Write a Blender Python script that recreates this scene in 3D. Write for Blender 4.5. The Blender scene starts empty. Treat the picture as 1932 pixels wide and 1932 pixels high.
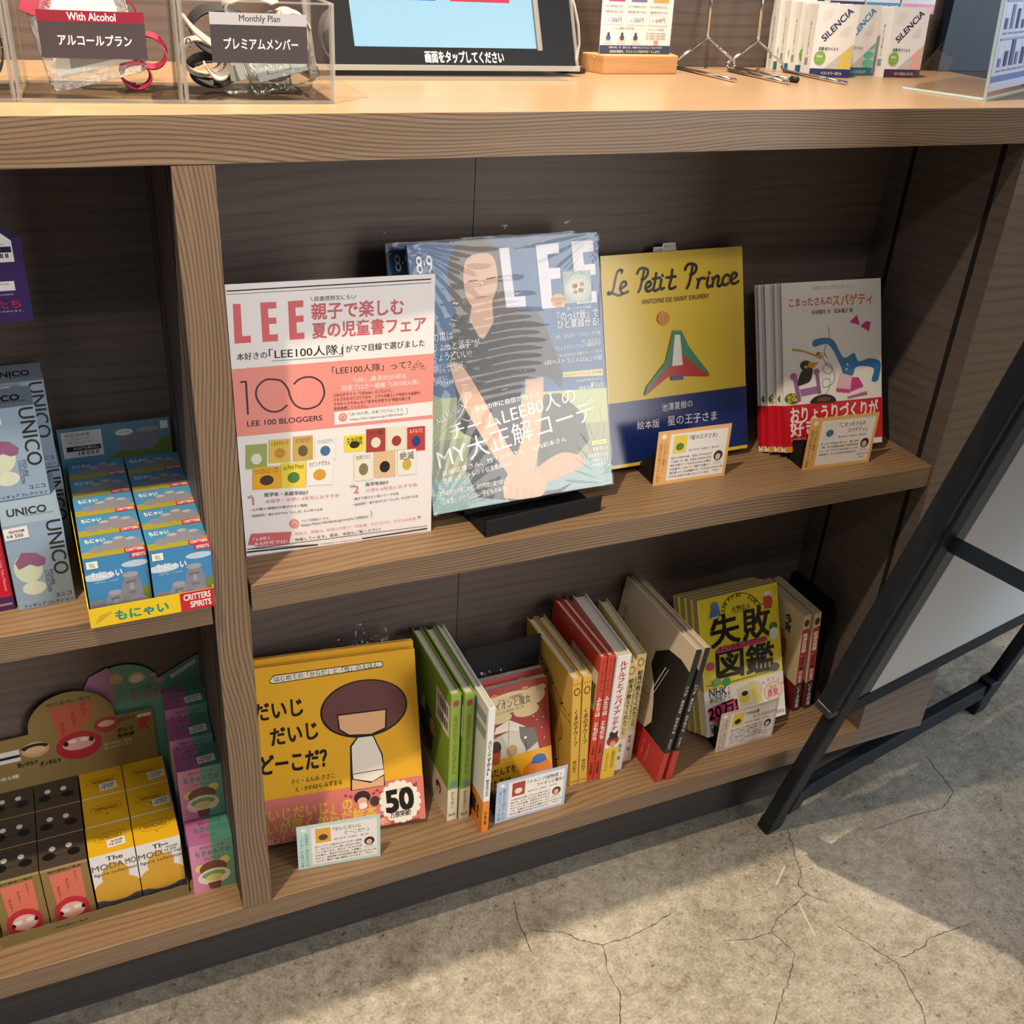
import bpy, math, random
from mathutils import Vector, Matrix
random.seed(7)
SC = bpy.context.scene
COL = SC.collection
R = math.radians

# ============================================================ camera
cam = bpy.data.cameras.new('camera')
cam.sensor_width = 36.0
cam.lens = 36.0 * 1976.67 / 1932.0
cam.clip_start = 0.02
camo = bpy.data.objects.new('camera', cam)
COL.objects.link(camo)
camo.location = (-0.1455, -0.9162, 1.2331)
camo.rotation_euler = (1.0553, -0.0592, -0.4143)
SC.camera = camo

# ============================================================ world, lights, exposure
world = bpy.data.worlds.new('world')
SC.world = world
world.use_nodes = True
bgn = world.node_tree.nodes['Background']
bgn.inputs[0].default_value = (0.80, 0.86, 1.0, 1)
bgn.inputs[1].default_value = 0.075

def spot(name, loc, aim, power, col, size_deg, rad, blend=0.5):
    l = bpy.data.lights.new(name, 'SPOT')
    l.energy = power; l.color = col; l.spot_size = R(size_deg); l.spot_blend = blend; l.shadow_soft_size = rad
    o = bpy.data.objects.new(name, l); COL.objects.link(o); o.location = loc
    o.rotation_euler = (Vector(aim) - Vector(loc)).to_track_quat('-Z', 'Y').to_euler()
    return o

def area(name, loc, aim, power, col, sx, sy):
    l = bpy.data.lights.new(name, 'AREA')
    l.shape = 'RECTANGLE'; l.size = sx; l.size_y = sy; l.energy = power; l.color = col
    o = bpy.data.objects.new(name, l); COL.objects.link(o); o.location = loc
    o.rotation_euler = (Vector(aim) - Vector(loc)).to_track_quat('-Z', 'Y').to_euler()
    return o

# two warm ceiling spots: one in front and to the left, one above the worktop
spot('ceiling_spot_front', (-0.42, -0.40, 2.2), (-0.16, 0.05, 0.3), 108, (1.0, 0.81, 0.58), 96, 0.022, 0.9)
spot('ceiling_spot_counter', (0.40, 0.09, 2.7), (-0.02, -0.28, 0.4), 265, (1.0, 0.82, 0.58), 92, 0.016, 0.9)
# daylight from the shop windows to the right and in front
area('window_daylight_side', (3.6, -1.2, 1.5), (0.9, 0.0, 0.5), 62, (0.70, 0.84, 1.0), 2.4, 2.2)
area('window_daylight_front', (2.35, -3.1, 1.45), (0.5, 0.1, 0.7), 80, (1.0, 0.96, 0.92), 1.35, 2.4)
# added strip lights behind the camera, for fill and streaks on the magazine film
for lx in (-1.1, 0.2, 1.5): area('added_strip_fill', (lx, -1.9, 2.75), (lx * 0.7, -0.6, 0.6), 6, (1.0, 0.93, 0.84), 1.1, 0.07)

SC.view_settings.view_transform = 'Standard'
SC.view_settings.look = 'None'
SC.view_settings.exposure = 0.12
SC.view_settings.gamma = 1.0
SC.view_settings.use_curve_mapping = False

# ============================================================ sizes (metres)
ZT, ZB = 1.0813, 1.0417          # worktop top and underside
M1, M2 = 0.6195, 0.5880          # middle shelf, right bay
L1, L2 = 0.6135, 0.5838          # middle shelf, left bay
B1, B2 = 0.1535, 0.1214          # bottom board
XP = 0.9258                      # inner face of the right side panel
YB = 0.2120                      # inner face of the back panel

# ============================================================ materials
def lin(h):
    r = []
    for i in (0, 2, 4):
        c = int(h[i:i + 2], 16) / 255.0
        r.append(c / 12.92 if c <= 0.04045 else ((c + 0.055) / 1.055) ** 2.4)
    return (r[0], r[1], r[2], 1.0)

MATS = {}
def pm(h, rough=0.42, metal=0.0, spec=0.5, key=None):
    k = ('p', h.upper(), rough, metal, spec)
    if k not in MATS:
        m = bpy.data.materials.new('print_' + h.lower()); m.use_nodes = True
        b = m.node_tree.nodes['Principled BSDF']
        b.inputs['Base Color'].default_value = lin(h); b.inputs['Roughness'].default_value = rough
        b.inputs['Metallic'].default_value = metal; b.inputs['Specular IOR Level'].default_value = spec
        MATS[k] = m
    return MATS[k]

def newmat(name):
    m = bpy.data.materials.new(name); m.use_nodes = True
    nt = m.node_tree
    return m, nt, nt.nodes['Principled BSDF']

def nd(nt, t, **kw):
    n = nt.nodes.new(t)
    for k, v in kw.items(): setattr(n, k, v)
    return n

def mth(nt, op, a, b=None):
    n = nd(nt, 'ShaderNodeMath', operation=op)
    for i, v in enumerate((a, b)):
        if v is None: continue
        if isinstance(v, (int, float)): n.inputs[i].default_value = v
        else: nt.links.new(v, n.inputs[i])
    return n.outputs[0]

def ramp(nt, fac, stops):
    r = nd(nt, 'ShaderNodeValToRGB')
    e = r.color_ramp.elements
    while len(e) < len(stops): e.new(0.5)
    for el, (p, c) in zip(e, stops): el.position = p; el.color = c if len(c) == 4 else (*c, 1)
    nt.links.new(fac, r.inputs[0]); return r.outputs[0]

def wood(name, grain, across, light, dark, period, line=0.6, wob=0.010, rough=0.42, bump=0.15):
    """Straight-grained veneer; grain and across are the axes 0/1/2."""
    m, nt, b = newmat(name)
    g = nd(nt, 'ShaderNodeNewGeometry'); sx = nd(nt, 'ShaderNodeSeparateXYZ'); nt.links.new(g.outputs['Position'], sx.inputs[0])
    ax = sx.outputs
    def vec(kg, ka):
        c = nd(nt, 'ShaderNodeCombineXYZ')
        nt.links.new(mth(nt, 'MULTIPLY', ax[grain], kg), c.inputs[0]); nt.links.new(mth(nt, 'MULTIPLY', ax[across], ka), c.inputs[1])
        o = 3 - grain - across; nt.links.new(mth(nt, 'MULTIPLY', ax[o], ka), c.inputs[2]); return c.outputs[0]
    def noise(v, s, det=2.0):
        n = nd(nt, 'ShaderNodeTexNoise'); nt.links.new(v, n.inputs['Vector']); n.inputs['Scale'].default_value = s; n.inputs['Detail'].default_value = det
        return n.outputs[0]
    f1 = noise(vec(6.0, 420.0), 1.0, 3.0)
    f2 = noise(vec(1.2, 40.0), 1.0, 2.0)
    amp = noise(vec(2.0, 22.0), 1.0, 1.0)
    w = noise(vec(1.0, 3.0), 2.6, 1.0)
    pos = mth(nt, 'ADD', ax[across], mth(nt, 'MULTIPLY', mth(nt, 'SUBTRACT', w, 0.5), wob * 6))
    ph = mth(nt, 'MULTIPLY', pos, 2 * math.pi / period)
    s = mth(nt, 'SINE', ph)
    s = mth(nt, 'POWER', mth(nt, 'ADD', mth(nt, 'MULTIPLY', s, 0.5), 0.5), 3.2)
    v = mth(nt, 'ADD', mth(nt, 'MULTIPLY', mth(nt, 'MULTIPLY', s, mth(nt, 'ADD', mth(nt, 'MULTIPLY', amp, 0.6), mth(nt, 'MULTIPLY', f1, 0.8))), line), mth(nt, 'ADD', mth(nt, 'MULTIPLY', f1, 0.55), mth(nt, 'MULTIPLY', f2, 0.35)))
    c = ramp(nt, v, [(0.22, light), (0.9, dark)])
    nt.links.new(c, b.inputs['Base Color']); b.inputs['Roughness'].default_value = rough; b.inputs['Specular IOR Level'].default_value = 0.35
    bp = nd(nt, 'ShaderNodeBump'); bp.inputs['Strength'].default_value = bump; bp.inputs['Distance'].default_value = 0.0006
    nt.links.new(mth(nt, 'SUBTRACT', 1.0, v), bp.inputs['Height']); nt.links.new(bp.outputs[0], b.inputs['Normal'])
    return m

WL, WD = (0.285, 0.190, 0.122), (0.118, 0.074, 0.046)
W_EDGE = wood('wood_edge_grain', 0, 2, WL, WD, 0.0034, 0.75)
W_TOP = wood('wood_top_grain', 0, 1, (0.38, 0.25, 0.15), (0.27, 0.17, 0.098), 0.011, 0.25, rough=0.30, bump=0.03)
W_SHELF = wood('wood_shelf_grain', 0, 1, (0.36, 0.23, 0.125), (0.175, 0.104, 0.054), 0.008, 0.4, bump=0.06)
W_UP = wood('wood_upright_grain', 2, 0, WL, WD, 0.0036, 0.7)
W_BACK = wood('wood_back_grain', 0, 2, (0.165, 0.126, 0.112), (0.080, 0.061, 0.054), 0.016, 0.25, rough=0.5, bump=0.05)
W_SIDE = wood('wood_side_grain', 1, 2, (0.145, 0.116, 0.106), (0.074, 0.060, 0.055), 0.016, 0.25, rough=0.5, bump=0.05)
W_PANEL = wood('wood_panel_grain', 0, 2, (0.20, 0.162, 0.138), (0.105, 0.083, 0.070), 0.016, 0.3, rough=0.5, bump=0.05)
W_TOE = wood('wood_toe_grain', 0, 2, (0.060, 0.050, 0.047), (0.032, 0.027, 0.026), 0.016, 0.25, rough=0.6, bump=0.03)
W_BLOCK = wood('beech_block', 0, 2, (0.66, 0.36, 0.15), (0.47, 0.235, 0.085), 0.012, 0.3, wob=0.004, bump=0.02)

def concrete():
    m, nt, b = newmat('concrete')
    g = nd(nt, 'ShaderNodeNewGeometry')
    def noise(s, det=6.0, rough=0.6):
        n = nd(nt, 'ShaderNodeTexNoise'); nt.links.new(g.outputs['Position'], n.inputs['Vector'])
        n.inputs['Scale'].default_value = s; n.inputs['Detail'].default_value = det; n.inputs['Roughness'].default_value = rough; return n.outputs[0]
    big = noise(3.2, 4.0); mid = noise(52.0, 8.0, 0.8); fine = noise(240.0, 4.0, 0.75); pit = noise(85.0, 3.0, 0.5); blot = noise(9.0, 6.0, 0.8)
    v = mth(nt, 'ADD', mth(nt, 'ADD', mth(nt, 'MULTIPLY', big, 0.22), mth(nt, 'MULTIPLY', mid, 0.42)), mth(nt, 'MULTIPLY', fine, 0.36))
    c = ramp(nt, v, [(0.38, (0.09, 0.076, 0.057)), (0.46, (0.222, 0.197, 0.158)), (0.54, (0.33, 0.302, 0.252)), (0.63, (0.45, 0.42, 0.362))])
    pits = ramp(nt, pit, [(0.66, (1, 1, 1)), (0.72, (0.42, 0.39, 0.35))])
    stains = ramp(nt, blot, [(0.50, (1, 1, 1)), (0.70, (0.66, 0.62, 0.56))])
    mx = nd(nt, 'ShaderNodeMix', data_type='RGBA', blend_type='MULTIPLY'); mx.inputs[0].default_value = 1.0
    nt.links.new(c, mx.inputs[6]); nt.links.new(pits, mx.inputs[7])
    mx2 = nd(nt, 'ShaderNodeMix', data_type='RGBA', blend_type='MULTIPLY'); mx2.inputs[0].default_value = 1.0
    nt.links.new(mx.outputs[2], mx2.inputs[6]); nt.links.new(stains, mx2.inputs[7])
    nt.links.new(mx2.outputs[2], b.inputs['Base Color'])
    b.inputs['Roughness'].default_value = 0.55; b.inputs['Specular IOR Level'].default_value = 0.3
    bp = nd(nt, 'ShaderNodeBump'); bp.inputs['Strength'].default_value = 0.25; bp.inputs['Distance'].default_value = 0.001
    nt.links.new(v, bp.inputs['Height']); nt.links.new(bp.outputs[0], b.inputs['Normal'])
    return m
CONC = concrete()

def clear(name, tint, rough, lo, hi, bump=None, bs=0.5):
    """Thin clear sheet: see-through, with a sheen that grows at grazing angles."""
    m, nt, b = newmat(name); nt.nodes.remove(b)
    out = [n for n in nt.nodes if n.type == 'OUTPUT_MATERIAL'][0]
    tr = nd(nt, 'ShaderNodeBsdfTransparent'); tr.inputs[0].default_value = (*tint, 1)
    gl = nd(nt, 'ShaderNodeBsdfGlossy'); gl.inputs['Roughness'].default_value = rough
    lw = nd(nt, 'ShaderNodeLayerWeight'); lw.inputs[0].default_value = 0.35
    f = mth(nt, 'ADD', lo, mth(nt, 'MULTIPLY', mth(nt, 'POWER', lw.outputs['Facing'], 2.0), hi))
    mx = nd(nt, 'ShaderNodeMixShader'); nt.links.new(f, mx.inputs[0]); nt.links.new(tr.outputs[0], mx.inputs[1]); nt.links.new(gl.outputs[0], mx.inputs[2])
    nt.links.new(mx.outputs[0], out.inputs[0])
    if bump:
        tc = nd(nt, 'ShaderNodeTexCoord'); n = nd(nt, 'ShaderNodeTexNoise'); nt.links.new(tc.outputs['Object'], n.inputs['Vector'])
        n.inputs['Scale'].default_value = bump; n.inputs['Detail'].default_value = 3; bp = nd(nt, 'ShaderNodeBump'); bp.inputs['Strength'].default_value = bs; bp.inputs['Distance'].default_value = 0.002
        nt.links.new(n.outputs[0], bp.inputs['Height']); nt.links.new(bp.outputs[0], gl.inputs['Normal'])
    return m
ACRYL = clear('clear_acrylic', (0.995, 0.996, 0.995), 0.02, 0.022, 0.40)
def edge(name, tint, col, fac):
    m, nt, b = newmat(name); out = [n for n in nt.nodes if n.type == 'OUTPUT_MATERIAL'][0]
    b.inputs['Base Color'].default_value = (*col, 1); b.inputs['Roughness'].default_value = 0.15; b.inputs['Subsurface Weight'].default_value = 0.0
    tr = nd(nt, 'ShaderNodeBsdfTransparent'); tr.inputs[0].default_value = (*tint, 1)
    tl = nd(nt, 'ShaderNodeBsdfTranslucent'); tl.inputs[0].default_value = (*col, 1)
    m1 = nd(nt, 'ShaderNodeMixShader'); m1.inputs[0].default_value = 0.5; nt.links.new(b.outputs[0], m1.inputs[1]); nt.links.new(tl.outputs[0], m1.inputs[2])
    mx = nd(nt, 'ShaderNodeMixShader'); mx.inputs[0].default_value = fac; nt.links.new(tr.outputs[0], mx.inputs[1]); nt.links.new(m1.outputs[0], mx.inputs[2])
    nt.links.new(mx.outputs[0], out.inputs[0]); return m
ACRED = edge('acrylic_edge', (0.97, 0.97, 0.96), (0.86, 0.84, 0.80), 0.30)
ACBLUE = edge('acrylic_edge_blue', (0.95, 0.98, 0.99), (0.72, 0.90, 0.96), 0.55)
FILM = clear('shrink_film', (0.997, 0.997, 0.997), 0.045, 0.024, 0.20, bump=40, bs=0.12)
VINYL = clear('soft_vinyl', (0.90, 0.91, 0.91), 0.16, 0.13, 0.5, bump=160)

def mix2(name, c1, c2, scale, rough, stretch=(1, 1, 1), bump=0.0, spec=0.3):
    m, nt, b = newmat(name)
    tc = nd(nt, 'ShaderNodeTexCoord'); mp = nd(nt, 'ShaderNodeMapping'); mp.inputs['Scale'].default_value = stretch
    nt.links.new(tc.outputs['Object'], mp.inputs[0]); n = nd(nt, 'ShaderNodeTexNoise'); nt.links.new(mp.outputs[0], n.inputs['Vector'])
    n.inputs['Scale'].default_value = scale; n.inputs['Detail'].default_value = 4
    nt.links.new(ramp(nt, n.outputs[0], [(0.35, c1), (0.65, c2)]), b.inputs['Base Color']); b.inputs['Roughness'].default_value = rough; b.inputs['Specular IOR Level'].default_value = spec
    if bump:
        bp = nd(nt, 'ShaderNodeBump'); bp.inputs['Strength'].default_value = bump; bp.inputs['Distance'].default_value = 0.001
        nt.links.new(n.outputs[0], bp.inputs['Height']); nt.links.new(bp.outputs[0], b.inputs['Normal'])
    return m
PAGES = mix2('page_edges', (0.58, 0.54, 0.47), (0.80, 0.76, 0.69), 900, 0.8, (1, 1, 0.02))
PAGESG = mix2('page_edges_grey', (0.40, 0.37, 0.32), (0.55, 0.51, 0.45), 900, 0.8, (1, 1, 0.02))
BLACKM = mix2('black_coated_metal', (0.008, 0.008, 0.010), (0.013, 0.013, 0.016), 300, 0.5, spec=0.2)
FRAMEM = mix2('dark_painted_aluminium', (0.006, 0.009, 0.014), (0.012, 0.016, 0.022), 40, 0.45, (1, 1, 0.1), spec=0.25)
CHROME = pm('D8D8DC', 0.12, 1.0)
REVEAL = pm('5A5F62', 0.5)
SEAM = pm('07070A', 0.8)

# ============================================================ mesh helpers
GLY = {}
def glyphs(t):
    """Outline of a string at em size 1 as a flat filled mesh."""
    if t not in GLY:
        c = bpy.data.curves.new('glyphs', 'FONT'); c.body = t; c.size = 1.0; c.resolution_u = 3
        o = bpy.data.objects.new('glyphs', c); COL.objects.link(o)
        dg = bpy.context.evaluated_depsgraph_get(); e = o.evaluated_get(dg); m = e.to_mesh()
        v = [(p.co.x, p.co.y) for p in m.vertices]; f = [tuple(p.vertices) for p in m.polygons]
        e.to_mesh_clear(); bpy.data.objects.remove(o); bpy.data.curves.remove(c)
        if not v: v = [(0, 0), (0.01, 0), (0, 0.01)]; f = []
        xs = [p[0] for p in v]; ys = [p[1] for p in v]
        GLY[t] = (v, f, min(xs), max(xs), min(ys), max(ys))
    return GLY[t]

def clip(poly, W, H):
    for ax, lo, sgn in ((0, 0.0, 1), (0, W, -1), (1, 0.0, 1), (1, H, -1)):
        out = []
        for i in range(len(poly)):
            a, b = poly[i - 1], poly[i]
            da, db = (a[ax] - lo) * sgn, (b[ax] - lo) * sgn
            if (da >= 0) != (db >= 0):
                t = da / (da - db); out.append((a[0] + (b[0] - a[0]) * t, a[1] + (b[1] - a[1]) * t))
            if db >= 0: out.append(b)
        poly = out
        if len(poly) < 3: return []
    return poly

def smooth(p, closed=False, n=5):
    """Catmull-Rom curve through the points."""
    m = len(p); out = []
    for i in range(m if closed else m - 1):
        a, b, c, d = (p[(i + k) % m] if closed else p[min(max(i + k, 0), m - 1)] for k in (-1, 0, 1, 2))
        for j in range(n):
            t = j / n
            out.append(tuple(0.5 * (2 * b[q] + (c[q] - a[q]) * t + (2 * a[q] - 5 * b[q] + 4 * c[q] - d[q]) * t * t + (3 * b[q] - a[q] - 3 * c[q] + d[q]) * t ** 3) for q in (0, 1)))
    if not closed: out.append(tuple(p[-1]))
    return out

def stroke(pts, w):
    """A polyline with width: quads, and round joints for the thicker ones."""
    out = []; jn = []; h = w / 2
    for a, b in zip(pts, pts[1:]):
        dx, dy = b[0] - a[0], b[1] - a[1]; l = math.hypot(dx, dy)
        if l < 1e-6: continue
        nx, ny = -dy / l * h, dx / l * h
        out.append([(a[0] + nx, a[1] + ny), (a[0] - nx, a[1] - ny), (b[0] - nx, b[1] - ny), (b[0] + nx, b[1] + ny)])
    if w > 0.8: jn = [[(p[0] + h * math.cos(k * math.pi / 4), p[1] + h * math.sin(k * math.pi / 4)) for k in range(8)] for p in pts]
    return out, jn

def cjk(t): return any(ord(c) > 0x2E80 for c in t)

class MB:
    def __init__(s): s.v = []; s.f = []; s.m = []; s.mats = []; s.sm = []
    def mi(s, m):
        if m not in s.mats: s.mats.append(m)
        return s.mats.index(m)
    def add(s, v, f, m, smooth=False):
        b = len(s.v); s.v += [tuple(p) for p in v]; i = s.mi(m)
        for q in f: s.f.append(tuple(b + k for k in q)); s.m.append(i); s.sm.append(smooth)
        return s
    def box(s, x0, y0, z0, x1, y1, z1, m):
        v = [(x0, y0, z0), (x1, y0, z0), (x1, y1, z0), (x0, y1, z0), (x0, y0, z1), (x1, y0, z1), (x1, y1, z1), (x0, y1, z1)]
        return s.add(v, [(3, 2, 1, 0), (4, 5, 6, 7), (0, 1, 5, 4), (1, 2, 6, 5), (2, 3, 7, 6), (3, 0, 4, 7)], m)
    def prism(s, pts, d, m):
        """A planar outline (3D points) pushed along the vector d."""
        n = len(pts); v = [tuple(p) for p in pts] + [(p[0] + d[0], p[1] + d[1], p[2] + d[2]) for p in pts]
        return s.add(v, [tuple(range(n))[::-1], tuple(range(n, 2 * n))] + [(i, (i + 1) % n, n + (i + 1) % n, n + i) for i in range(n)], m)
    def bar(s, a, b, w, h, m, side=None):
        """Rectangular bar from a to b; w along 'side', h across both."""
        a, b = Vector(a), Vector(b); d = (b - a).normalized(); sd = Vector(side) if side else d.orthogonal()
        sd = (sd - d * sd.dot(d)).normalized(); u = d.cross(sd)
        v = []
        for p in (a, b):
            for i, j in ((-1, -1), (1, -1), (1, 1), (-1, 1)): v.append(p + sd * (i * w / 2) + u * (j * h / 2))
        return s.add(v, [(3, 2, 1, 0), (4, 5, 6, 7), (0, 1, 5, 4), (1, 2, 6, 5), (2, 3, 7, 6), (3, 0, 4, 7)], m)
    def tube(s, pts, r, m, n=10):
        pts = [Vector(p) for p in pts]; rings = []
        up = None
        for i, p in enumerate(pts):
            d = (pts[min(i + 1, len(pts) - 1)] - pts[max(i - 1, 0)]).normalized()
            if up is None: up = d.orthogonal().normalized()
            up = (up - d * up.dot(d)).normalized(); w = d.cross(up)
            rings.append([p + (up * math.cos(2 * math.pi * k / n) + w * math.sin(2 * math.pi * k / n)) * r for k in range(n)])
        v = [q for g in rings for q in g]; f = []
        for i in range(len(pts) - 1):
            for k in range(n): f.append((i * n + k, i * n + (k + 1) % n, (i + 1) * n + (k + 1) % n, (i + 1) * n + k))
        f.append(tuple(range(n))[::-1]); f.append(tuple(range((len(pts) - 1) * n, len(pts) * n)))
        return s.add(v, f, m, True)
    def ribbon(s, pts, w, side, m, th=0.0012):
        """A flat strap through pts; w wide along 'side'."""
        pts = [Vector(p) for p in pts]; sd = Vector(side).normalized(); v = []; f = []
        for i, p in enumerate(pts):
            d = (pts[min(i + 1, len(pts) - 1)] - pts[max(i - 1, 0)]).normalized(); q = (sd - d * sd.dot(d)).normalized(); n = d.cross(q)
            for a, b in ((-1, -1), (1, -1), (1, 1), (-1, 1)): v.append(p + q * (a * w / 2) + n * (b * th / 2))
        for i in range(len(pts) - 1):
            for k in range(4): f.append((i * 4 + k, i * 4 + (k + 1) % 4, (i + 1) * 4 + (k + 1) % 4, (i + 1) * 4 + k))
        f += [(3, 2, 1, 0), tuple(len(pts) * 4 - 4 + k for k in range(4))]
        return s.add(v, f, m, False)
    def sheet(s, items, W, H, O, U, V, lift=0.00008, rough=0.42, sx=1.0, sy=1.0):
        """Printed matter: flat inked shapes laid in order on the face O + U x + V y (mm)."""
        O, U, V = Vector(O), Vector(U), Vector(V); N = U.cross(V)
        cnt = sum((2 if it[-1] < 0.025 else 4) if it[0] in 'TQVVR' and isinstance(it[-1], (int, float)) and it[-1] else 2 if it[0] == 'L' else 1 for it in items)
        st = [lift, min(0.00002, 0.0009 / max(cnt, 1))]
        def put(polys, col):
            pv = []; pf = []; h = st[0]; st[0] += st[1]
            for p in polys:
                if any(q[0] < 0 or q[1] < 0 or q[0] > W or q[1] > H for q in p): p = clip(p, W, H)
                if len(p) < 3: continue
                b = len(pv)
                for q in p: pv.append(O + U * (q[0] * sx / 1000) + V * (q[1] * sy / 1000) + N * h)
                ar = sum(p[i - 1][0] * p[i][1] - p[i][0] * p[i - 1][1] for i in range(len(p)))
                idx = tuple(range(b, b + len(p))); pf.append(idx if ar > 0 else idx[::-1])
            s.add(pv, pf, pm(col, rough))
        def text(t, fns, bold, col):
            offs = [(0, 0)] if not bold else ([(-bold / 2, 0), (bold / 2, 0)] if bold < 0.025 else [(-bold / 2, -bold / 2), (bold / 2, -bold / 2), (bold / 2, bold / 2), (-bold / 2, bold / 2)])
            for ox, oy in offs:
                polys = []
                for tt, fn in fns:
                    v, f = glyphs(tt)[:2]
                    q = [fn(x + ox, y + oy) for x, y in v]
                    polys += [[q[i] for i in g] for g in f]
                put(polys, col)
        for it in items:
            k = it[0]
            if k == 'U': continue
            elif k == 'R': put([[(it[1], it[2]), (it[3], it[2]), (it[3], it[4]), (it[1], it[4])]], it[5])
            elif k == 'P': put([it[1]], it[2])
            elif k == 'E':
                n = 40 if it[3] > 8 else 20
                put([[(it[1] + it[3] * math.cos(2 * math.pi * j / n), it[2] + it[4] * math.sin(2 * math.pi * j / n)) for j in range(n)]], it[5])
            elif k == 'S': put([smooth(it[1], True)], it[2])
            elif k == 'L':
                q, jn = stroke(smooth(it[1]) if len(it[1]) > 4 else it[1], it[2])
                put(q[0::2], it[3]); put(q[1::2], it[3])
                if jn: put(jn[0::2], it[3]); put(jn[1::2], it[3])
            elif k == 'T':
                t, x0, y0, x1, y1, c, bd = it[1:]
                g = glyphs(t); ax = (x1 - x0) / max(g[3] - g[2], .01); ay = (y1 - y0) / max(g[5] - g[4], .25)
                text(t, [(t, lambda x, y: (x0 + (x - g[2]) * ax, y0 + (y - g[4]) * ay))], bd, c)
            elif k == 'Q':
                t, x0, y0, x1, y1, h, c, bd = it[1:]
                g = glyphs(t); L = math.hypot(x1 - x0, y1 - y0); ux, uy = (x1 - x0) / L, (y1 - y0) / L
                ay = h / (0.86 if cjk(t) else 0.72); ax = L / max(g[3] - g[2], .01)
                if len(t) == 1 and not cjk(t): ax = ay
                text(t, [(t, lambda x, y: (x0 + (x - g[2]) * ax * ux - y * ay * uy, y0 + (x - g[2]) * ax * uy + y * ay * ux))], bd, c)
            elif k == 'VR':
                t, x0, yt, x1, yb, c, bd = it[1:]
                g = glyphs(t); a = (yt - yb) / (g[3] - g[2]); bq = (x1 - x0) / max(g[5] - g[4], .25)
                text(t, [(t, lambda x, y: (x0 + (y - g[4]) * bq, yt - (x - g[2]) * a))], bd, c)
            elif k == 'V':
                t, x0, y0, x1, y1, c, bd = it[1:]
                n = len(t); ch = (y1 - y0) / n; w = x1 - x0; fns = []
                for j, chh in enumerate(t):
                    if chh == ' ': continue
                    cy = y1 - (j + 0.5) * ch; cx = (x0 + x1) / 2
                    if chh in 'ー~()「」『』': fns.append((chh, lambda x, y, cx=cx, cy=cy: (cx + (y - 0.38) * w, cy - (x - 0.5) * ch)))
                    else: fns.append((chh, lambda x, y, cx=cx, cy=cy: (cx + (x - 0.5) * w * 1.02, cy + (y - 0.38) * ch * 1.02)))
                text(t, fns, bd, c)
        return s
    def build(s, name, parent=None, bevel=0.0, seg=2):
        me = bpy.data.meshes.new(name); me.from_pydata([tuple(p) for p in s.v], [], s.f); me.update()
        for m in s.mats: me.materials.append(m)
        me.polygons.foreach_set('material_index', s.m); me.polygons.foreach_set('use_smooth', s.sm)
        o = bpy.data.objects.new(name, me); COL.objects.link(o)
        if parent is not None: o.parent = parent
        if bevel:
            bv = o.modifiers.new('soft_edges', 'BEVEL'); bv.width = bevel; bv.segments = seg; bv.limit_method = 'ANGLE'; bv.angle_limit = R(40)
        return o

def tag(o, label=None, cat=None, group=None, kind=None):
    if label: o['label'] = label
    if cat: o['category'] = cat
    if group: o['group'] = group
    if kind: o['kind'] = kind
    return o

def thing(name, label, cat, group=None):
    o = bpy.data.objects.new(name, None); o.empty_display_size = 0.05; COL.objects.link(o)
    return tag(o, label, cat, group)

def place(o, loc, yaw=0.0, back=0.0, side=0.0):
    o.location = loc; o.rotation_euler = (R(-back), R(side), R(yaw)); return o

def dup(o, parent=None):
    c = o.copy(); COL.objects.link(c)
    if parent is not None: c.parent = parent
    for ch in list(o.children): dup(ch, c)
    return c

X, Y, Z = Vector((1, 0, 0)), Vector((0, 1, 0)), Vector((0, 0, 1))
def faces(W, D, H):
    return {'front': (Vector((0, 0, 0)), X, Z), 'left': (Vector((0, D, 0)), -Y, Z), 'top': (Vector((0, 0, H)), X, Y), 'right': (Vector((W, 0, 0)), Y, Z)}

def lay(mb, key, face, W, D, H, which='main', lift=0.00008, rough=0.42, size=None):
    w, h, it, bd = SHEETS[key]
    items = it if which == 'main' else bd[3]
    fw, fh = {'front': (W, H), 'left': (D, H), 'top': (W, D), 'right': (D, H)}[face]
    O, U, V = faces(W, D, H)[face]
    mb.sheet(items, w, h, O, U, V, lift=lift, rough=rough, sx=fw * 1000 / w, sy=fh * 1000 / h)

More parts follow.
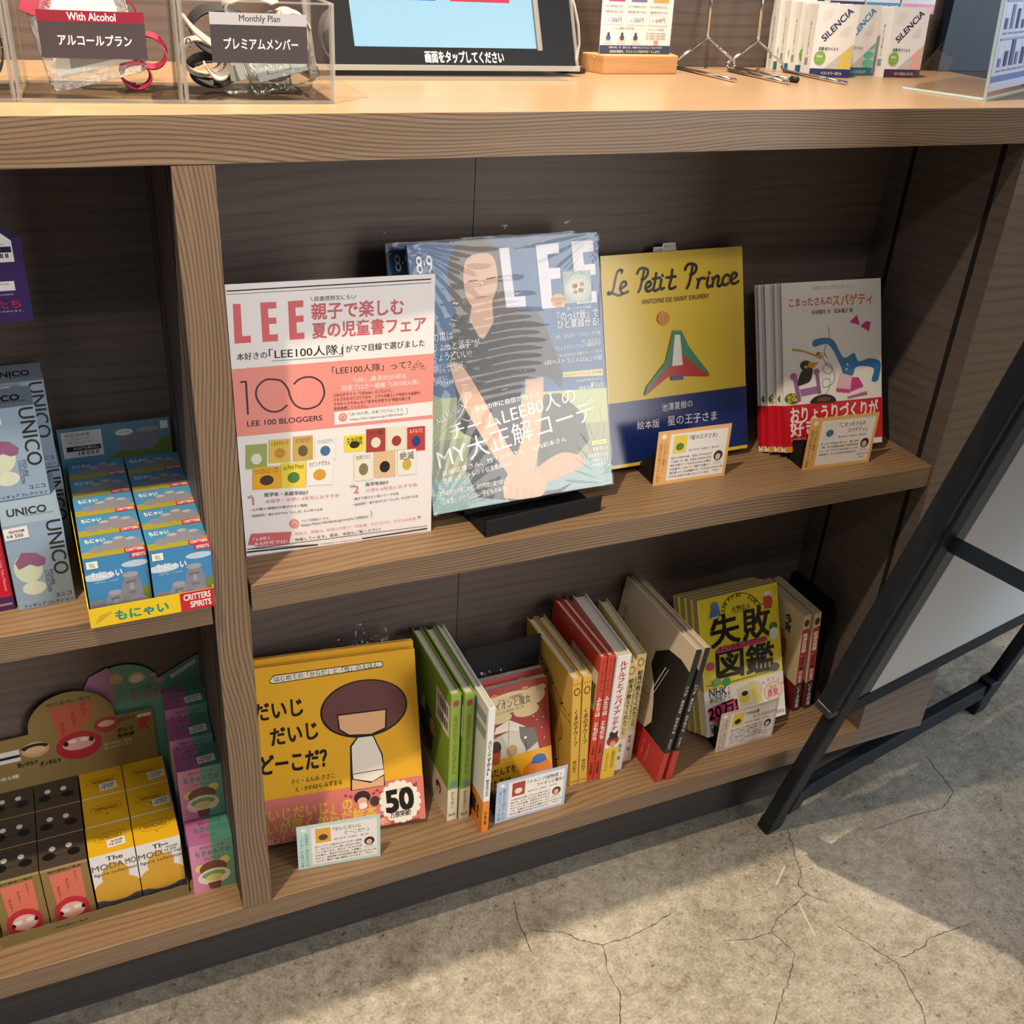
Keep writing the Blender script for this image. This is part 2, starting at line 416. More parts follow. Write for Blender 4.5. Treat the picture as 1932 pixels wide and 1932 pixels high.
def book(name, label, cat, group, W, D, H, cover, face='front', prints=(), hard=True, page=None, spine_right=True, inside='E6E0D2', rough=0.38):
    root = thing(name, label, cat, group)
    t = 0.0022 if hard else 0.0006; ins = 0.003 if hard else 0.0004
    c = MB(); cm = pm(cover, rough)
    if face == 'front':
        c.box(0, 0, 0, W, t, H, cm); c.box(0, D - t, 0, W, D, H, cm)
        if spine_right: c.box(W - t, t, 0, W, D - t, H, cm)
        else: c.box(0, t, 0, t, D - t, H, cm)
        px0, px1 = (ins, W - t) if spine_right else (t, W - ins)
        pg = (px0, t, ins, px1, D - t, H - ins)
    else:
        c.box(0, 0, 0, W, t, H, cm); c.box(0, t, 0, t, D, H, cm); c.box(W - t, t, 0, W, D, H, cm)
        pg = (t, t, ins, W - t, D - ins, H - ins)
    for key, fc in prints: lay(c, key, fc, W, D, H, rough=rough)
    c.build('cover', root, 0.0007 if hard else 0.0)
    MB().box(*pg, page or PAGES).build('page_block', root)
    for key, fc in prints:
        bd = SHEETS[key][3]
        if bd:
            w, h = SHEETS[key][:2]; z0, z1 = bd[0] * H / h, bd[1] * H / h; e = 0.0003; q = 0.00012; b = MB(); bm = pm(bd[2], rough)
            b.box(-e, -e, z0, W + e, -q, z1, bm); b.box(-e, D + q, z0, W + e, D + e, z1, bm); b.box(-e, -q, z0, -q, D + q, z1, bm); b.box(W + q, -q, z0, W + e, D + q, z1, bm)
            lay(b, key, fc, W, D, H, 'band', lift=e + 0.00008, rough=rough)
            b.build('paper_band', root)
    return root

def crumple(mb, O, U, V, w, h, nu, nv, amp, m, fn=None, seed=1):
    rnd = random.Random(seed); O, U, V = Vector(O), Vector(U), Vector(V); N = U.cross(V); v = []; f = []
    ph = [(rnd.uniform(20, 160), rnd.uniform(20, 160), rnd.uniform(0, 6.28)) for _ in range(5)]
    for j in range(nv + 1):
        for i in range(nu + 1):
            a, b = i / nu * w, j / nv * h
            d = sum(math.sin(a * p[0] + b * p[1] + p[2]) for p in ph) / 5 + rnd.uniform(-.5, .5)
            k = fn(i / nu, j / nv) if fn else 0.0
            v.append(O + U * a + V * b + N * (amp * d + k))
    for j in range(nv):
        for i in range(nu): q = j * (nu + 1) + i; f.append((q, q + 1, q + nu + 2, q + nu + 1))
    return mb.add(v, f, m, True)
SHEETS={
'poster':(207,298,[
('P',[(1.12,292.29),(202.78,293.34),(202.81,292.05),(1.02,291.1)],'1A1614'),('P',[(1.13,288.69),(202.85,289.47),(202.86,288.82),(1.09,288.24)],'1A1614'),
('P',[(6.1,278.96),(13.25,278.63),(12.74,246.49),(20.82,246.47),(20.5,239.38),(4.95,239.57)],'D96C70'),('P',[(31.83,278.83),(47.1,278.59),(46.89,272.1),(38.77,272.19),(38.83,263.17),(46.25,263.1),(46.06,256.83),(38.91,256.91),(38.89,246.18),(46.98,246.18),(46.59,239.02),(31.76,239.15)],'D96C70'),
('P',[(58.23,278.38),(73.09,278.63),(72.95,271.77),(65.11,271.84),(65.32,263.35),(72.75,263.44),(72.62,256.95),(65.47,256.87),(65.58,245.87),(72.92,245.92),(72.64,239.33),(58.12,239.42)],'D96C70'),
('Q','読書感想文にも!',83.8,277.21,121.64,277.21,4.6,'1A1614',0.01),('L',[(80.18,281.74),(82.28,277.28)],0.5,'1A1614'),('L',[(125.62,280.52),(122.41,276.38)],0.5,'1A1614'),
('Q','親子で楽しむ',80.83,259.69,174.12,259.34,15.5,'C9666B',0.04),('Q','夏の児童書フェア',80.86,240.44,197.6,240.08,15,'C9666B',0.04),('Q','本好きの',5.91,222.5,35.27,222.7,7,'1A1614',0.02),
('Q','「LEE100人隊」',37.17,221.59,110.57,221.46,10,'1A1614',0.01),('Q','がママ目線で選びました',113.78,222.24,196.83,222.81,7.2,'1A1614',0.02),('P',[(38.99,219.19),(110.5,218.8),(110.81,231.22),(111.45,231.18),(111.12,218.09),(38.96,218.54)],'8a8488'),
('P',[(0.4,213.57),(206.88,213.54),(206.98,139.74),(-0.4,141.04)],'EE968A'),('U',),('L',[(7.98,199.48),(12.92,199.58),(12.54,164.9)],2.0,'4a3440'),('L',[(51.77,170.3),(45.59,165.73),(37.76,164.75),(29.49,168.93),(23.2,178.79),(21.91,187.26),(24.95,194.49),(32.1,199.7),(39.71,199.6),(48.0,196.78),(53.74,187.94),(55.65,179.32),(59.93,170.42),(66.82,165.49),(75.54,164.69),(84.47,168.2),(89.57,176.38),(90.28,183.18),(87.7,191.91),(80.01,197.93),(72.19,199.05),(65.07,197.09),(60.2,192.96)],1.9,'4a3440'),
('Q','LEE 100 BLOGGERS',11.02,151.4,87.23,150.13,6,'4a3440',0.03),('Q','「LEE100人隊」って？',99.12,199.82,182.29,200.04,8,'2A2320',0.01),('L',[(187.88,203.1),(188.87,205.45),(189.88,207.11),(190.92,205.31),(191.97,203.15),(187.88,203.1)],0.35,'2A2320'),
('L',[(185.01,199.83),(186.01,202.19),(187.02,203.85),(188.06,202.04),(189.1,199.88),(185.01,199.83)],0.35,'2A2320'),('L',[(190.98,200.26),(191.97,202.62),(192.98,204.29),(194.03,202.47),(195.08,200.31),(190.98,200.26)],0.35,'2A2320'),
('L',[(182.82,197.39),(183.82,199.75),(184.83,201.41),(185.87,199.6),(186.91,197.43),(182.82,197.39)],0.35,'2A2320'),('L',[(193.06,197.49),(194.06,199.86),(195.06,201.53),(196.12,199.71),(197.17,197.53),(193.06,197.49)],0.35,'2A2320'),
('Q','「LEE」(集英社)が誇る',120.65,189.26,176.76,188.95,5.4,'F2EDEA',0.02),('Q','読者ブロガー組織「LEE100人隊」',108.59,181.3,191.01,181.12,5.6,'F2EDEA',0.02),('Q','LEE公式サイト「LEEweb」のブログに、',100.01,175.3,162.87,174.68,3.6,'6a2f30',0.01),
('Q','さまざまなカテゴリで日々、リアルな暮らしや気持ちを執筆中',99.86,170.29,192.01,169.21,3.6,'6a2f30',0.01),('Q','そのセンスやみんなと"好きを共有する"熱量の高さを',99.71,165.26,182.03,164.14,3.6,'6a2f30',0.01),
('Q','是非体感してください。',99.57,160.2,135.85,159.64,3.6,'6a2f30',0.01),('P',[(99.99,158.05),(206.45,159.73),(206.37,144.04),(99.9,143.57)],'F2EDEA'),('U',),('E',108.82,151.22,4.6,4.96,'E58B86'),
('L',[(106.65,150.01),(106.71,152.48),(108.89,154.04),(110.98,152.07),(110.92,149.6)],0.6,'F2EDEA'),('Q','「LEE100人隊」読者ブログはこちら',114.95,152.4,173.48,152.24,3.6,'2A2320',0),
('Q','https://lee.hpplus.jp/100nintai/',116.47,146.57,174.53,147.08,3.0,'2A2320',0),('L',[(176.91,155.35),(178.3,153.42),(178.32,149.25),(176.95,147.21)],0.4,'2A2320'),
('P',[(8.25,130.91),(29.54,130.36),(27.91,102.75),(6.39,103.54)],'9DAE62'),('U',),('E',17.81,114.19,5.34,6.16,'E9E2CF'),('P',[(31.63,134.0),(53.74,133.42),(52.44,106.72),(30.1,107.53)],'E2BE55'),
('U',),('E',41.79,117.8,5.55,5.96,'C98E3C'),('T','くまの子ウーフ',33.7,126.6,51.17,131.67,'2A2320',0.02),('P',[(56.36,134.91),(76.77,134.55),(75.68,106.2),(55.03,106.78)],'C9A85B'),
('U',),('E',65.8,117.83,5.13,6.32,'6b5a34'),('T','ふたりはともだち',58.49,127.68,74.23,132.56,'2A2320',0.02),('P',[(79.08,131.09),(100.36,130.65),(99.61,104.34),(78.1,105.0)],'EEEAE6'),
('U',),('E',89.16,115.19,5.35,5.87,'4a6fa0'),('T','こまったさんのスパゲティ',81.27,123.7,97.84,128.72,'2A2320',0.02),('P',[(13.53,105.01),(41.99,103.42),(40.59,77.05),(11.84,78.95)],'EDAF2C'),
('U',),('E',26.76,88.52,7.15,5.87,'4b3230'),('T','だいじだいじどーこだ？',15.58,96.48,39.37,102.61,'2A2320',0.02),('P',[(42.77,106.04),(68.26,104.87),(67.05,75.86),(41.26,77.33)],'F0D544'),
('U',),('E',54.64,88.19,6.41,6.46,'57803f'),('T','Le Petit Prince',44.89,97.87,65.68,103.62,'2A2320',0.02),('P',[(69.15,106.59),(96.64,105.24),(95.74,75.0),(67.91,76.69)],'F2EEE8'),
('U',),('E',82.18,87.93,6.93,6.73,'D9A23a'),('T','大ピンチずかん',71.34,98.17,94.09,104.15,'2A2320',0.02),('P',[(109.95,130.18),(131.73,129.72),(131.45,110.87),(109.5,111.49)],'EDDD3C'),
('U',),('E',120.58,118.69,5.47,4.22,'2a2420'),('T','失敗図鑑',112.23,118.3,129.19,127.77,'2A2320',0.02),('P',[(133.49,134.99),(154.23,134.7),(154.09,107.42),(133.11,107.91)],'A94038'),
('U',),('E',143.66,118.58,5.23,6.09,'E9DDC9'),('T','ライオンと魔女',135.83,127.64,151.79,132.57,'2A2320',0.02),('P',[(155.94,134.53),(177.01,134.24),(177.14,106.72),(155.82,107.22)],'E9DfC5'),
('U',),('E',166.44,117.98,5.31,6.14,'a0392e'),('P',[(178.41,132.26),(198.07,132.12),(198.47,103.4),(178.56,103.74)],'C43A3A'),('U',),('E',188.37,115.07,4.97,6.42,'27407a'),
('T','ルドルフと',180.87,124.94,195.69,129.8,'F2EDEA',0.02),('P',[(142.01,107.47),(164.87,106.77),(164.85,75.84),(141.69,76.8)],'E3BE93'),('U',),('E',153.29,88.7,5.77,6.9,'1c1a1a'),
('P',[(167.66,106.46),(188.28,106.05),(188.56,75.81),(167.68,76.45)],'EFE9DC'),('U',),('E',178.02,88.24,5.21,6.75,'c9b24a'),('T','絶滅',170.12,94.18,185.9,103.93,'2A2320',0.02),
('P',[(119.86,108.11),(140.3,107.66),(139.94,75.11),(119.23,75.81)],'EDE7D2'),('U',),('E',129.74,88.5,5.16,7.26,'8a7a55'),('T','給食が教えてくれたこと',122.19,100.49,137.81,105.63,'2A2320',0.02),
('Q','1',10.7,61.37,18.69,61.01,9.5,'D9706F',0),('Q','低学年・未就学向け',23.07,69.72,69.16,66.58,4.6,'2A2320',0.02),('Q','未就学・小学1~3年生におすすめ',23.89,61.79,102.59,59.09,4.2,'DB8684',0),
('Q','・心が動く!感想文が書きやすい物語',7.38,54.74,67.74,52.36,2.9,'2A2320',0.01),('Q','・自由研究・身のまわりの「ふしぎ」から学べる本',6.89,47.31,83.96,44.92,2.9,'2A2320',0.01),('Q','2',118.59,60.8,128.45,60.66,9.5,'D9706F',0),
('Q','高学年向け',131.51,67.95,157.41,67.33,4.4,'2A2320',0.02),('Q','小学4~6年生におすすめ',131.92,60.59,189.97,60.43,4.2,'DB8684',0),('Q','・親子で語りたい深いテーマの本',117.04,52.53,168.95,52.78,2.9,'2A2320',0.01),
('Q','・自由研究・身のまわりの「ふしぎ」から学べる本',116.89,45.56,191.21,46.45,2.9,'2A2320',0.01),('L',[(6.18,72.53),(8.19,69.31)],0.45,'2A2320'),('L',[(8.13,73.19),(9.64,69.67)],0.45,'2A2320'),
('L',[(10.08,73.85),(11.1,70.03)],0.45,'2A2320'),('L',[(114.33,70.92),(116.66,67.57)],0.45,'2A2320'),('L',[(116.4,71.61),(118.21,67.94)],0.45,'2A2320'),
('L',[(118.47,72.29),(119.77,68.31)],0.45,'2A2320'),('E',52.87,32.99,4.81,5.58,'E58B86'),('L',[(50.64,31.77),(50.76,34.26),(53.0,35.86),(55.07,33.63),(54.95,31.13)],0.6,'F2EDEA'),
('Q','フェア詳細はこちら',60.26,33.84,89.88,33.41,2.7,'2A2320',0),('Q','https://hon-hikidashi.jp/event/139852/',60.36,28.39,134.11,28.6,2.9,'2A2320',0),('L',[(136.86,36.51),(138.25,34.34),(138.21,30.78),(136.76,28.21)],0.4,'2A2320'),
('Q','想像力、想像力、好奇心が育つ!「児童書」がひろげる、子どもの未来',52.86,18.61,189.11,18.03,3.4,'DB8684',0),('Q','を',190.94,19.19,194.63,19.06,3.4,'2A2320',0.02),('Q','特集しています。是非、本誌もご覧ください!',52.85,11.16,148.18,10.3,3.6,'2A2320',0.01),
('P',[(7.19,27.33),(49.41,23.43),(46.04,9.28),(10.19,10.84),(11.13,12.83),(3.07,14.1)],'D2686C'),('U',),('Q','「LEE」',8.53,18.08,25.44,18.74,3.8,'F2EDEA',0.02),
('Q','8-9月号では!',9.8,12.46,44.11,10.95,4.2,'F2EDEA',0.02),('P',[(1.46,9.51),(77.73,3.69),(77.71,3.1),(1.41,8.74)],'1A1614'),('P',[(0.93,6.49),(77.73,3.69),(77.67,2.11),(0.81,4.75)],'1A1614'),
('P',[(126.66,3.68),(202.43,5.23),(202.45,3.58),(126.63,2.07)],'1A1614'),('P',[(1.46,9.51),(202.38,8.32),(202.39,7.71),(1.41,8.74)],'1A1614'),('Q','© SHUEISHA Inc. All Rights Reserved.',79.4,2.23,124.85,1.94,1.7,'2A2320',0),
],
None),
'magazine':(235,298,[
('P',[(-16.43,148.61),(234.56,35.27),(235.0,0.0),(0.0,0.0)],'86A6A8'),('P',[(-2.21,131.66),(234.87,117.44),(234.27,58.64),(-3.24,66.17)],'A9B27C'),('U',),
('P',[(-4.42,83.8),(234.82,77.57),(234.56,35.27),(-6.22,39.34)],'94997C'),('U',),('S',[(53.18,291.26),(70.94,297.84),(90.38,297.74),(106.9,288.18),(115.6,265.39),(114.79,236.22),(126.56,219.58),(150.67,209.62),(157.09,193.07),(132.74,191.33),(98.7,210.17),(63.57,209.37),(48.2,226.06),(43.08,256.91)],'4a3426'),
('U',),('S',[(69.01,279.89),(97.45,282.0),(103.57,256.5),(95.66,233.8),(80.28,223.4),(66.03,232.28),(62.09,255.56)],'D9A98A'),('P',[(70.32,231.93),(94.56,233.89),(93.9,206.68),(78.76,188.57),(63.57,209.37)],'D9A98A'),
('U',),('L',[(68.49,255.11),(78.25,255.38)],1.6,'4a3426'),('L',[(90.3,255.88),(100.28,256.73)],1.6,'4a3426'),('L',[(83.12,254.07),(80.37,244.64),(84.59,243.36)],0.6,'b98466'),
('L',[(75.13,236.37),(87.18,236.79)],1.4,'b3605c'),('S',[(47.58,220.37),(63.98,213.19),(78.97,190.5),(98.9,212.1),(131.06,219.2),(152.95,209.43),(165.88,176.16),(174.73,146.89),(173.7,124.57),(157.53,139.64),(127.47,139.99),(120.09,112.74),(118.25,72.6),(100.01,50.9),(75.08,70.6),(40.22,93.24),(41.65,126.32),(39.49,146.02),(35.45,167.74),(41.09,199.87)],'1f1d20'),
('P',[(129.97,119.59),(171.92,118.64),(200.35,90.4),(207.0,58.2),(188.35,42.03),(163.83,37.32),(134.69,29.35),(139.81,79.82)],'4f5148'),('P',[(54.17,81.48),(95.96,55.54),(105.09,33.9),(90.44,2.65),(55.49,11.5),(43.94,47.29)],'43474c'),
('P',[(88.73,8.03),(160.57,4.54),(180.34,9.74),(157.4,-3.29),(103.19,-6.64)],'3a3d42'),('P',[(35.67,165.79),(50.23,165.79),(61.25,147.45),(73.92,122.39),(86.58,94.98),(97.41,69.45),(109.0,49.58),(116.6,34.17),(101.59,22.23),(92.06,39.96),(78.44,60.11),(63.66,88.1),(51.07,113.41),(41.2,141.94)],'D9A98A'),
('P',[(127.43,139.59),(151.69,139.68),(149.43,117.25),(144.28,89.42),(139.61,59.41),(130.5,34.1),(126.77,20.3),(104.26,25.89),(102.34,40.42),(112.08,57.25),(119.79,76.44),(125.34,108.06)],'D9A98A'),
('S',[(167.24,47.6),(181.44,45.54),(192.94,39.26),(199.07,32.06),(191.63,25.83),(169.28,19.85),(147.35,14.98),(125.95,12.2),(112.68,18.43),(130.3,32.08),(150.11,42.47)],'D2A083'),
('S',[(93.26,29.65),(112.07,34.87),(132.39,29.7),(145.23,17.38),(141.47,3.48),(131.64,-0.7),(113.08,-0.09),(95.13,3.91),(88.73,8.03)],'D9A98A'),('L',[(98.83,17.58),(95.72,5.24)],0.6,'A97458'),
('L',[(107.84,16.14),(105.18,3.68)],0.6,'A97458'),('L',[(116.91,14.68),(114.7,2.1)],0.6,'A97458'),('L',[(126.05,13.21),(124.29,0.52)],0.6,'A97458'),('Q','8·9',8.8,267.19,27.49,267.8,19,'F2EDEA',0),
('P',[(108.0,288.12),(120.19,288.0),(122.38,233.67),(135.95,233.61),(135.87,221.77),(111.12,222.42)],'E6E3EC'),('P',[(153.68,288.84),(183.08,289.57),(183.08,277.87),(167.95,277.78),(168.67,261.91),(182.66,261.98),(182.64,250.02),(169.75,249.53),(170.07,229.58),(185.33,229.8),(185.26,217.14),(156.05,217.14)],'E6E3EC'),
('P',[(199.54,289.86),(228.18,289.9),(228.64,277.18),(213.73,277.05),(214.74,262.91),(229.21,262.99),(229.49,250.81),(215.44,250.36),(216.55,232.06),(228.64,231.96),(228.6,218.91),(202.07,219.0)],'E6E3EC'),
('U',),('P',[(185.66,256.8),(222.52,256.35),(222.13,219.83),(185.61,220.73)],'9DAFA4'),('U',),('E',205.07,237.37,17.18,15.65,'B9C8BE'),('U',),('E',203.88,237.45,11.9,10.42,'D8CFC0'),
('U',),('E',200.53,239.72,3.55,2.81,'8a5040'),('E',208.33,234.09,3.81,2.81,'7d5a38'),('E',210.21,241.03,3.1,2.41,'A96a48'),('E',201.02,232.62,2.84,2.2,'6f7a48'),
('E',177.8,224.97,9.34,7.96,'E3A13C'),('U',),('T','料理保存版',168.33,224.19,187.61,228.51,'2A2320',0.01),('T','16P',173.45,220.22,182.02,223.71,'2A2320',0.01),
('Q','帰って10分で完成',188.44,213.45,219.52,212.91,3,'F2EDEA',0.01),('Q','「のっけ飯」で',175.55,202.46,229.5,202.87,9.5,'F2EDEA',0.01),('Q','ひと夏越せる!',174.23,193.92,229.77,192.99,9,'F2EDEA',0.01),
('Q','8月、ひんやり「ソルベ」な午後',171.13,181.71,230.7,182.21,4.2,'F2EDEA',0.01),('Q','今、私たちに',204.81,173.39,230.85,173.54,4,'F2EDEA',0.01),('Q','"ちょうどいい"クルマ徹底研究!',169.36,168.75,230.4,168.83,4.4,'F2EDEA',0.01),
('Q','ゆらぎ世代の笑顔とキレイの味方',174.16,160.16,231.07,160.49,3.4,'F2EDEA',0.01),('Q','LEEベストコスメ2026上半期',154.72,153.5,230.23,151.68,5.6,'F2EDEA',0.01),('P',[(176.64,142.2),(230.92,140.81),(230.86,132.5),(177.25,136.42)],'E3D27C'),
('U',),('Q','10年先のわたしをつくる、家と時間',178.52,137.3,229.21,135.8,3,'2A2320',0),('Q','OURHOME Emiさん',194.42,128.74,229.7,128.05,3.6,'F2EDEA',0.01),('Q','暮らしの',213.2,122.45,230.41,122.55,4,'F2EDEA',0.01),
('Q','"余白"の見つけ方',195.93,119.5,230.5,118.37,4,'F2EDEA',0.01),('Q','の黒は',19.26,193.34,43.04,194.31,9,'F2EDEA',0.01),('Q','ちょっと派手"が',17.07,183.06,74.89,183.1,9,'F2EDEA',0.01),
('Q','ちょうどいい!!',15.82,171.73,63.94,172.51,9,'F2EDEA',0.01),('Q','いいデニムはあれば',15.5,163.15,52.2,164.03,5,'F2EDEA',0.01),('Q','MIXはもっと楽しい',14.35,158.49,54.89,158.88,5,'F2EDEA',0.01),
('Q','夏の手元に',14.45,149.84,32.48,150.3,5,'F2EDEA',0.01),('Q','スポーツウォッチ',12.88,145.22,39.49,146.02,5,'F2EDEA',0.01),('Q','夏服の中に自信が持てる',61.62,110.11,143.78,118.95,6,'F2EDEA',0.01),
('Q','チームLEE80人の',29.41,82.95,192.29,106.94,18,'F2EDEA',0.0),('Q','MY大正解コーデ',12.13,52.14,218.08,83.95,24,'F2EDEA',0.0),('Q','ALL私服!',14.28,100.62,44.65,114.22,9,'F2EDEA',0.01),
('L',[(8.62,78.07),(23.08,93.6),(41.69,106.77),(52.11,123.09),(48.46,129.4),(42.29,122.34),(49.34,117.55),(57.51,112.6),(54.11,101.23),(45.74,104.28)],0.7,'F2EDEA'),
('Q','佐藤栞里さん、竹下玲奈さん、堀内彩未さん',14.32,42.97,175.8,61.52,5.4,'F2EDEA',0.01),('Q','愛用リアルトレンド伝言板&SNAP',15.47,33.93,103.77,43.25,6,'F2EDEA',0.01),('Q','「朝の気持ちで過ごせば」自分時間の取り戻し方',7.58,20.42,97.11,22.95,5.6,'F2EDEA',0.01),
('Q','「児童書」がひろげる、子どもの未来',9.66,10.2,91.69,14.66,5.6,'F2EDEA',0.01),('Q','椿美 慎さん',210.55,44.05,231.65,44.18,4.5,'F2EDEA',0.01),('Q','百田夏菜子さん',202.47,36.81,231.6,35.7,4.5,'F2EDEA',0.01),
('Q','山崎育人さん',207.3,30.83,231.49,29.34,4.5,'F2EDEA',0.01),('Q','宇垣美里さん',207.47,24.9,231.49,24.03,4.5,'F2EDEA',0.01),('P',[(209.26,56.21),(229.54,56.12),(229.78,50.8),(209.26,51.17)],'E3D27C'),
('U',),('Q','interview',211.32,52.14,227.4,51.98,3,'2A2320',0),],
None),
'petit':(210,266,[
('L',[(29.01,243.68),(30.16,246.78),(26.54,247.34),(22.63,244.13),(19.17,234.83),(16.61,225.42),(13.43,220.04),(8.78,219.27),(9.51,221.47),(15.26,219.89),(22.4,216.91),(28.02,217.76)],3.4,'241f22'),
('L',[(25.76,224.72),(31.45,226.71),(34.82,229.68),(33.21,233.01),(29.05,231.71),(26.43,226.28),(27.3,220.57),(30.87,218.68),(37.14,220.62)],3.4,'241f22'),
('L',[(61.57,245.42),(58.02,233.62),(54.49,222.54),(51.42,218.7)],3.4,'241f22'),('L',[(51.04,241.35),(54.13,245.93),(59.84,247.62),(66.24,245.1),(65.9,239.5),(60.87,234.22),(57.08,233.68)],3.4,'241f22'),
('L',[(62.37,221.94),(66.85,224.04),(70.25,227.05),(68.56,230.42),(64.7,229.08),(62.1,223.59),(63.35,219.41),(67.1,218.63),(72.38,221.18)],3.4,'241f22'),
('L',[(78.59,240.23),(76.06,229.06),(73.7,221.07),(76.02,218.27),(80.92,220.52)],3.4,'241f22'),('L',[(73.08,233.34),(83.58,234.21)],3.4,'241f22'),('L',[(85.73,231.61),(83.34,222.8),(85.08,219.39),(89.01,221.22)],3.4,'241f22'),
('L',[(87.55,237.17),(87.68,236.03)],3.4,'241f22'),('L',[(102.18,242.65),(99.68,230.6),(96.78,222.61),(98.55,219.18),(106.0,221.1)],3.4,'241f22'),('L',[(93.1,233.52),(106.6,234.19)],3.4,'241f22'),
('L',[(132.73,246.28),(129.51,233.39),(125.56,222.11),(122.46,218.19)],3.4,'241f22'),('L',[(120.85,241.37),(124.57,246.82),(130.47,248.39),(137.22,245.98),(137.6,240.22),(132.93,235.62),(128.39,234.79)],3.4,'241f22'),
('L',[(139.17,228.57),(141.03,225.12),(138.2,217.5)],3.4,'241f22'),('L',[(140.47,225.99),(145.54,229.77),(150.46,228.59)],3.4,'241f22'),('L',[(155.47,229.89),(152.82,220.92),(154.71,216.92),(158.76,218.8)],3.4,'241f22'),
('L',[(157.22,235.58),(157.39,234.4)],3.4,'241f22'),('L',[(161.42,228.63),(163.38,226.83),(161.14,217.78)],3.4,'241f22'),('L',[(162.96,226.02),(168.48,230.63),(171.44,227.92),(169.24,219.7),(171.6,217.33),(175.28,219.25)],3.4,'241f22'),
('L',[(187.63,229.28),(183.6,230.9),(178.48,227.41),(176.93,220.81),(180.33,218.03),(186.47,220.61)],3.4,'241f22'),('L',[(188.56,224.17),(195.73,226.18),(199.45,229.79),(196.83,232.82),(192.74,231.43),(190.01,225.75),(191.56,220.24),(195.63,218.92),(201.4,221.55)],3.4,'241f22'),
('Q','ANTOINE DE SAINT EXUPÉRY',55.53,203.29,155.74,203.52,6,'4a3f2a',0.01),('P',[(98.59,167.03),(111.41,165.84),(122.53,143.9),(152.03,106.88),(150.88,103.01),(109.0,109.86),(88.86,110.32),(55.79,89.11),(52.25,89.53),(56.44,99.77),(85.78,128.36)],'4C8A68'),
('U',),('P',[(110.14,136.37),(147.86,106.44),(150.89,103.38),(110.95,107.85),(88.82,109.43),(54.81,89.23),(64.41,100.62),(93.54,124.01)],'C23B38'),('U',),
('P',[(101.3,161.62),(109.2,160.87),(111.55,122.08),(95.45,122.04)],'EDE8DC'),('P',[(92.85,109.87),(111.01,109.28),(111.77,103.26),(92.98,104.13)],'5D6079'),
('E',85.69,183.52,8.94,8.43,'D98A3a'),],
(5,84,'1B2E6E',[('Q','池澤夏樹の',78.12,66.01,124.74,66.97,9,'F2EDEA',0),('Q','絵本版',40.23,47.42,73.44,46.67,10,'F2EDEA',0),('Q','星の王子さま',85.7,46.9,162.03,45.33,12,'F2EDEA',0)])),
'komatta':(155,224,[
('Q','おはなしりょうりきょうしつ・1',47.33,212.98,108.03,213.23,5.4,'B65C86',0.01),('Q','こまったさんの',11.08,193.06,76.48,193.66,10.5,'C33A44',0.03),('Q','スパゲティ',77.68,191.33,140.74,191.39,14,'DB8330',0.04),
('Q','寺村輝夫 作   岡本颯子 絵',44.62,180.85,109.53,181.09,6,'2A2320',0.01),('S',[(47.54,147.16),(67.27,149.16),(79.73,143.43),(93.7,120.96),(110.23,125.93),(117.34,114.58),(135.83,117.1),(152.45,111.2),(150.3,91.81),(146.46,85.04),(138.12,87.28),(141.17,103.46),(114.44,107.05),(106.85,95.2),(93.17,97.82),(88.04,112.13),(70.61,139.48),(47.65,138.35)],'2F77B3'),
('U',),('E',99.86,111.24,1.65,1.39,'F2EDEA'),('E',97.91,105.2,1.64,1.39,'F2EDEA'),('P',[(103.81,167.76),(115.81,176.9),(120.1,162.9)],'C8388A'),('P',[(120.99,161.31),(130.25,167.6),(137.58,166.37),(134.6,153.52)],'C8388A'),
('P',[(87.78,101.33),(106.85,95.2),(103.74,78.3),(80.94,81.71)],'E4BFD0'),('P',[(80.92,80.93),(102.81,77.59),(102.7,72.44),(81.7,75.42)],'C8388A'),('P',[(106.82,93.64),(116.92,92.85),(124.99,79.7),(102.73,73.69)],'C8388A'),
('P',[(98.0,67.83),(129.51,73.06),(131.29,68.19),(99.77,64.55)],'B9688f'),('U',),('L',[(68.6,165.46),(71.94,156.14),(69.87,145.63),(63.24,132.37),(67.48,122.88),(63.11,127.79),(61.2,123.34),(66.34,113.76),(75.2,106.93),(69.61,100.42),(60.78,108.03),(69.98,115.02),(78.67,100.49),(76.55,88.27),(61.92,83.25),(60.37,92.65),(71.24,93.34),(69.07,79.57),(56.0,65.12)],0.9,'8E8A8A'),
('S',[(40.7,66.42),(48.97,71.93),(61.67,73.97),(74.31,71.36),(80.55,65.38),(75.9,61.87),(43.31,63.1)],'1f1b1b'),('U',),('E',61.49,66.99,10.87,3.1,'6b4a2c'),
('P',[(13.6,138.17),(31.17,134.96),(52.33,127.04),(61.36,129.44),(52.46,131.61),(61.24,124.87),(57.53,120.55),(48.71,125.78),(31.09,132.38),(13.85,135.13)],'C79638'),
('E',13.15,71.84,12.45,7.38,'4B6E3A'),('U',),('E',7.89,73.82,3.01,2.61,'E6D05A'),('E',15.1,77.06,3.02,2.6,'E6D05A'),('E',20.21,69.7,3.02,2.61,'E6D05A'),
('E',7.68,67.68,3.01,2.61,'E6D05A'),('E',14.9,70.92,3.02,2.61,'E6D05A'),('U',),('E',7.89,73.82,1.41,1.23,'8a5a2a'),('E',15.1,77.06,1.42,1.22,'8a5a2a'),
('E',20.21,69.7,1.42,1.23,'8a5a2a'),('E',7.68,67.68,1.42,1.23,'8a5a2a'),('E',14.9,70.92,1.42,1.23,'8a5a2a'),('P',[(14.02,97.86),(21.12,98.06),(25.5,67.71),(20.11,66.62)],'8F6298'),
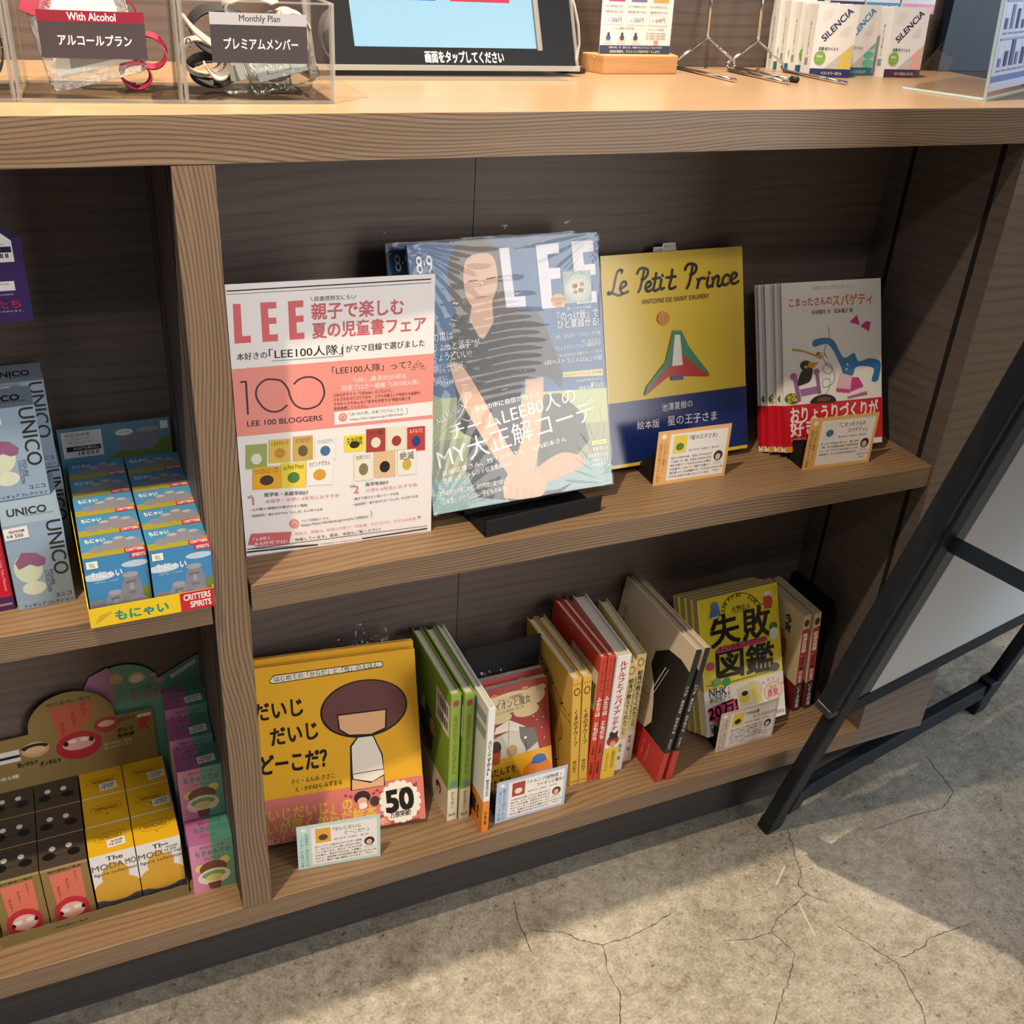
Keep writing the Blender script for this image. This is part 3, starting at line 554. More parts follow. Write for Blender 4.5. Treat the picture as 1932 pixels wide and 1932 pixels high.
('P',[(48.91,101.26),(54.28,100.84),(57.2,75.89),(51.75,74.79)],'8F6298'),('P',[(24.21,83.24),(51.16,85.67),(50.9,76.41),(25.7,73.87)],'9d6fa6'),('E',15.36,100.81,5.31,4.88,'B0568f'),
('E',50.8,104.64,4.66,4.29,'B0568f'),('S',[(20.85,89.65),(26.71,106.04),(34.83,109.24),(44.66,109.26),(40.63,94.22),(29.76,89.71)],'1d1c22'),('E',34.1,114.65,8.55,6.41,'1d1c22'),
('U',),('P',[(37.77,118.19),(54.73,116.92),(44.68,110.02),(37.57,111.33)],'D9952f'),('E',34.03,112.36,2.49,2.14,'E0B040'),('P',[(-0.59,8.67),(41.72,8.82),(41.46,-0.15),(0.0,-0.0)],'9a5a8a'),
('U',),('P',[(0.27,7.81),(12.81,7.84),(10.76,0.19),(0.36,-0.04)],'E39a35'),],
(8,63,'C9202F',[('Q','おりょうりづくりが',9.43,40.46,147.67,40.69,20,'F2EDEA',0.05),('Q','好きな子に',8.81,22.3,115.6,24.49,20,'F2EDEA',0.05),('Q','*お話に出てくる',9.38,12.4,52.75,12.96,6,'F2EDEA',0.01)])),
'daiji':(214,240,[
('P',[(27.13,225.34),(30.13,228.46),(167.2,228.42),(170.97,226.89),(171.04,221.88),(167.62,219.75),(29.42,216.74),(24.83,218.18),(23.74,221.88)],'1A1614'),
('U',),('P',[(27.64,224.48),(30.61,227.21),(167.13,227.43),(169.95,226.04),(170.12,222.61),(167.12,221.03),(29.86,217.85),(25.81,219.02),(24.67,221.75)],'F0E6CE'),
('U',),('Q','はじめての「からだ」と「性」のえほん',30.54,219.73,164.4,220.81,7,'1A1614',0.02),('Q','だいじ',1.51,171.66,62.82,171.82,23,'1A1614',0.05),('Q','だいじ',19.91,136.3,79.66,137.67,23,'1A1614',0.05),
('Q','どーこだ？',4.62,99.04,88.16,96.8,25,'1A1614',0.06),('Q','さく・えんみ ささこ',40.83,79.19,96.57,79.06,6.5,'4a3014',0.02),('Q','え・かわはら みずまる',44.85,68.12,105.43,68.35,6.5,'4a3014',0.02),
('E',142.16,167.08,57.52,39.49,'1A1614'),('U',),('E',142.19,167.47,55.2,37.52,'6B4140'),('U',),('P',[(105.63,164.5),(171.79,162.72),(169.09,135.13),(149.42,129.11),(118.94,132.72),(106.56,142.53)],'1A1614'),
('U',),('P',[(107.4,162.26),(169.75,161.02),(167.27,137.0),(148.59,131.23),(120.01,134.54),(108.55,143.82)],'E5B183'),('U',),('P',[(130.26,130.01),(151.36,129.41),(162.08,100.25),(162.22,56.34),(116.16,56.73),(119.99,118.65)],'1A1614'),
('U',),('P',[(131.13,128.49),(150.31,127.97),(160.14,100.14),(161.41,80.4),(120.46,79.85),(121.82,117.38)],'EFE3D4'),('P',[(120.39,78.87),(161.73,79.35),(161.68,72.38),(145.42,64.98),(120.98,72.82)],'EFE3D4'),
('P',[(119.02,72.14),(143.39,63.31),(161.18,70.46),(160.72,56.98),(118.11,57.4)],'E5B183'),('U',),],
(0,62,'DE7C72',[('Q','「だいじだいじ」の',-15.06,33.76,116.91,31.82,16,'E9C24c',0.04),('Q','想いが届くからだ絵本',-12.49,14.79,148.12,15.8,16,'E9C24c',0.04),('Q','安心して読める 一冊の本',-9.56,1.61,162.71,2.46,10,'EFC9b5',0.02),('E',130.74,45.06,11.02,9.05,'3b2a2c'),('E',147.13,36.85,6.48,7.09,'4a342c'),('U',),('E',130.4,39.55,6.65,5.5,'E9b790'),('E',130.96,33.11,5.69,4.33,'F2EDEA'),('E',109.12,50.92,2.45,2.16,'B3473f'),('E',115.67,48.87,2.46,2.16,'B3473f'),('E',146.28,47.93,2.48,2.17,'B3473f'),('E',151.29,51.11,2.48,2.17,'B3473f'),('E',155.87,47.39,2.49,2.17,'B3473f'),('E',154.73,13.73,2.48,2.17,'B3473f'),('E',168.47,1.91,2.48,2.17,'B3473f'),('E',202.92,9.83,2.51,2.18,'B3473f'),('L',[(199.84,53.36),(202.35,46.95),(204.72,53.59),(200.55,49.24),(205.44,49.47)],0.6,'1A1614'),('E',180.9,30.4,25.02,26.68,'F3EAD9'),('U',),('E',204.95,26.51,4.64,4.76,'F3EAD9'),('E',204.06,35.56,4.63,4.76,'F3EAD9'),('E',200.36,43.98,4.63,4.76,'F3EAD9'),('E',194.32,50.75,4.62,4.75,'F3EAD9'),('E',186.67,55.05,4.61,4.75,'F3EAD9'),('E',178.33,56.38,4.61,4.75,'F3EAD9'),('E',170.32,54.57,4.6,4.74,'F3EAD9'),('E',163.6,49.85,4.59,4.74,'F3EAD9'),('E',158.97,42.8,4.58,4.73,'F3EAD9'),('E',156.98,34.26,4.58,4.73,'F3EAD9'),('E',157.87,25.26,4.58,4.73,'F3EAD9'),('E',161.53,16.88,4.59,4.73,'F3EAD9'),('E',167.53,10.12,4.59,4.74,'F3EAD9'),('E',175.15,5.78,4.6,4.73,'F3EAD9'),('E',183.47,4.42,4.61,4.75,'F3EAD9'),('E',191.5,6.18,4.62,4.75,'F3EAD9'),('E',198.27,10.87,4.62,4.75,'F3EAD9'),('E',202.94,17.93,4.63,4.75,'F3EAD9'),('U',),('Q','50',162.74,18.39,198.67,19.52,30,'1A1614',0.08),('Q','万部突破!',166.04,9.48,194.58,10.19,8,'1A1614',0.03),('Q','各メディアで話題!',166.36,45.31,194.52,46.2,4,'1A1614',0.01),('Q','大泉書店',190.56,-1.14,206.15,-0.71,4,'1A1614',0.02)])),
'shippai':(148,214,[
('L',[(114.61,179.6),(113.73,183.13),(112.38,186.62),(110.59,190.02),(108.39,193.28),(105.8,196.37),(102.86,199.25),(99.61,201.87),(96.1,204.21),(92.36,206.24),(88.46,207.93),(84.43,209.27),(80.34,210.23),(76.23,210.81),(72.15,211.01),(68.16,210.81),(64.3,210.23),(60.63,209.27),(57.19,207.95),(54.01,206.29),(51.14,204.29),(48.62,202.0),(46.47,199.44),(44.72,196.64),(43.39,193.63)],1.2,'1A1614'),
('L',[(112.78,185.51),(120.96,185.28)],1.2,'1A1614'),('L',[(42.13,183.48),(32.92,182.83)],1.2,'1A1614'),('Q','S',47.82,186.85,48.87,190.94,7,'1A1614',0.03),
('Q','H',49.48,192.41,51.66,196.0,7,'1A1614',0.03),('Q','I',52.69,197.24,55.88,200.15,7,'1A1614',0.03),('Q','P',57.25,201.1,61.28,203.16,7,'1A1614',0.03),
('Q','P',62.93,203.77,67.57,204.86,7,'1A1614',0.03),('Q','A',69.42,205.09,74.43,205.16,7,'1A1614',0.03),('Q','I',76.36,204.99,81.45,204.02,7,'1A1614',0.03),
('Q','Z',90.05,200.57,94.48,197.72,7,'1A1614',0.03),('Q','U',96.04,196.49,99.73,192.9,7,'1A1614',0.03),('Q','K',100.97,191.42,103.72,187.3,7,'1A1614',0.03),
('Q','A',104.56,185.66,106.2,181.23,7,'1A1614',0.03),('Q','N',106.6,179.53,107.02,175.06,7,'1A1614',0.03),('Q','大野正人',60.5,184.83,95.45,184.66,8,'1A1614',0.02),
('Q','MASATO OHNO',63.16,180.94,92.16,181.07,2.6,'1A1614',0),('Q','失',19.47,140.3,71.98,140.87,45,'1A1614',0.04),('Q','敗',77.94,139.59,129.23,138.22,45,'1A1614',0.04),
('Q','図',24.74,88.45,73.89,86.46,43,'1A1614',0.04),('Q','鑑',79.86,84.18,131.91,81.84,43,'1A1614',0.04),('P',[(26.62,132.78),(31.68,134.56),(121.63,133.71),(122.26,127.46),(117.97,125.75),(29.96,126.06),(26.83,128.47)],'D2437E'),
('U',),('Q','すごい人ほどダメだった!',31.22,129.2,120.2,127.9,7.5,'1A1614',0.03),('L',[(3.35,80.55),(42.73,77.14),(118.89,76.8),(137.98,76.84)],0.9,'1A1614'),('E',29.59,200.07,7.22,6.17,'5A86B8'),
('E',29.61,189.32,8.01,8.99,'E8D2B8'),('E',127.97,197.88,7.74,6.38,'E8D7C4'),('E',128.26,186.76,8.58,9.29,'C9402f'),('E',135.0,146.61,7.87,6.55,'3c7a44'),
('E',135.32,135.18,8.72,9.53,'E9E4D8'),('E',132.96,81.6,8.82,6.73,'55524f'),('E',13.77,109.17,8.07,6.4,'C94a72'),('E',23.25,82.71,8.18,6.51,'6a9a5a'),('E',40.91,79.33,8.28,6.54,'3f9a4e'),
('E',127.18,201.42,4.87,3.35,'f0ece4'),('P',[(119.64,196.07),(132.03,197.11),(134.81,176.06),(120.41,177.19)],'C9402f'),('P',[(23.63,197.94),(37.19,198.59),(39.9,184.76),(18.4,182.45)],'4f7db0'),
('V','アチャー',6.56,195.0,9.4,209.48,'6a5f20',0),('V','アチャー',19.12,154.1,22.06,168.98,'6a5f20',0),('V','アチャー',140.04,194.06,143.64,209.19,'6a5f20',0),('V','アチャー',142.06,92.13,145.76,108.13,'6a5f20',0),
('V','アチャー',143.03,159.01,146.68,174.45,'6a5f20',0),],
(0,72,'F0E9E2',[('Q','NHK',8.54,61.82,40.31,60.08,13,'1A1614',0.04),('V','で紹介',42.23,50.42,47.0,71.1,'1A1614',0.02),('Q','あさイチ',8.74,52.97,40.73,52.88,8.5,'1A1614',0.03),('P',[(6.03,44.84),(24.17,47.29),(56.59,48.02),(60.64,34.43),(50.19,19.07),(21.76,19.34),(5.13,23.75)],'E0568E'),('U',),('Q','20万!',5.36,26.36,59.36,31.15,21,'1A1614',0.05),('Q','ビジネス',6.06,11.85,29.14,11.07,9,'1A1614',0.04),('Q','最新',6.49,5.44,20.47,4.36,7,'1A1614',0.02),('P',[(57.83,63.76),(72.29,65.57),(91.21,69.93),(107.27,60.69),(105.31,32.17),(63.67,33.66)],'DDD6B8'),('U',),('P',[(80.78,68.87),(86.94,68.28),(105.55,35.75),(92.89,35.3)],'E6D54a'),('E',72.85,45.75,9.15,7.96,'D8C85a'),('E',73.38,52.8,6.09,3.88,'2a2420'),('E',126.94,44.12,17.79,15.13,'E08a70'),('U',),('E',126.94,44.12,16.51,14.05,'F4D9C0'),('U',),('T','勇気',115.89,35.36,136.47,47.74,'D2437E',0.05),('T','Red',120.6,47.22,132.91,54.76,'E0823a',0.03),('Q','1',106.03,52.28,107.34,55.45,4.5,'D2605a',0.02),('Q','0',109.96,58.76,112.82,60.84,4.5,'D2605a',0.02),('Q','歳',117.06,62.53,120.93,63.12,4.5,'D2605a',0.02),('Q','か',126.02,62.87,130.21,61.87,4.5,'D2605a',0.02),('Q','ら',135.21,59.71,138.94,57.28,4.5,'D2605a',0.02),('Q','読',142.92,53.59,145.48,50.18,4.5,'D2605a',0.02),('Q','め',147.66,45.65,148.56,41.89,4.5,'D2605a',0.02),('Q','る',148.52,37.38,147.57,33.99,4.5,'D2605a',0.02),('Q','われる.',130.31,5.9,145.53,6.24,6,'1A1614',0.02)])),
'narnia':(122,176,[
('E',64.57,148.36,45.87,16.6,'D9C391'),('E',32.92,147.52,15.53,14.5,'D9C391'),('E',98.72,150.88,17.93,14.52,'D9C391'),('E',44.52,126.52,17.91,8.38,'D9C391'),
('E',85.74,129.96,20.27,10.49,'D9C391'),('U',),('Q','ナルニア国物語1',43.47,151.98,80.85,153.93,5.5,'4a2a1c',0.02),('Q','ライオンと魔女',28.84,140.24,93.53,142.34,13,'3a201a',0.01),
('Q','C.S.ルイス 河合祥一郎・訳',33.76,132.63,82.79,135.76,4,'6a4a30',0),('P',[(14.68,53.68),(18.37,79.45),(32.61,96.47),(60.8,104.42),(85.51,97.9),(100.16,77.9),(103.02,59.78),(101.86,53.35)],'C9C4B6'),
('U',),('P',[(33.21,102.84),(36.45,113.01),(57.67,121.03),(81.48,105.08),(85.26,94.7),(58.45,103.76)],'EAE2CE'),('L',[(57.67,121.03),(53.6,79.68)],0.6,'2A2320'),
('P',[(72.44,106.67),(97.03,98.02),(102.29,75.33),(82.81,63.44),(73.13,87.09)],'6f726a'),('E',58.99,69.94,8.67,9.77,'B5926a'),('E',34.6,80.9,8.15,10.77,'4a2620'),
('P',[(28.13,73.31),(41.93,73.01),(37.87,53.89),(24.0,54.2)],'B34a30'),('L',[(81.94,87.69),(81.32,59.28)],0.7,'2A2320'),('E',81.58,86.02,2.27,2.15,'F2EDEA'),
('E',101.38,110.18,1.13,1.06,'E9DcCe'),('E',108.41,96.01,1.14,1.06,'E9DcCe'),('E',111.76,78.01,1.15,1.08,'E9DcCe'),('E',96.2,117.5,1.13,1.05,'E9DcCe'),
('E',14.1,116.94,1.11,1.05,'E9DcCe'),('E',111.89,112.63,1.13,1.06,'E9DcCe'),('E',110.81,161.34,7.6,5.35,'C9B090'),('E',85.27,166.7,5.33,2.45,'D98a4a'),
('E',36.79,164.57,5.3,2.45,'C97a40'),],
(0,62,'DFA62A',[('Q','衣装だんすを',9.42,35.68,63.09,35.87,12,'1A1614',0.03),('Q','抜けた先は',6.86,16.96,54.57,18.27,12,'1A1614',0.03),('Q','魔法の国',5.77,-1.09,47.12,0.28,12,'1A1614',0.03),('E',97.37,23.92,24.48,22.45,'D5792c'),('U',),('E',101.3,45.66,11.11,7.95,'3a6cb0'),('E',101.03,41.91,13.44,3.09,'3263a6')])),
'pop_petit':(105,74,[
('R',0.0,0.0,105.0,74.0,'E9B36A'),('U',),('R',17.85,4.44,100.8,68.82,'F1EBE6'),('U',),('V','心が動く!',9.45,2.96,14.18,60.68,'B3662c',0.02),('V','感想文が書きやすい物語',3.15,2.96,7.88,57.72,'B3662c',0.02),
('E',8.4,66.6,3.36,3.26,'F2EDEA'),('R',23.1,41.44,42.0,65.86,'EFD24a'),('U',),('E',32.55,50.32,5.78,5.18,'57803f'),('T','『星の王子さま』',45.15,57.72,85.47,64.38,'2A2320',0.02),
('T','発行年月 / 出版社・発行所',46.2,42.18,90.3,45.14,'6a615c',0),('T','私が小学生の頃、先生にすすめられ',22.05,33.6,80.85,37.0,'2A2320',0.01),('T','て出会った一冊。本当に大切なものは',22.05,28.42,80.85,31.82,'2A2320',0.01),
('T','何かを教えてくれる大人の心にも響き',22.05,23.24,80.85,26.64,'2A2320',0.01),('T','る言葉がいっぱいで、何度でも開いて',22.05,18.06,80.85,21.46,'2A2320',0.01),('T','読み返したくなる物語です。今ではわ',22.05,12.88,80.85,16.28,'2A2320',0.01),
('T','が子も大好きな本となっています。',22.05,7.7,80.85,11.1,'2A2320',0.01),('E',90.83,31.08,6.51,7.03,'2a1c18'),('U',),('E',90.51,29.6,3.78,4.44,'E3B596'),('P',[(84.0,19.24),(86.1,23.68),(95.55,23.68),(97.65,19.24)],'D8D6DA'),
('T','LEE100人隊',81.9,13.69,99.75,16.28,'6a615c',0),('T','TBさん',86.1,8.88,95.55,11.84,'6a615c',0),('R',18.9,70.3,20.48,70.89,'F7EFD8'),('R',18.9,2.37,20.48,2.96,'F7EFD8'),
('R',22.05,70.3,23.62,70.89,'F7EFD8'),('R',22.05,2.37,23.62,2.96,'F7EFD8'),('R',25.2,70.3,26.78,70.89,'F7EFD8'),('R',25.2,2.37,26.78,2.96,'F7EFD8'),('R',28.35,70.3,29.93,70.89,'F7EFD8'),
('R',28.35,2.37,29.93,2.96,'F7EFD8'),('R',31.5,70.3,33.08,70.89,'F7EFD8'),('R',31.5,2.37,33.08,2.96,'F7EFD8'),('R',34.65,70.3,36.23,70.89,'F7EFD8'),('R',34.65,2.37,36.23,2.96,'F7EFD8'),
('R',37.8,70.3,39.38,70.89,'F7EFD8'),('R',37.8,2.37,39.38,2.96,'F7EFD8'),('R',40.95,70.3,42.52,70.89,'F7EFD8'),('R',40.95,2.37,42.52,2.96,'F7EFD8'),('R',44.1,70.3,45.68,70.89,'F7EFD8'),
('R',44.1,2.37,45.68,2.96,'F7EFD8'),('R',47.25,70.3,48.83,70.89,'F7EFD8'),('R',47.25,2.37,48.83,2.96,'F7EFD8'),('R',50.4,70.3,51.98,70.89,'F7EFD8'),('R',50.4,2.37,51.98,2.96,'F7EFD8'),
('R',53.55,70.3,55.12,70.89,'F7EFD8'),('R',53.55,2.37,55.12,2.96,'F7EFD8'),('R',56.7,70.3,58.28,70.89,'F7EFD8'),('R',56.7,2.37,58.28,2.96,'F7EFD8'),('R',59.85,70.3,61.43,70.89,'F7EFD8'),
('R',59.85,2.37,61.43,2.96,'F7EFD8'),('R',63.0,70.3,64.58,70.89,'F7EFD8'),('R',63.0,2.37,64.58,2.96,'F7EFD8'),('R',66.15,70.3,67.73,70.89,'F7EFD8'),('R',66.15,2.37,67.73,2.96,'F7EFD8'),
('R',69.3,70.3,70.88,70.89,'F7EFD8'),('R',69.3,2.37,70.88,2.96,'F7EFD8'),('R',72.45,70.3,74.03,70.89,'F7EFD8'),('R',72.45,2.37,74.03,2.96,'F7EFD8'),('R',75.6,70.3,77.17,70.89,'F7EFD8'),
('R',75.6,2.37,77.17,2.96,'F7EFD8'),('R',78.75,70.3,80.33,70.89,'F7EFD8'),('R',78.75,2.37,80.33,2.96,'F7EFD8'),('R',81.9,70.3,83.48,70.89,'F7EFD8'),('R',81.9,2.37,83.48,2.96,'F7EFD8'),
('R',85.05,70.3,86.62,70.89,'F7EFD8'),('R',85.05,2.37,86.62,2.96,'F7EFD8'),('R',88.2,70.3,89.78,70.89,'F7EFD8'),('R',88.2,2.37,89.78,2.96,'F7EFD8'),('R',91.35,70.3,92.92,70.89,'F7EFD8'),
('R',91.35,2.37,92.92,2.96,'F7EFD8'),('R',94.5,70.3,96.08,70.89,'F7EFD8'),('R',94.5,2.37,96.08,2.96,'F7EFD8'),('R',97.65,70.3,99.23,70.89,'F7EFD8'),('R',97.65,2.37,99.23,2.96,'F7EFD8'),
],
None),
'pop_koma':(105,74,[
('R',0.0,0.0,105.0,74.0,'E6B567'),('U',),('R',17.85,4.44,100.8,68.82,'F1EBE6'),('U',),('V','心が動く!',9.45,2.96,14.18,60.68,'8a5a24',0.02),('V','感想文が書きやすい物語',3.15,2.96,7.88,57.72,'8a5a24',0.02),
('E',8.4,66.6,3.36,3.26,'F2EDEA'),('R',23.1,41.44,42.0,65.86,'E9E4E0'),('U',),('E',32.55,50.32,5.78,5.18,'4a6fa0'),('T','『こまったさんの',45.15,57.72,85.47,64.38,'2A2320',0.02),
('T','スパゲティ』',59.85,48.84,90.09,55.5,'2A2320',0.02),('T','発行年月 / 出版社・発行所',46.2,42.18,90.3,45.14,'6a615c',0),('T','ボンゴレを初めて知った、思い出の',22.05,33.6,80.85,37.0,'2A2320',0.01),
('T','一冊。今でも冒険が始まり料理を作る',22.05,28.42,80.85,31.82,'2A2320',0.01),('T','シーンにワクワク! 私が食いしん坊',22.05,23.24,80.85,26.64,'2A2320',0.01),('T','の食まで、ずっと大好きな作品です。',22.05,18.06,80.85,21.46,'2A2320',0.01),
('E',90.83,31.08,6.51,7.03,'2a1c18'),('U',),('E',90.51,29.6,3.78,4.44,'E3B596'),('P',[(84.0,19.24),(86.1,23.68),(95.55,23.68),(97.65,19.24)],'D8D6DA'),
('T','LEE100人隊',81.9,13.69,99.75,16.28,'6a615c',0),('T','TBさん',86.1,8.88,95.55,11.84,'6a615c',0),('R',18.9,70.3,20.48,70.89,'F7EFD8'),('R',18.9,2.37,20.48,2.96,'F7EFD8'),
('R',22.05,70.3,23.62,70.89,'F7EFD8'),('R',22.05,2.37,23.62,2.96,'F7EFD8'),('R',25.2,70.3,26.78,70.89,'F7EFD8'),('R',25.2,2.37,26.78,2.96,'F7EFD8'),('R',28.35,70.3,29.93,70.89,'F7EFD8'),
('R',28.35,2.37,29.93,2.96,'F7EFD8'),('R',31.5,70.3,33.08,70.89,'F7EFD8'),('R',31.5,2.37,33.08,2.96,'F7EFD8'),('R',34.65,70.3,36.23,70.89,'F7EFD8'),('R',34.65,2.37,36.23,2.96,'F7EFD8'),
('R',37.8,70.3,39.38,70.89,'F7EFD8'),('R',37.8,2.37,39.38,2.96,'F7EFD8'),('R',40.95,70.3,42.52,70.89,'F7EFD8'),('R',40.95,2.37,42.52,2.96,'F7EFD8'),('R',44.1,70.3,45.68,70.89,'F7EFD8'),
('R',44.1,2.37,45.68,2.96,'F7EFD8'),('R',47.25,70.3,48.83,70.89,'F7EFD8'),('R',47.25,2.37,48.83,2.96,'F7EFD8'),('R',50.4,70.3,51.98,70.89,'F7EFD8'),('R',50.4,2.37,51.98,2.96,'F7EFD8'),
('R',53.55,70.3,55.12,70.89,'F7EFD8'),('R',53.55,2.37,55.12,2.96,'F7EFD8'),('R',56.7,70.3,58.28,70.89,'F7EFD8'),('R',56.7,2.37,58.28,2.96,'F7EFD8'),('R',59.85,70.3,61.43,70.89,'F7EFD8'),
('R',59.85,2.37,61.43,2.96,'F7EFD8'),('R',63.0,70.3,64.58,70.89,'F7EFD8'),('R',63.0,2.37,64.58,2.96,'F7EFD8'),('R',66.15,70.3,67.73,70.89,'F7EFD8'),('R',66.15,2.37,67.73,2.96,'F7EFD8'),
('R',69.3,70.3,70.88,70.89,'F7EFD8'),('R',69.3,2.37,70.88,2.96,'F7EFD8'),('R',72.45,70.3,74.03,70.89,'F7EFD8'),('R',72.45,2.37,74.03,2.96,'F7EFD8'),('R',75.6,70.3,77.17,70.89,'F7EFD8'),
('R',75.6,2.37,77.17,2.96,'F7EFD8'),('R',78.75,70.3,80.33,70.89,'F7EFD8'),('R',78.75,2.37,80.33,2.96,'F7EFD8'),('R',81.9,70.3,83.48,70.89,'F7EFD8'),('R',81.9,2.37,83.48,2.96,'F7EFD8'),
('R',85.05,70.3,86.62,70.89,'F7EFD8'),('R',85.05,2.37,86.62,2.96,'F7EFD8'),('R',88.2,70.3,89.78,70.89,'F7EFD8'),('R',88.2,2.37,89.78,2.96,'F7EFD8'),('R',91.35,70.3,92.92,70.89,'F7EFD8'),
('R',91.35,2.37,92.92,2.96,'F7EFD8'),('R',94.5,70.3,96.08,70.89,'F7EFD8'),('R',94.5,2.37,96.08,2.96,'F7EFD8'),('R',97.65,70.3,99.23,70.89,'F7EFD8'),('R',97.65,2.37,99.23,2.96,'F7EFD8'),
],
None),
'pop_daiji':(105,74,[
('R',0.0,0.0,105.0,74.0,'BFDCD4'),('U',),('R',17.85,4.44,100.8,68.82,'F1EBE6'),('U',),('V','自由研究・身のまわりの',9.45,2.96,14.18,60.68,'2f7d74',0.02),('V','「ふしぎ」から学べる本',3.15,2.96,7.88,57.72,'2f7d74',0.02),
('E',8.4,66.6,3.36,3.26,'F2EDEA'),('R',23.1,41.44,42.0,65.86,'E2A93a'),('U',),('E',32.55,50.32,5.78,5.18,'5a3a34'),('T','『だいじだいじ',45.15,57.72,80.43,64.38,'2A2320',0.02),
('T','どーこだ？』',59.85,48.84,90.09,55.5,'2A2320',0.02),('T','発行年月 / 出版社・発行所',46.2,42.18,90.3,45.14,'6a615c',0),('T','ほっこりした絵やわかりやすい表現',22.05,33.6,80.85,37.0,'2A2320',0.01),
('T','で、子どもとともに楽しみながら性に',22.05,28.42,80.85,31.82,'2A2320',0.01),('T','ついて学べます。息子は「からだは自',22.05,23.24,80.85,26.64,'2A2320',0.01),('T','分の事で、自分だけのもの」と理解し',22.05,18.06,80.85,21.46,'2A2320',0.01),
('T','たよう。性犯罪への対応策も書かれ',22.05,12.88,80.85,16.28,'2A2320',0.01),('T','ていて、親子一緒に練習しています。',22.05,7.7,80.85,11.1,'2A2320',0.01),('E',90.83,31.08,6.51,7.03,'2a1c18'),
('U',),('E',90.51,29.6,3.78,4.44,'E3B596'),('P',[(84.0,19.24),(86.1,23.68),(95.55,23.68),(97.65,19.24)],'D8D6DA'),('T','LEE100人隊',81.9,13.69,99.75,16.28,'6a615c',0),
('T','TBさん',86.1,8.88,95.55,11.84,'6a615c',0),('R',18.9,70.3,20.48,70.89,'F7EFD8'),('R',18.9,2.37,20.48,2.96,'F7EFD8'),('R',22.05,70.3,23.62,70.89,'F7EFD8'),
('R',22.05,2.37,23.62,2.96,'F7EFD8'),('R',25.2,70.3,26.78,70.89,'F7EFD8'),('R',25.2,2.37,26.78,2.96,'F7EFD8'),('R',28.35,70.3,29.93,70.89,'F7EFD8'),('R',28.35,2.37,29.93,2.96,'F7EFD8'),
('R',31.5,70.3,33.08,70.89,'F7EFD8'),('R',31.5,2.37,33.08,2.96,'F7EFD8'),('R',34.65,70.3,36.23,70.89,'F7EFD8'),('R',34.65,2.37,36.23,2.96,'F7EFD8'),('R',37.8,70.3,39.38,70.89,'F7EFD8'),
('R',37.8,2.37,39.38,2.96,'F7EFD8'),('R',40.95,70.3,42.52,70.89,'F7EFD8'),('R',40.95,2.37,42.52,2.96,'F7EFD8'),('R',44.1,70.3,45.68,70.89,'F7EFD8'),('R',44.1,2.37,45.68,2.96,'F7EFD8'),
('R',47.25,70.3,48.83,70.89,'F7EFD8'),('R',47.25,2.37,48.83,2.96,'F7EFD8'),('R',50.4,70.3,51.98,70.89,'F7EFD8'),('R',50.4,2.37,51.98,2.96,'F7EFD8'),('R',53.55,70.3,55.12,70.89,'F7EFD8'),
('R',53.55,2.37,55.12,2.96,'F7EFD8'),('R',56.7,70.3,58.28,70.89,'F7EFD8'),('R',56.7,2.37,58.28,2.96,'F7EFD8'),('R',59.85,70.3,61.43,70.89,'F7EFD8'),('R',59.85,2.37,61.43,2.96,'F7EFD8'),
('R',63.0,70.3,64.58,70.89,'F7EFD8'),('R',63.0,2.37,64.58,2.96,'F7EFD8'),('R',66.15,70.3,67.73,70.89,'F7EFD8'),('R',66.15,2.37,67.73,2.96,'F7EFD8'),('R',69.3,70.3,70.88,70.89,'F7EFD8'),
('R',69.3,2.37,70.88,2.96,'F7EFD8'),('R',72.45,70.3,74.03,70.89,'F7EFD8'),('R',72.45,2.37,74.03,2.96,'F7EFD8'),('R',75.6,70.3,77.17,70.89,'F7EFD8'),('R',75.6,2.37,77.17,2.96,'F7EFD8'),
('R',78.75,70.3,80.33,70.89,'F7EFD8'),('R',78.75,2.37,80.33,2.96,'F7EFD8'),('R',81.9,70.3,83.48,70.89,'F7EFD8'),('R',81.9,2.37,83.48,2.96,'F7EFD8'),('R',85.05,70.3,86.62,70.89,'F7EFD8'),
('R',85.05,2.37,86.62,2.96,'F7EFD8'),('R',88.2,70.3,89.78,70.89,'F7EFD8'),('R',88.2,2.37,89.78,2.96,'F7EFD8'),('R',91.35,70.3,92.92,70.89,'F7EFD8'),('R',91.35,2.37,92.92,2.96,'F7EFD8'),
('R',94.5,70.3,96.08,70.89,'F7EFD8'),('R',94.5,2.37,96.08,2.96,'F7EFD8'),('R',97.65,70.3,99.23,70.89,'F7EFD8'),('R',97.65,2.37,99.23,2.96,'F7EFD8'),],
None),
'pop_narnia':(105,74,[
('R',0.0,0.0,105.0,74.0,'B4C4DC'),('U',),('R',17.85,4.44,100.8,68.82,'F1EBE6'),('U',),('V','親子で語りたい',9.45,2.96,14.18,60.68,'3d6a9a',0.02),('V','深いテーマの本',3.15,2.96,7.88,57.72,'3d6a9a',0.02),
('E',8.4,66.6,3.36,3.26,'F2EDEA'),('R',23.1,41.44,42.0,65.86,'A94038'),('U',),('E',32.55,50.32,5.78,5.18,'E9DDC9'),('T','『ナルニア国物語 1',45.15,57.72,95.55,64.38,'2A2320',0.02),
('T','ライオンと魔女』',59.85,48.84,100.17,55.5,'2A2320',0.02),('T','発行年月 / 出版社・発行所',46.2,42.18,90.3,45.14,'6a615c',0),('T','小学校を卒業しても心の底で生き',22.05,33.6,80.33,37.0,'2A2320',0.01),
('T','続ける、わたしの人生に寄り添うよ',22.05,28.42,80.85,31.82,'2A2320',0.01),('T','うに一生の宝物。世界中の子どもた',22.05,23.24,80.85,26.64,'2A2320',0.01),('T','ちのファンタジーの名作です。カバ',22.05,18.06,80.85,21.46,'2A2320',0.01),
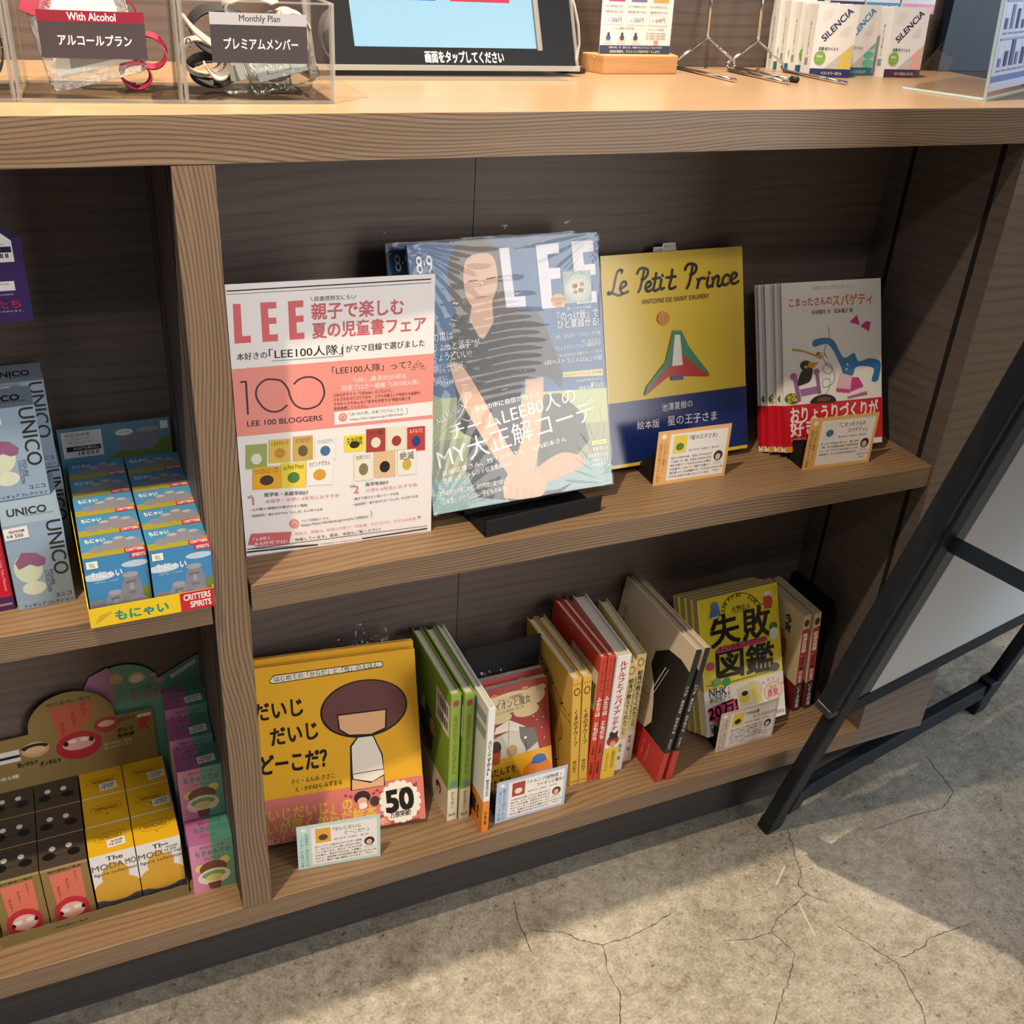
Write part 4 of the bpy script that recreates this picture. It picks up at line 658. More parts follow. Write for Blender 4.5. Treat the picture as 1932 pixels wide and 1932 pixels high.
('T','ーも、衣装がよりぬきの挿絵と大人',22.05,12.88,80.85,16.28,'2A2320',0.01),('T','の心に響かれる本となりました。',22.05,7.7,80.33,11.1,'2A2320',0.01),('E',90.83,31.08,6.51,7.03,'5a2a22'),
('U',),('E',90.51,29.6,3.78,4.44,'E3B596'),('P',[(84.0,19.24),(86.1,23.68),(95.55,23.68),(97.65,19.24)],'D8D6DA'),('T','LEE100人隊',81.9,13.69,99.75,16.28,'6a615c',0),
('T','TBさん',86.1,8.88,95.55,11.84,'6a615c',0),('R',18.9,70.3,20.48,70.89,'F7EFD8'),('R',18.9,2.37,20.48,2.96,'F7EFD8'),('R',22.05,70.3,23.62,70.89,'F7EFD8'),
('R',22.05,2.37,23.62,2.96,'F7EFD8'),('R',25.2,70.3,26.78,70.89,'F7EFD8'),('R',25.2,2.37,26.78,2.96,'F7EFD8'),('R',28.35,70.3,29.93,70.89,'F7EFD8'),('R',28.35,2.37,29.93,2.96,'F7EFD8'),
('R',31.5,70.3,33.08,70.89,'F7EFD8'),('R',31.5,2.37,33.08,2.96,'F7EFD8'),('R',34.65,70.3,36.23,70.89,'F7EFD8'),('R',34.65,2.37,36.23,2.96,'F7EFD8'),('R',37.8,70.3,39.38,70.89,'F7EFD8'),
('R',37.8,2.37,39.38,2.96,'F7EFD8'),('R',40.95,70.3,42.52,70.89,'F7EFD8'),('R',40.95,2.37,42.52,2.96,'F7EFD8'),('R',44.1,70.3,45.68,70.89,'F7EFD8'),('R',44.1,2.37,45.68,2.96,'F7EFD8'),
('R',47.25,70.3,48.83,70.89,'F7EFD8'),('R',47.25,2.37,48.83,2.96,'F7EFD8'),('R',50.4,70.3,51.98,70.89,'F7EFD8'),('R',50.4,2.37,51.98,2.96,'F7EFD8'),('R',53.55,70.3,55.12,70.89,'F7EFD8'),
('R',53.55,2.37,55.12,2.96,'F7EFD8'),('R',56.7,70.3,58.28,70.89,'F7EFD8'),('R',56.7,2.37,58.28,2.96,'F7EFD8'),('R',59.85,70.3,61.43,70.89,'F7EFD8'),('R',59.85,2.37,61.43,2.96,'F7EFD8'),
('R',63.0,70.3,64.58,70.89,'F7EFD8'),('R',63.0,2.37,64.58,2.96,'F7EFD8'),('R',66.15,70.3,67.73,70.89,'F7EFD8'),('R',66.15,2.37,67.73,2.96,'F7EFD8'),('R',69.3,70.3,70.88,70.89,'F7EFD8'),
('R',69.3,2.37,70.88,2.96,'F7EFD8'),('R',72.45,70.3,74.03,70.89,'F7EFD8'),('R',72.45,2.37,74.03,2.96,'F7EFD8'),('R',75.6,70.3,77.17,70.89,'F7EFD8'),('R',75.6,2.37,77.17,2.96,'F7EFD8'),
('R',78.75,70.3,80.33,70.89,'F7EFD8'),('R',78.75,2.37,80.33,2.96,'F7EFD8'),('R',81.9,70.3,83.48,70.89,'F7EFD8'),('R',81.9,2.37,83.48,2.96,'F7EFD8'),('R',85.05,70.3,86.62,70.89,'F7EFD8'),
('R',85.05,2.37,86.62,2.96,'F7EFD8'),('R',88.2,70.3,89.78,70.89,'F7EFD8'),('R',88.2,2.37,89.78,2.96,'F7EFD8'),('R',91.35,70.3,92.92,70.89,'F7EFD8'),('R',91.35,2.37,92.92,2.96,'F7EFD8'),
('R',94.5,70.3,96.08,70.89,'F7EFD8'),('R',94.5,2.37,96.08,2.96,'F7EFD8'),('R',97.65,70.3,99.23,70.89,'F7EFD8'),('R',97.65,2.37,99.23,2.96,'F7EFD8'),],
None),
'pop_ship':(105,74,[
('R',0.0,0.0,105.0,74.0,'CDBFB0'),('U',),('R',17.85,4.44,100.8,68.82,'E6DDD4'),('U',),('V','自由研究・身のまわりの',9.45,2.96,14.18,60.68,'6a5a4a',0.02),('V','「ふしぎ」から学べる本',3.15,2.96,7.88,57.72,'6a5a4a',0.02),
('E',8.4,66.6,3.36,3.26,'F2EDEA'),('R',23.1,41.44,42.0,65.86,'E0C93c'),('U',),('E',32.55,50.32,5.78,5.18,'2a2420'),('T','『失敗図鑑',45.15,57.72,70.35,64.38,'2A2320',0.02),
('T','すごい人ほどダメだった!』',59.85,48.84,125.37,55.5,'2A2320',0.02),('T','発行年月 / 出版社・発行所',46.2,42.18,90.3,45.14,'6a615c',0),('T','誰もが知るような歴史上の偉人たち',22.05,33.6,80.85,37.0,'2A2320',0.01),
('T','がたくさん失敗した経験が楽しく読',22.05,28.42,80.85,31.82,'2A2320',0.01),('T','めます。子どもが失敗してもいいと',22.05,23.24,80.85,26.64,'2A2320',0.01),('T','思えて前を向ける、そんな視点を持',22.05,18.06,80.85,21.46,'2A2320',0.01),
('T','てるように、大人も励まされる一冊',22.05,12.88,80.85,16.28,'2A2320',0.01),('T','になっています。',22.05,7.7,53.13,11.1,'2A2320',0.01),('E',90.83,31.08,6.51,7.03,'2a1c18'),
('U',),('E',90.51,29.6,3.78,4.44,'E3B596'),('P',[(84.0,19.24),(86.1,23.68),(95.55,23.68),(97.65,19.24)],'D8D6DA'),('T','LEE100人隊',81.9,13.69,99.75,16.28,'6a615c',0),
('T','TBさん',86.1,8.88,95.55,11.84,'6a615c',0),('R',18.9,70.3,20.48,70.89,'F7EFD8'),('R',18.9,2.37,20.48,2.96,'F7EFD8'),('R',22.05,70.3,23.62,70.89,'F7EFD8'),
('R',22.05,2.37,23.62,2.96,'F7EFD8'),('R',25.2,70.3,26.78,70.89,'F7EFD8'),('R',25.2,2.37,26.78,2.96,'F7EFD8'),('R',28.35,70.3,29.93,70.89,'F7EFD8'),('R',28.35,2.37,29.93,2.96,'F7EFD8'),
('R',31.5,70.3,33.08,70.89,'F7EFD8'),('R',31.5,2.37,33.08,2.96,'F7EFD8'),('R',34.65,70.3,36.23,70.89,'F7EFD8'),('R',34.65,2.37,36.23,2.96,'F7EFD8'),('R',37.8,70.3,39.38,70.89,'F7EFD8'),
('R',37.8,2.37,39.38,2.96,'F7EFD8'),('R',40.95,70.3,42.52,70.89,'F7EFD8'),('R',40.95,2.37,42.52,2.96,'F7EFD8'),('R',44.1,70.3,45.68,70.89,'F7EFD8'),('R',44.1,2.37,45.68,2.96,'F7EFD8'),
('R',47.25,70.3,48.83,70.89,'F7EFD8'),('R',47.25,2.37,48.83,2.96,'F7EFD8'),('R',50.4,70.3,51.98,70.89,'F7EFD8'),('R',50.4,2.37,51.98,2.96,'F7EFD8'),('R',53.55,70.3,55.12,70.89,'F7EFD8'),
('R',53.55,2.37,55.12,2.96,'F7EFD8'),('R',56.7,70.3,58.28,70.89,'F7EFD8'),('R',56.7,2.37,58.28,2.96,'F7EFD8'),('R',59.85,70.3,61.43,70.89,'F7EFD8'),('R',59.85,2.37,61.43,2.96,'F7EFD8'),
('R',63.0,70.3,64.58,70.89,'F7EFD8'),('R',63.0,2.37,64.58,2.96,'F7EFD8'),('R',66.15,70.3,67.73,70.89,'F7EFD8'),('R',66.15,2.37,67.73,2.96,'F7EFD8'),('R',69.3,70.3,70.88,70.89,'F7EFD8'),
('R',69.3,2.37,70.88,2.96,'F7EFD8'),('R',72.45,70.3,74.03,70.89,'F7EFD8'),('R',72.45,2.37,74.03,2.96,'F7EFD8'),('R',75.6,70.3,77.17,70.89,'F7EFD8'),('R',75.6,2.37,77.17,2.96,'F7EFD8'),
('R',78.75,70.3,80.33,70.89,'F7EFD8'),('R',78.75,2.37,80.33,2.96,'F7EFD8'),('R',81.9,70.3,83.48,70.89,'F7EFD8'),('R',81.9,2.37,83.48,2.96,'F7EFD8'),('R',85.05,70.3,86.62,70.89,'F7EFD8'),
('R',85.05,2.37,86.62,2.96,'F7EFD8'),('R',88.2,70.3,89.78,70.89,'F7EFD8'),('R',88.2,2.37,89.78,2.96,'F7EFD8'),('R',91.35,70.3,92.92,70.89,'F7EFD8'),('R',91.35,2.37,92.92,2.96,'F7EFD8'),
('R',94.5,70.3,96.08,70.89,'F7EFD8'),('R',94.5,2.37,96.08,2.96,'F7EFD8'),('R',97.65,70.3,99.23,70.89,'F7EFD8'),('R',97.65,2.37,99.23,2.96,'F7EFD8'),],
None),
'green_spine':(14,221,[
('R',0.0,0.0,14.0,57.46,'E3DCC0'),('U',),('E',7.0,205.53,4.2,5.3,'A03a6a'),('V','おばけのてんぷらずかん',3.92,83.98,10.08,185.64,'8a6a28',0.04),('E',7.0,66.3,4.76,5.75,'5a8a9a'),
('V','かとうやこ',4.2,22.1,9.52,53.04,'2A2320',0.02),('T','童心社',2.24,7.74,11.76,13.26,'2A2320',0.02),],
None),
'green_back':(152,221,[
('R',0.0,0.0,152.0,57.46,'E3DCC0'),('U',),('R',100.32,145.86,148.96,198.9,'EDEAE6'),('U',),('R',106.4,176.8,107.31,194.48,'2A2320'),('R',106.4,154.7,107.31,170.17,'2A2320'),
('R',108.15,176.8,109.06,194.48,'2A2320'),('R',108.15,154.7,109.06,170.17,'2A2320'),('R',109.9,176.8,110.81,194.48,'2A2320'),('R',109.9,154.7,110.81,170.17,'2A2320'),
('R',113.39,176.8,114.3,194.48,'2A2320'),('R',113.39,154.7,114.3,170.17,'2A2320'),('R',115.14,176.8,116.05,194.48,'2A2320'),('R',115.14,154.7,116.05,170.17,'2A2320'),
('R',116.89,176.8,117.8,194.48,'2A2320'),('R',116.89,154.7,117.8,170.17,'2A2320'),('R',118.64,176.8,119.55,194.48,'2A2320'),('R',118.64,154.7,119.55,170.17,'2A2320'),
('R',122.13,176.8,123.04,194.48,'2A2320'),('R',122.13,154.7,123.04,170.17,'2A2320'),('R',123.88,176.8,124.79,194.48,'2A2320'),('R',123.88,154.7,124.79,170.17,'2A2320'),
('R',125.63,176.8,126.54,194.48,'2A2320'),('R',125.63,154.7,126.54,170.17,'2A2320'),('R',127.38,176.8,128.29,194.48,'2A2320'),('R',127.38,154.7,128.29,170.17,'2A2320'),
('R',130.87,176.8,131.78,194.48,'2A2320'),('R',130.87,154.7,131.78,170.17,'2A2320'),('R',132.62,176.8,133.53,194.48,'2A2320'),('R',132.62,154.7,133.53,170.17,'2A2320'),
('R',134.37,176.8,135.28,194.48,'2A2320'),('R',134.37,154.7,135.28,170.17,'2A2320'),('R',136.12,176.8,137.03,194.48,'2A2320'),('R',136.12,154.7,137.03,170.17,'2A2320'),
('R',139.61,176.8,140.52,194.48,'2A2320'),('R',139.61,154.7,140.52,170.17,'2A2320'),('R',141.36,176.8,142.27,194.48,'2A2320'),('R',141.36,154.7,142.27,170.17,'2A2320'),
('R',143.11,176.8,144.02,194.48,'2A2320'),('R',143.11,154.7,144.02,170.17,'2A2320'),('E',68.4,110.5,27.36,30.94,'3c5a3a'),('E',91.2,119.34,12.16,13.26,'C9a070'),
('E',79.04,88.4,13.68,17.68,'6a2f3a'),('R',45.6,123.76,60.8,145.86,'DDD9C8'),('E',118.56,35.36,9.12,9.95,'7a3030'),('T','とうさん、なんでもできるよ',30.4,205.53,91.2,209.95,'5f7a2a',0),
('U',),('E',120.08,32.05,4.56,5.53,'E8d0b0'),],
None),
'pinch_spine':(10,217,[
('R',0.0,0.0,10.0,56.42,'E58A22'),('U',),('V','大ピンチ',2.2,134.54,8.0,162.75,'2f8a4a',0.05),('V','ずかん3',2.2,101.99,8.0,133.45,'26201c',0.05),('V','鈴木のりたけ',2.6,65.1,7.4,95.48,'2A2320',0.03),
('V','小学館',2.8,13.02,7.0,39.06,'2A2320',0.02),],
None),
'pinch_back':(188,217,[
('R',0.0,0.0,188.0,56.42,'E58A22'),('U',),('R',150.4,184.45,182.36,199.64,'7f8c8a'),('R',150.4,160.58,182.36,175.77,'7f8c8a'),('U',),('R',152.28,185.53,154.16,198.56,'C9CFCE'),
('R',152.28,161.66,154.16,174.69,'C9CFCE'),('R',156.04,185.53,157.92,198.56,'C9CFCE'),('R',156.04,161.66,157.92,174.69,'C9CFCE'),('R',159.8,185.53,161.68,198.56,'C9CFCE'),
('R',159.8,161.66,161.68,174.69,'C9CFCE'),('R',163.56,185.53,165.44,198.56,'C9CFCE'),('R',163.56,161.66,165.44,174.69,'C9CFCE'),('R',167.32,185.53,169.2,198.56,'C9CFCE'),
('R',167.32,161.66,169.2,174.69,'C9CFCE'),('R',171.08,185.53,172.96,198.56,'C9CFCE'),('R',171.08,161.66,172.96,174.69,'C9CFCE'),('R',174.84,185.53,176.72,198.56,'C9CFCE'),
('R',174.84,161.66,176.72,174.69,'C9CFCE'),('R',178.6,185.53,180.48,198.56,'C9CFCE'),('R',178.6,161.66,180.48,174.69,'C9CFCE'),('T','笑撃!',103.4,13.02,174.84,43.4,'2A2320',0.06),
],
None),
'kuma_spine':(13,199,[
('V','くまの子ウーフ',2.6,75.62,10.4,143.28,'1A1614',0.03),('V','神沢利子',3.38,23.88,9.36,47.76,'4a3a18',0.02),('T','ポプラ社',1.82,4.97,11.18,8.96,'4a3a18',0),('E',6.5,175.12,4.68,7.16,'6a4a1a'),
('U',),('E',6.5,175.12,3.12,4.78,'D8B048'),('T','・・・',2.6,187.06,10.4,191.04,'4a3a18',0.03),],
None),
'kuma_front':(151,199,[
('Q','くまの子ウーフ',18.12,173.13,120.8,127.36,11,'1A1614',0.04),('L',[(30.2,143.28),(45.3,151.24),(63.42,139.3),(66.44,123.38),(99.66,115.42),(117.78,99.5),(123.82,75.62),(111.74,51.74),(114.76,23.88),(99.66,7.96)],1.4,'5a3414'),
('P',[(30.2,139.3),(63.42,131.34),(96.64,111.44),(120.8,91.54),(120.8,71.64),(108.72,51.74),(111.74,23.88),(93.62,5.97),(30.2,1.99)],'C98a3c'),('U',),('T','神沢利子・作',114.76,126.36,144.96,131.34,'4a3a18',0),
('T','井上洋介・絵',117.78,116.42,146.47,121.39,'4a3a18',0),],
None),
'red_spine':(10,225,[
('V','アーノルド・ローベル',2.4,164.25,7.6,218.25,'3a1410',0.02),('V','ふたりは ともだち',1.0,76.5,9.0,155.25,'F2EDEA',0.06),('V','三木卓訳',2.8,49.5,7.2,67.5,'3a1410',0.02),
('V','文化出版局',2.8,11.25,7.2,36.0,'3a1410',0.02),],
None),
'red_back':(148,225,[
('R',66.6,130.5,146.52,198.0,'DCD6C8'),('U',),('R',124.32,139.5,125.06,175.5,'2A2320'),('R',125.58,139.5,126.32,175.5,'2A2320'),('R',128.09,139.5,128.83,175.5,'2A2320'),
('R',129.35,139.5,130.09,175.5,'2A2320'),('R',130.61,139.5,131.35,175.5,'2A2320'),('R',133.13,139.5,133.87,175.5,'2A2320'),('R',134.38,139.5,135.12,175.5,'2A2320'),
('R',135.64,139.5,136.38,175.5,'2A2320'),('R',138.16,139.5,138.9,175.5,'2A2320'),('R',139.42,139.5,140.16,175.5,'2A2320'),('R',140.67,139.5,141.41,175.5,'2A2320'),
('R',143.19,139.5,143.93,175.5,'2A2320'),],
None),
'rudolf_spine':(21,222,[
('V','ルドルフとイッパイアッテナ',4.62,88.8,16.38,213.12,'A8242c',0.05),('E',10.92,71.04,9.24,10.21,'A03028'),('U',),('P',[(4.2,84.36),(6.3,88.8),(12.6,84.36),(17.64,88.8),(16.8,75.48),(5.04,73.26)],'2a2422'),
('E',11.55,64.38,4.62,5.77,'D9A070'),('R',0.0,-0.0,21.0,57.72,'E5C23c'),('U',),('V','百周年名作えほん',11.76,17.76,18.06,51.06,'2a2422',0.02),('V','大切なものを',3.78,13.32,8.4,48.84,'8a5a1a',0.02),
],
None),
'kyu_spine':(14,198,[
('R',0.0,0.0,14.0,59.4,'E9E2D6'),('U',),('E',7.0,184.14,5.04,7.92,'B08a3a'),('U',),('E',7.0,184.14,2.8,4.55,'E5D090'),('V','給食が教えてくれたこと',5.04,67.32,12.32,170.28,'2a2018',0.03),
('V','最高の献立を作る、',1.12,71.28,4.2,158.4,'5a4a30',0),('V','松丸 奨',4.2,19.8,9.8,51.48,'2A2320',0.02),],
None),
'its_spine':(8,235,[
('R',0.0,54.05,8.0,235.0,'1b1b20'),('R',0.0,0.0,8.0,54.05,'B8322e'),('U',),('V','いつか あなたを わすれても',1.6,89.3,6.4,173.9,'F2EDEA',0.02),('V','桜木紫乃',1.92,61.1,5.92,79.9,'C9C4C0',0),
],
None),
'its_front':(196,235,[
('P',[(196.0,197.4),(172.48,202.1),(141.12,197.4),(113.68,176.25),(111.72,152.75),(129.36,131.6),(141.12,103.4),(148.96,75.2),(137.2,56.4),(121.52,54.05),(196.0,54.05)],'17171b'),
('U',),('L',[(145.04,169.2),(129.36,117.5)],1.2,'F2EDEA'),('L',[(152.88,171.55),(135.24,117.5)],0.8,'F2EDEA'),('L',[(70.56,98.7),(94.08,112.8),(117.6,115.15),(125.44,110.45),(123.48,105.75),(101.92,105.75),(78.4,94.0)],0.7,'1A1614'),
('L',[(70.56,86.95),(94.08,101.05),(117.6,103.4),(125.44,98.7),(123.48,94.0),(101.92,94.0),(78.4,82.25)],0.7,'1A1614'),('L',[(70.56,75.2),(94.08,89.3),(117.6,91.65),(125.44,86.95),(123.48,82.25),(101.92,82.25),(78.4,70.5)],0.7,'1A1614'),
('L',[(70.56,61.1),(94.08,75.2),(117.6,77.55),(125.44,72.85),(123.48,68.15),(101.92,68.15),(78.4,56.4)],0.7,'1A1614'),('R',0.0,0.0,196.0,54.05,'B8322e'),
('U',),('V','いつか',60.76,131.6,70.56,173.9,'5a5048',0.02),('V','わすれ',15.68,141.0,23.52,197.4,'6a6058',0.01),('V','わたしの母さん',101.92,11.75,106.82,42.3,'E3A59a',0),
('V','わたしの母さん',115.64,11.75,120.54,42.3,'E3A59a',0),('V','わたしの母さん',129.36,11.75,134.26,42.3,'E3A59a',0),('V','わたしの母さん',143.08,11.75,147.98,42.3,'E3A59a',0),
('V','わたしの母さん',156.8,11.75,161.7,42.3,'E3A59a',0),],
None),
'com_spine':(12.4,193,[
('R',0.0,0.0,12.4,57.9,'221d20'),('R',0.0,58.87,12.4,165.98,'B03038'),('E',6.2,177.56,4.46,6.95,'4a3a2a'),('U',),('V','絶滅危惧職、',2.23,111.94,10.42,158.26,'F2EDEA',0.05),
('V','マネキン屋',2.23,84.92,10.42,110.01,'1A1614',0.05),('V','はじめます',2.23,59.83,10.42,82.99,'F2EDEA',0.05),('V','いずみ朔庵',2.98,5.79,9.92,54.04,'D9D4CE',0.03),
],
None),
'com_front':(106,193,[
('R',0.0,0.0,106.0,54.04,'7a2030'),('U',),('P',[(42.4,135.1),(63.6,138.96),(76.32,106.15),(74.2,69.48),(47.7,65.62),(38.16,96.5)],'C78a5a'),('V','今宵',63.6,138.96,79.5,173.7,'1A1614',0.05),
('R',58.3,84.92,72.08,123.52,'9a5a30'),('U',),('R',31.8,19.3,63.6,46.32,'1d191c'),('T','妖怪',37.1,27.02,61.48,42.46,'E8e0d8',0.03),],
None),
'unico_front':(53,97,[
('E',15.9,46.56,12.72,16.49,'C9D3B8'),('E',18.02,23.28,10.6,7.76,'CFD6BC'),('P',[(5.3,54.32),(12.72,64.99),(25.44,62.08),(32.86,54.32),(30.74,47.53),(24.38,46.56),(18.02,50.44),(7.42,46.56)],'8A5A7C'),
('U',),('VR','UNICO',38,95,51.5,34,'2A2320',0.02),('VR','FIGURE',33.5,41,37,23,'3a4250',0.0),('VR','COLLECTION',29.5,41,33,16,'3a4250',0.0),('T','ユニコ',34.98,8.73,49.82,12.61,'2A2320',0.02),
('T','フィギュアコレクション',5.3,1.94,50.88,5.82,'2A2320',0.02),],
None),
'unico_top':(53,48,[
('T','UNICO',6.36,15.36,41.34,29.76,'1e222a',0.05),('T','FIGURE COLLECTION',21.2,11.52,46.64,14.4,'3a4250',0),],
None),
'tsutaya':(19,11,[
('T','TSUTAYA®',3.42,6.38,17.1,9.02,'22222a',0.05),('T','¥',4.18,1.54,6.08,4.95,'22222a',0.03),('T','550',7.98,1.32,15.2,5.06,'3a3a42',0.02),('T','税込',1.14,1.98,3.61,4.95,'22222a',0.02),
],
None),
'moai_front':(57,72,[
('R',0.0,0.0,57.0,72.0,'3F86B8'),('U',),('E',11.4,50.4,14.82,4.32,'C9D9E4'),('E',45.6,59.04,12.54,3.6,'B9CFE0'),('P',[(34.2,0.0),(45.6,27.36),(57.0,34.56),(57.0,0.0)],'6E7F3C'),
('P',[(0.0,10.08),(22.8,14.4),(57.0,7.2),(57.0,0.0),(0.0,0.0)],'7c8a44'),('U',),('E',7.98,12.96,11.4,11.52,'7f7f8c'),('E',23.94,15.84,9.69,15.84,'8b8b97'),
('E',39.9,27.36,9.69,21.6,'83838f'),('E',43.32,11.52,12.54,11.52,'8f8f9b'),('U',),('E',23.94,30.24,6.27,2.88,'9d9da8'),('E',39.9,47.52,7.41,3.24,'9d9da8'),
('P',[(19.84,24.48),(27.59,25.2),(27.59,22.32),(19.84,21.6)],'6c6c78'),('P',[(22.8,22.32),(25.08,22.32),(25.76,16.99),(22.12,16.99)],'9d9da8'),('R',21.2,13.54,26.68,14.69,'6c6c78'),
('P',[(34.77,40.32),(44.46,41.04),(44.46,38.16),(34.77,37.44)],'6c6c78'),('P',[(38.76,38.16),(41.04,38.16),(42.18,30.96),(37.62,30.96)],'9d9da8'),('R',36.48,26.64,43.32,28.08,'6c6c78'),
('U',),('T','もにゃい',5.13,48.24,33.06,56.16,'F0F2F4',0.06),('T','これは「ねこ」…じゃないの?',6.84,43.2,28.5,45.36,'E4E8EC',0),('R',2.28,60.48,12.54,68.4,'EEF2E4'),('U',),
('T','YELL',4.56,61.92,10.26,66.24,'6a9a4a',0.03),('R',42.18,65.52,57.0,72.0,'C9303a'),('U',),('T','SPIRITS',43.89,66.96,55.86,70.56,'F2EDEA',0.04),],
None),
'moai_top':(57,40,[
('R',0.0,0.0,57.0,40.0,'4E90BE'),('U',),('P',[(0.0,11.2),(17.1,13.6),(39.9,10.4),(57.0,13.6),(57.0,0.0),(0.0,0.0)],'A8A03c'),('U',),('E',13.68,13.6,6.84,6.4,'8b8b97'),
('E',25.08,17.6,6.84,9.6,'8b8b97'),('E',35.34,20.8,7.41,12.0,'8b8b97'),('E',45.6,17.6,9.12,10.4,'8b8b97'),('U',),('E',25.08,24.0,4.56,2.8,'B0B0ba'),('E',35.34,29.6,4.56,2.8,'B0B0ba'),
('E',45.6,25.6,4.56,2.8,'B0B0ba'),('T','もにゃい',4.56,26.4,22.8,34.4,'F0F2F4',0.05),('R',37.62,0.0,57.0,8.0,'C9303a'),('U',),('T','CRITTERS',39.33,1.6,55.29,6.4,'F2EDEA',0.04),
],
None),
'moai_tray':(116,22,[
('P',[(83.52,22.0),(116.0,22.0),(116.0,0.0),(83.52,0.0)],'C4202c'),('U',),('T','もにゃい',23.2,3.96,71.92,15.4,'2f8a7c',0.06),('P',[(4.64,4.4),(9.28,13.2),(20.88,15.84),(18.56,13.2),(9.28,6.6)],'C9A52c'),
('T','CRITTERS',87.0,12.32,112.52,19.36,'F2EDEA',0.05),('T','SPIRITS',92.8,3.08,112.52,10.12,'F2EDEA',0.05),],
None),
'moai_head':(112,42,[
('R',0.0,0.0,112.0,42.0,'5E8FA8'),('U',),('P',[(44.8,0.0),(67.2,12.6),(89.6,11.76),(112.0,21.0),(112.0,0.0)],'6E7F3C'),('E',71.68,15.96,13.44,9.24,'7f7f8c'),
('E',87.36,21.0,12.32,14.28,'83838f'),('U',),('E',89.6,31.08,11.2,3.36,'9d9da8'),('E',64.96,30.24,8.96,3.78,'F2EDEA'),('T','もにゃいのよ',59.36,28.98,70.56,31.92,'2A2320',0),
('R',101.92,29.4,109.76,38.64,'EEF2E4'),('R',3.36,6.72,42.56,37.8,'E9E9EC'),('U',),('T','新品 玩具菓',6.72,31.92,31.36,35.28,'2A2320',0),('T','CD・セルソフト',6.72,27.72,29.12,30.24,'2A2320',0),
('T','「小島」ゲームキャラン',6.72,23.52,33.6,26.04,'2A2320',0),('R',6.72,14.28,40.32,20.16,'15192a'),('U',),('T','352円(税込)',13.44,15.12,38.08,19.32,'F2EDEA',0.02),
('R',17.92,9.24,18.82,13.44,'2A2320'),('R',21.06,9.24,21.95,13.44,'2A2320'),('R',22.62,9.24,23.52,13.44,'2A2320'),('R',25.76,9.24,26.66,13.44,'2A2320'),
('R',27.33,9.24,28.22,13.44,'2A2320'),('R',30.46,9.24,31.36,13.44,'2A2320'),('R',32.03,9.24,32.93,13.44,'2A2320'),('R',35.17,9.24,36.06,13.44,'2A2320'),
('R',36.74,9.24,37.63,13.44,'2A2320'),],
None),
'purple_card':(60,88,[
('R',0.0,56.32,51.6,88.0,'EDEBEF'),('U',),('P',[(37.2,88.0),(51.6,88.0),(51.6,75.68)],'2A1B4A'),('U',),('R',0.0,65.12,50.4,70.4,'141b3a'),('T','北欧倉敷ガチャ',6.0,71.28,45.0,73.48,'55555f',0),
('T','円(税込)',18.0,66.0,40.8,69.52,'F2EDEA',0.02),('U',),('R',18.0,60.28,18.96,64.24,'2A2320'),('R',21.12,60.28,22.08,64.24,'2A2320'),('R',22.68,60.28,23.64,64.24,'2A2320'),
('R',25.8,60.28,26.76,64.24,'2A2320'),('R',27.36,60.28,28.32,64.24,'2A2320'),('R',30.48,60.28,31.44,64.24,'2A2320'),('R',32.04,60.28,33.0,64.24,'2A2320'),
('R',35.16,60.28,36.12,64.24,'2A2320'),('R',36.72,60.28,37.68,64.24,'2A2320'),('R',39.84,60.28,40.8,64.24,'2A2320'),('R',41.4,60.28,42.36,64.24,'2A2320'),
('R',44.52,60.28,45.48,64.24,'2A2320'),('R',46.08,60.28,47.04,64.24,'2A2320'),('R',0.0,29.92,48.0,38.72,'E3DEE2'),('U',),('T','対象年齢',33.0,35.2,43.2,37.4,'8a4a4a',0),
('T','個性豊かな登場人物の立体化',3.0,25.52,45.6,27.28,'C9C0D9',0),('T','武将たち',3.0,13.2,50.4,21.12,'A8284c',0.05),('T','全5種からお選びいただけます。',3.0,9.68,51.6,11.44,'D9D2E4',0),
],
None),
'dar_front':(51,92,[
('T','現代美術二等兵',7.14,83.72,43.86,87.4,'2a1f12',0.02),('P',[(8.16,80.96),(42.84,82.8),(42.84,31.28),(10.2,27.6)],'D9735C'),('U',),('V','ダルマー',33.66,58.88,37.74,79.12,'6a1f1a',0.02),
('V','ダルマー',23.46,47.84,27.54,69.92,'6a1f1a',0.02),('V','ダルマー',13.26,36.8,17.34,60.72,'6a1f1a',0.02),('E',25.5,16.56,19.38,22.08,'C22E40'),('U',),('E',25.5,16.56,13.77,12.88,'E9B9A2'),
('U',),('E',13.26,14.72,2.04,3.68,'3a1a18'),('E',37.74,18.4,2.04,3.68,'3a1a18'),('E',18.36,18.4,4.59,3.68,'EFE3DC'),('E',31.62,20.24,4.59,3.68,'EFE3DC'),
],
None),
'dar_top':(51,49,[
('E',15.3,30.38,3.57,3.92,'E9E6E4'),('E',11.22,18.62,7.14,5.88,'15110f'),('E',33.66,30.38,3.57,3.92,'E9E6E4'),('E',38.25,18.62,7.14,5.88,'15110f'),('L',[(17.34,16.66),(30.6,18.62)],0.5,'15110f'),
],
None),
'mod_front':(51,92,[
('R',0.0,0.0,51.0,16.56,'4F4A5C'),('U',),('E',25.5,55.2,15.3,20.24,'D6A23a'),('E',25.5,31.28,26.52,20.24,'D6A23a'),('P',[(0.0,36.8),(0.0,16.56),(51.0,16.56),(51.0,36.8)],'D6A23a'),
('U',),('T','The',18.36,80.04,36.72,87.4,'2A2320',0.02),('T','MODA',1.02,67.16,36.72,76.36,'55504c',0.0),('T','MO',38.76,67.16,50.49,76.36,'55504c',0.0),
('T','figure collection',2.04,57.04,50.49,63.48,'3a342f',0.0),],
None),
'mod_top':(51,49,[
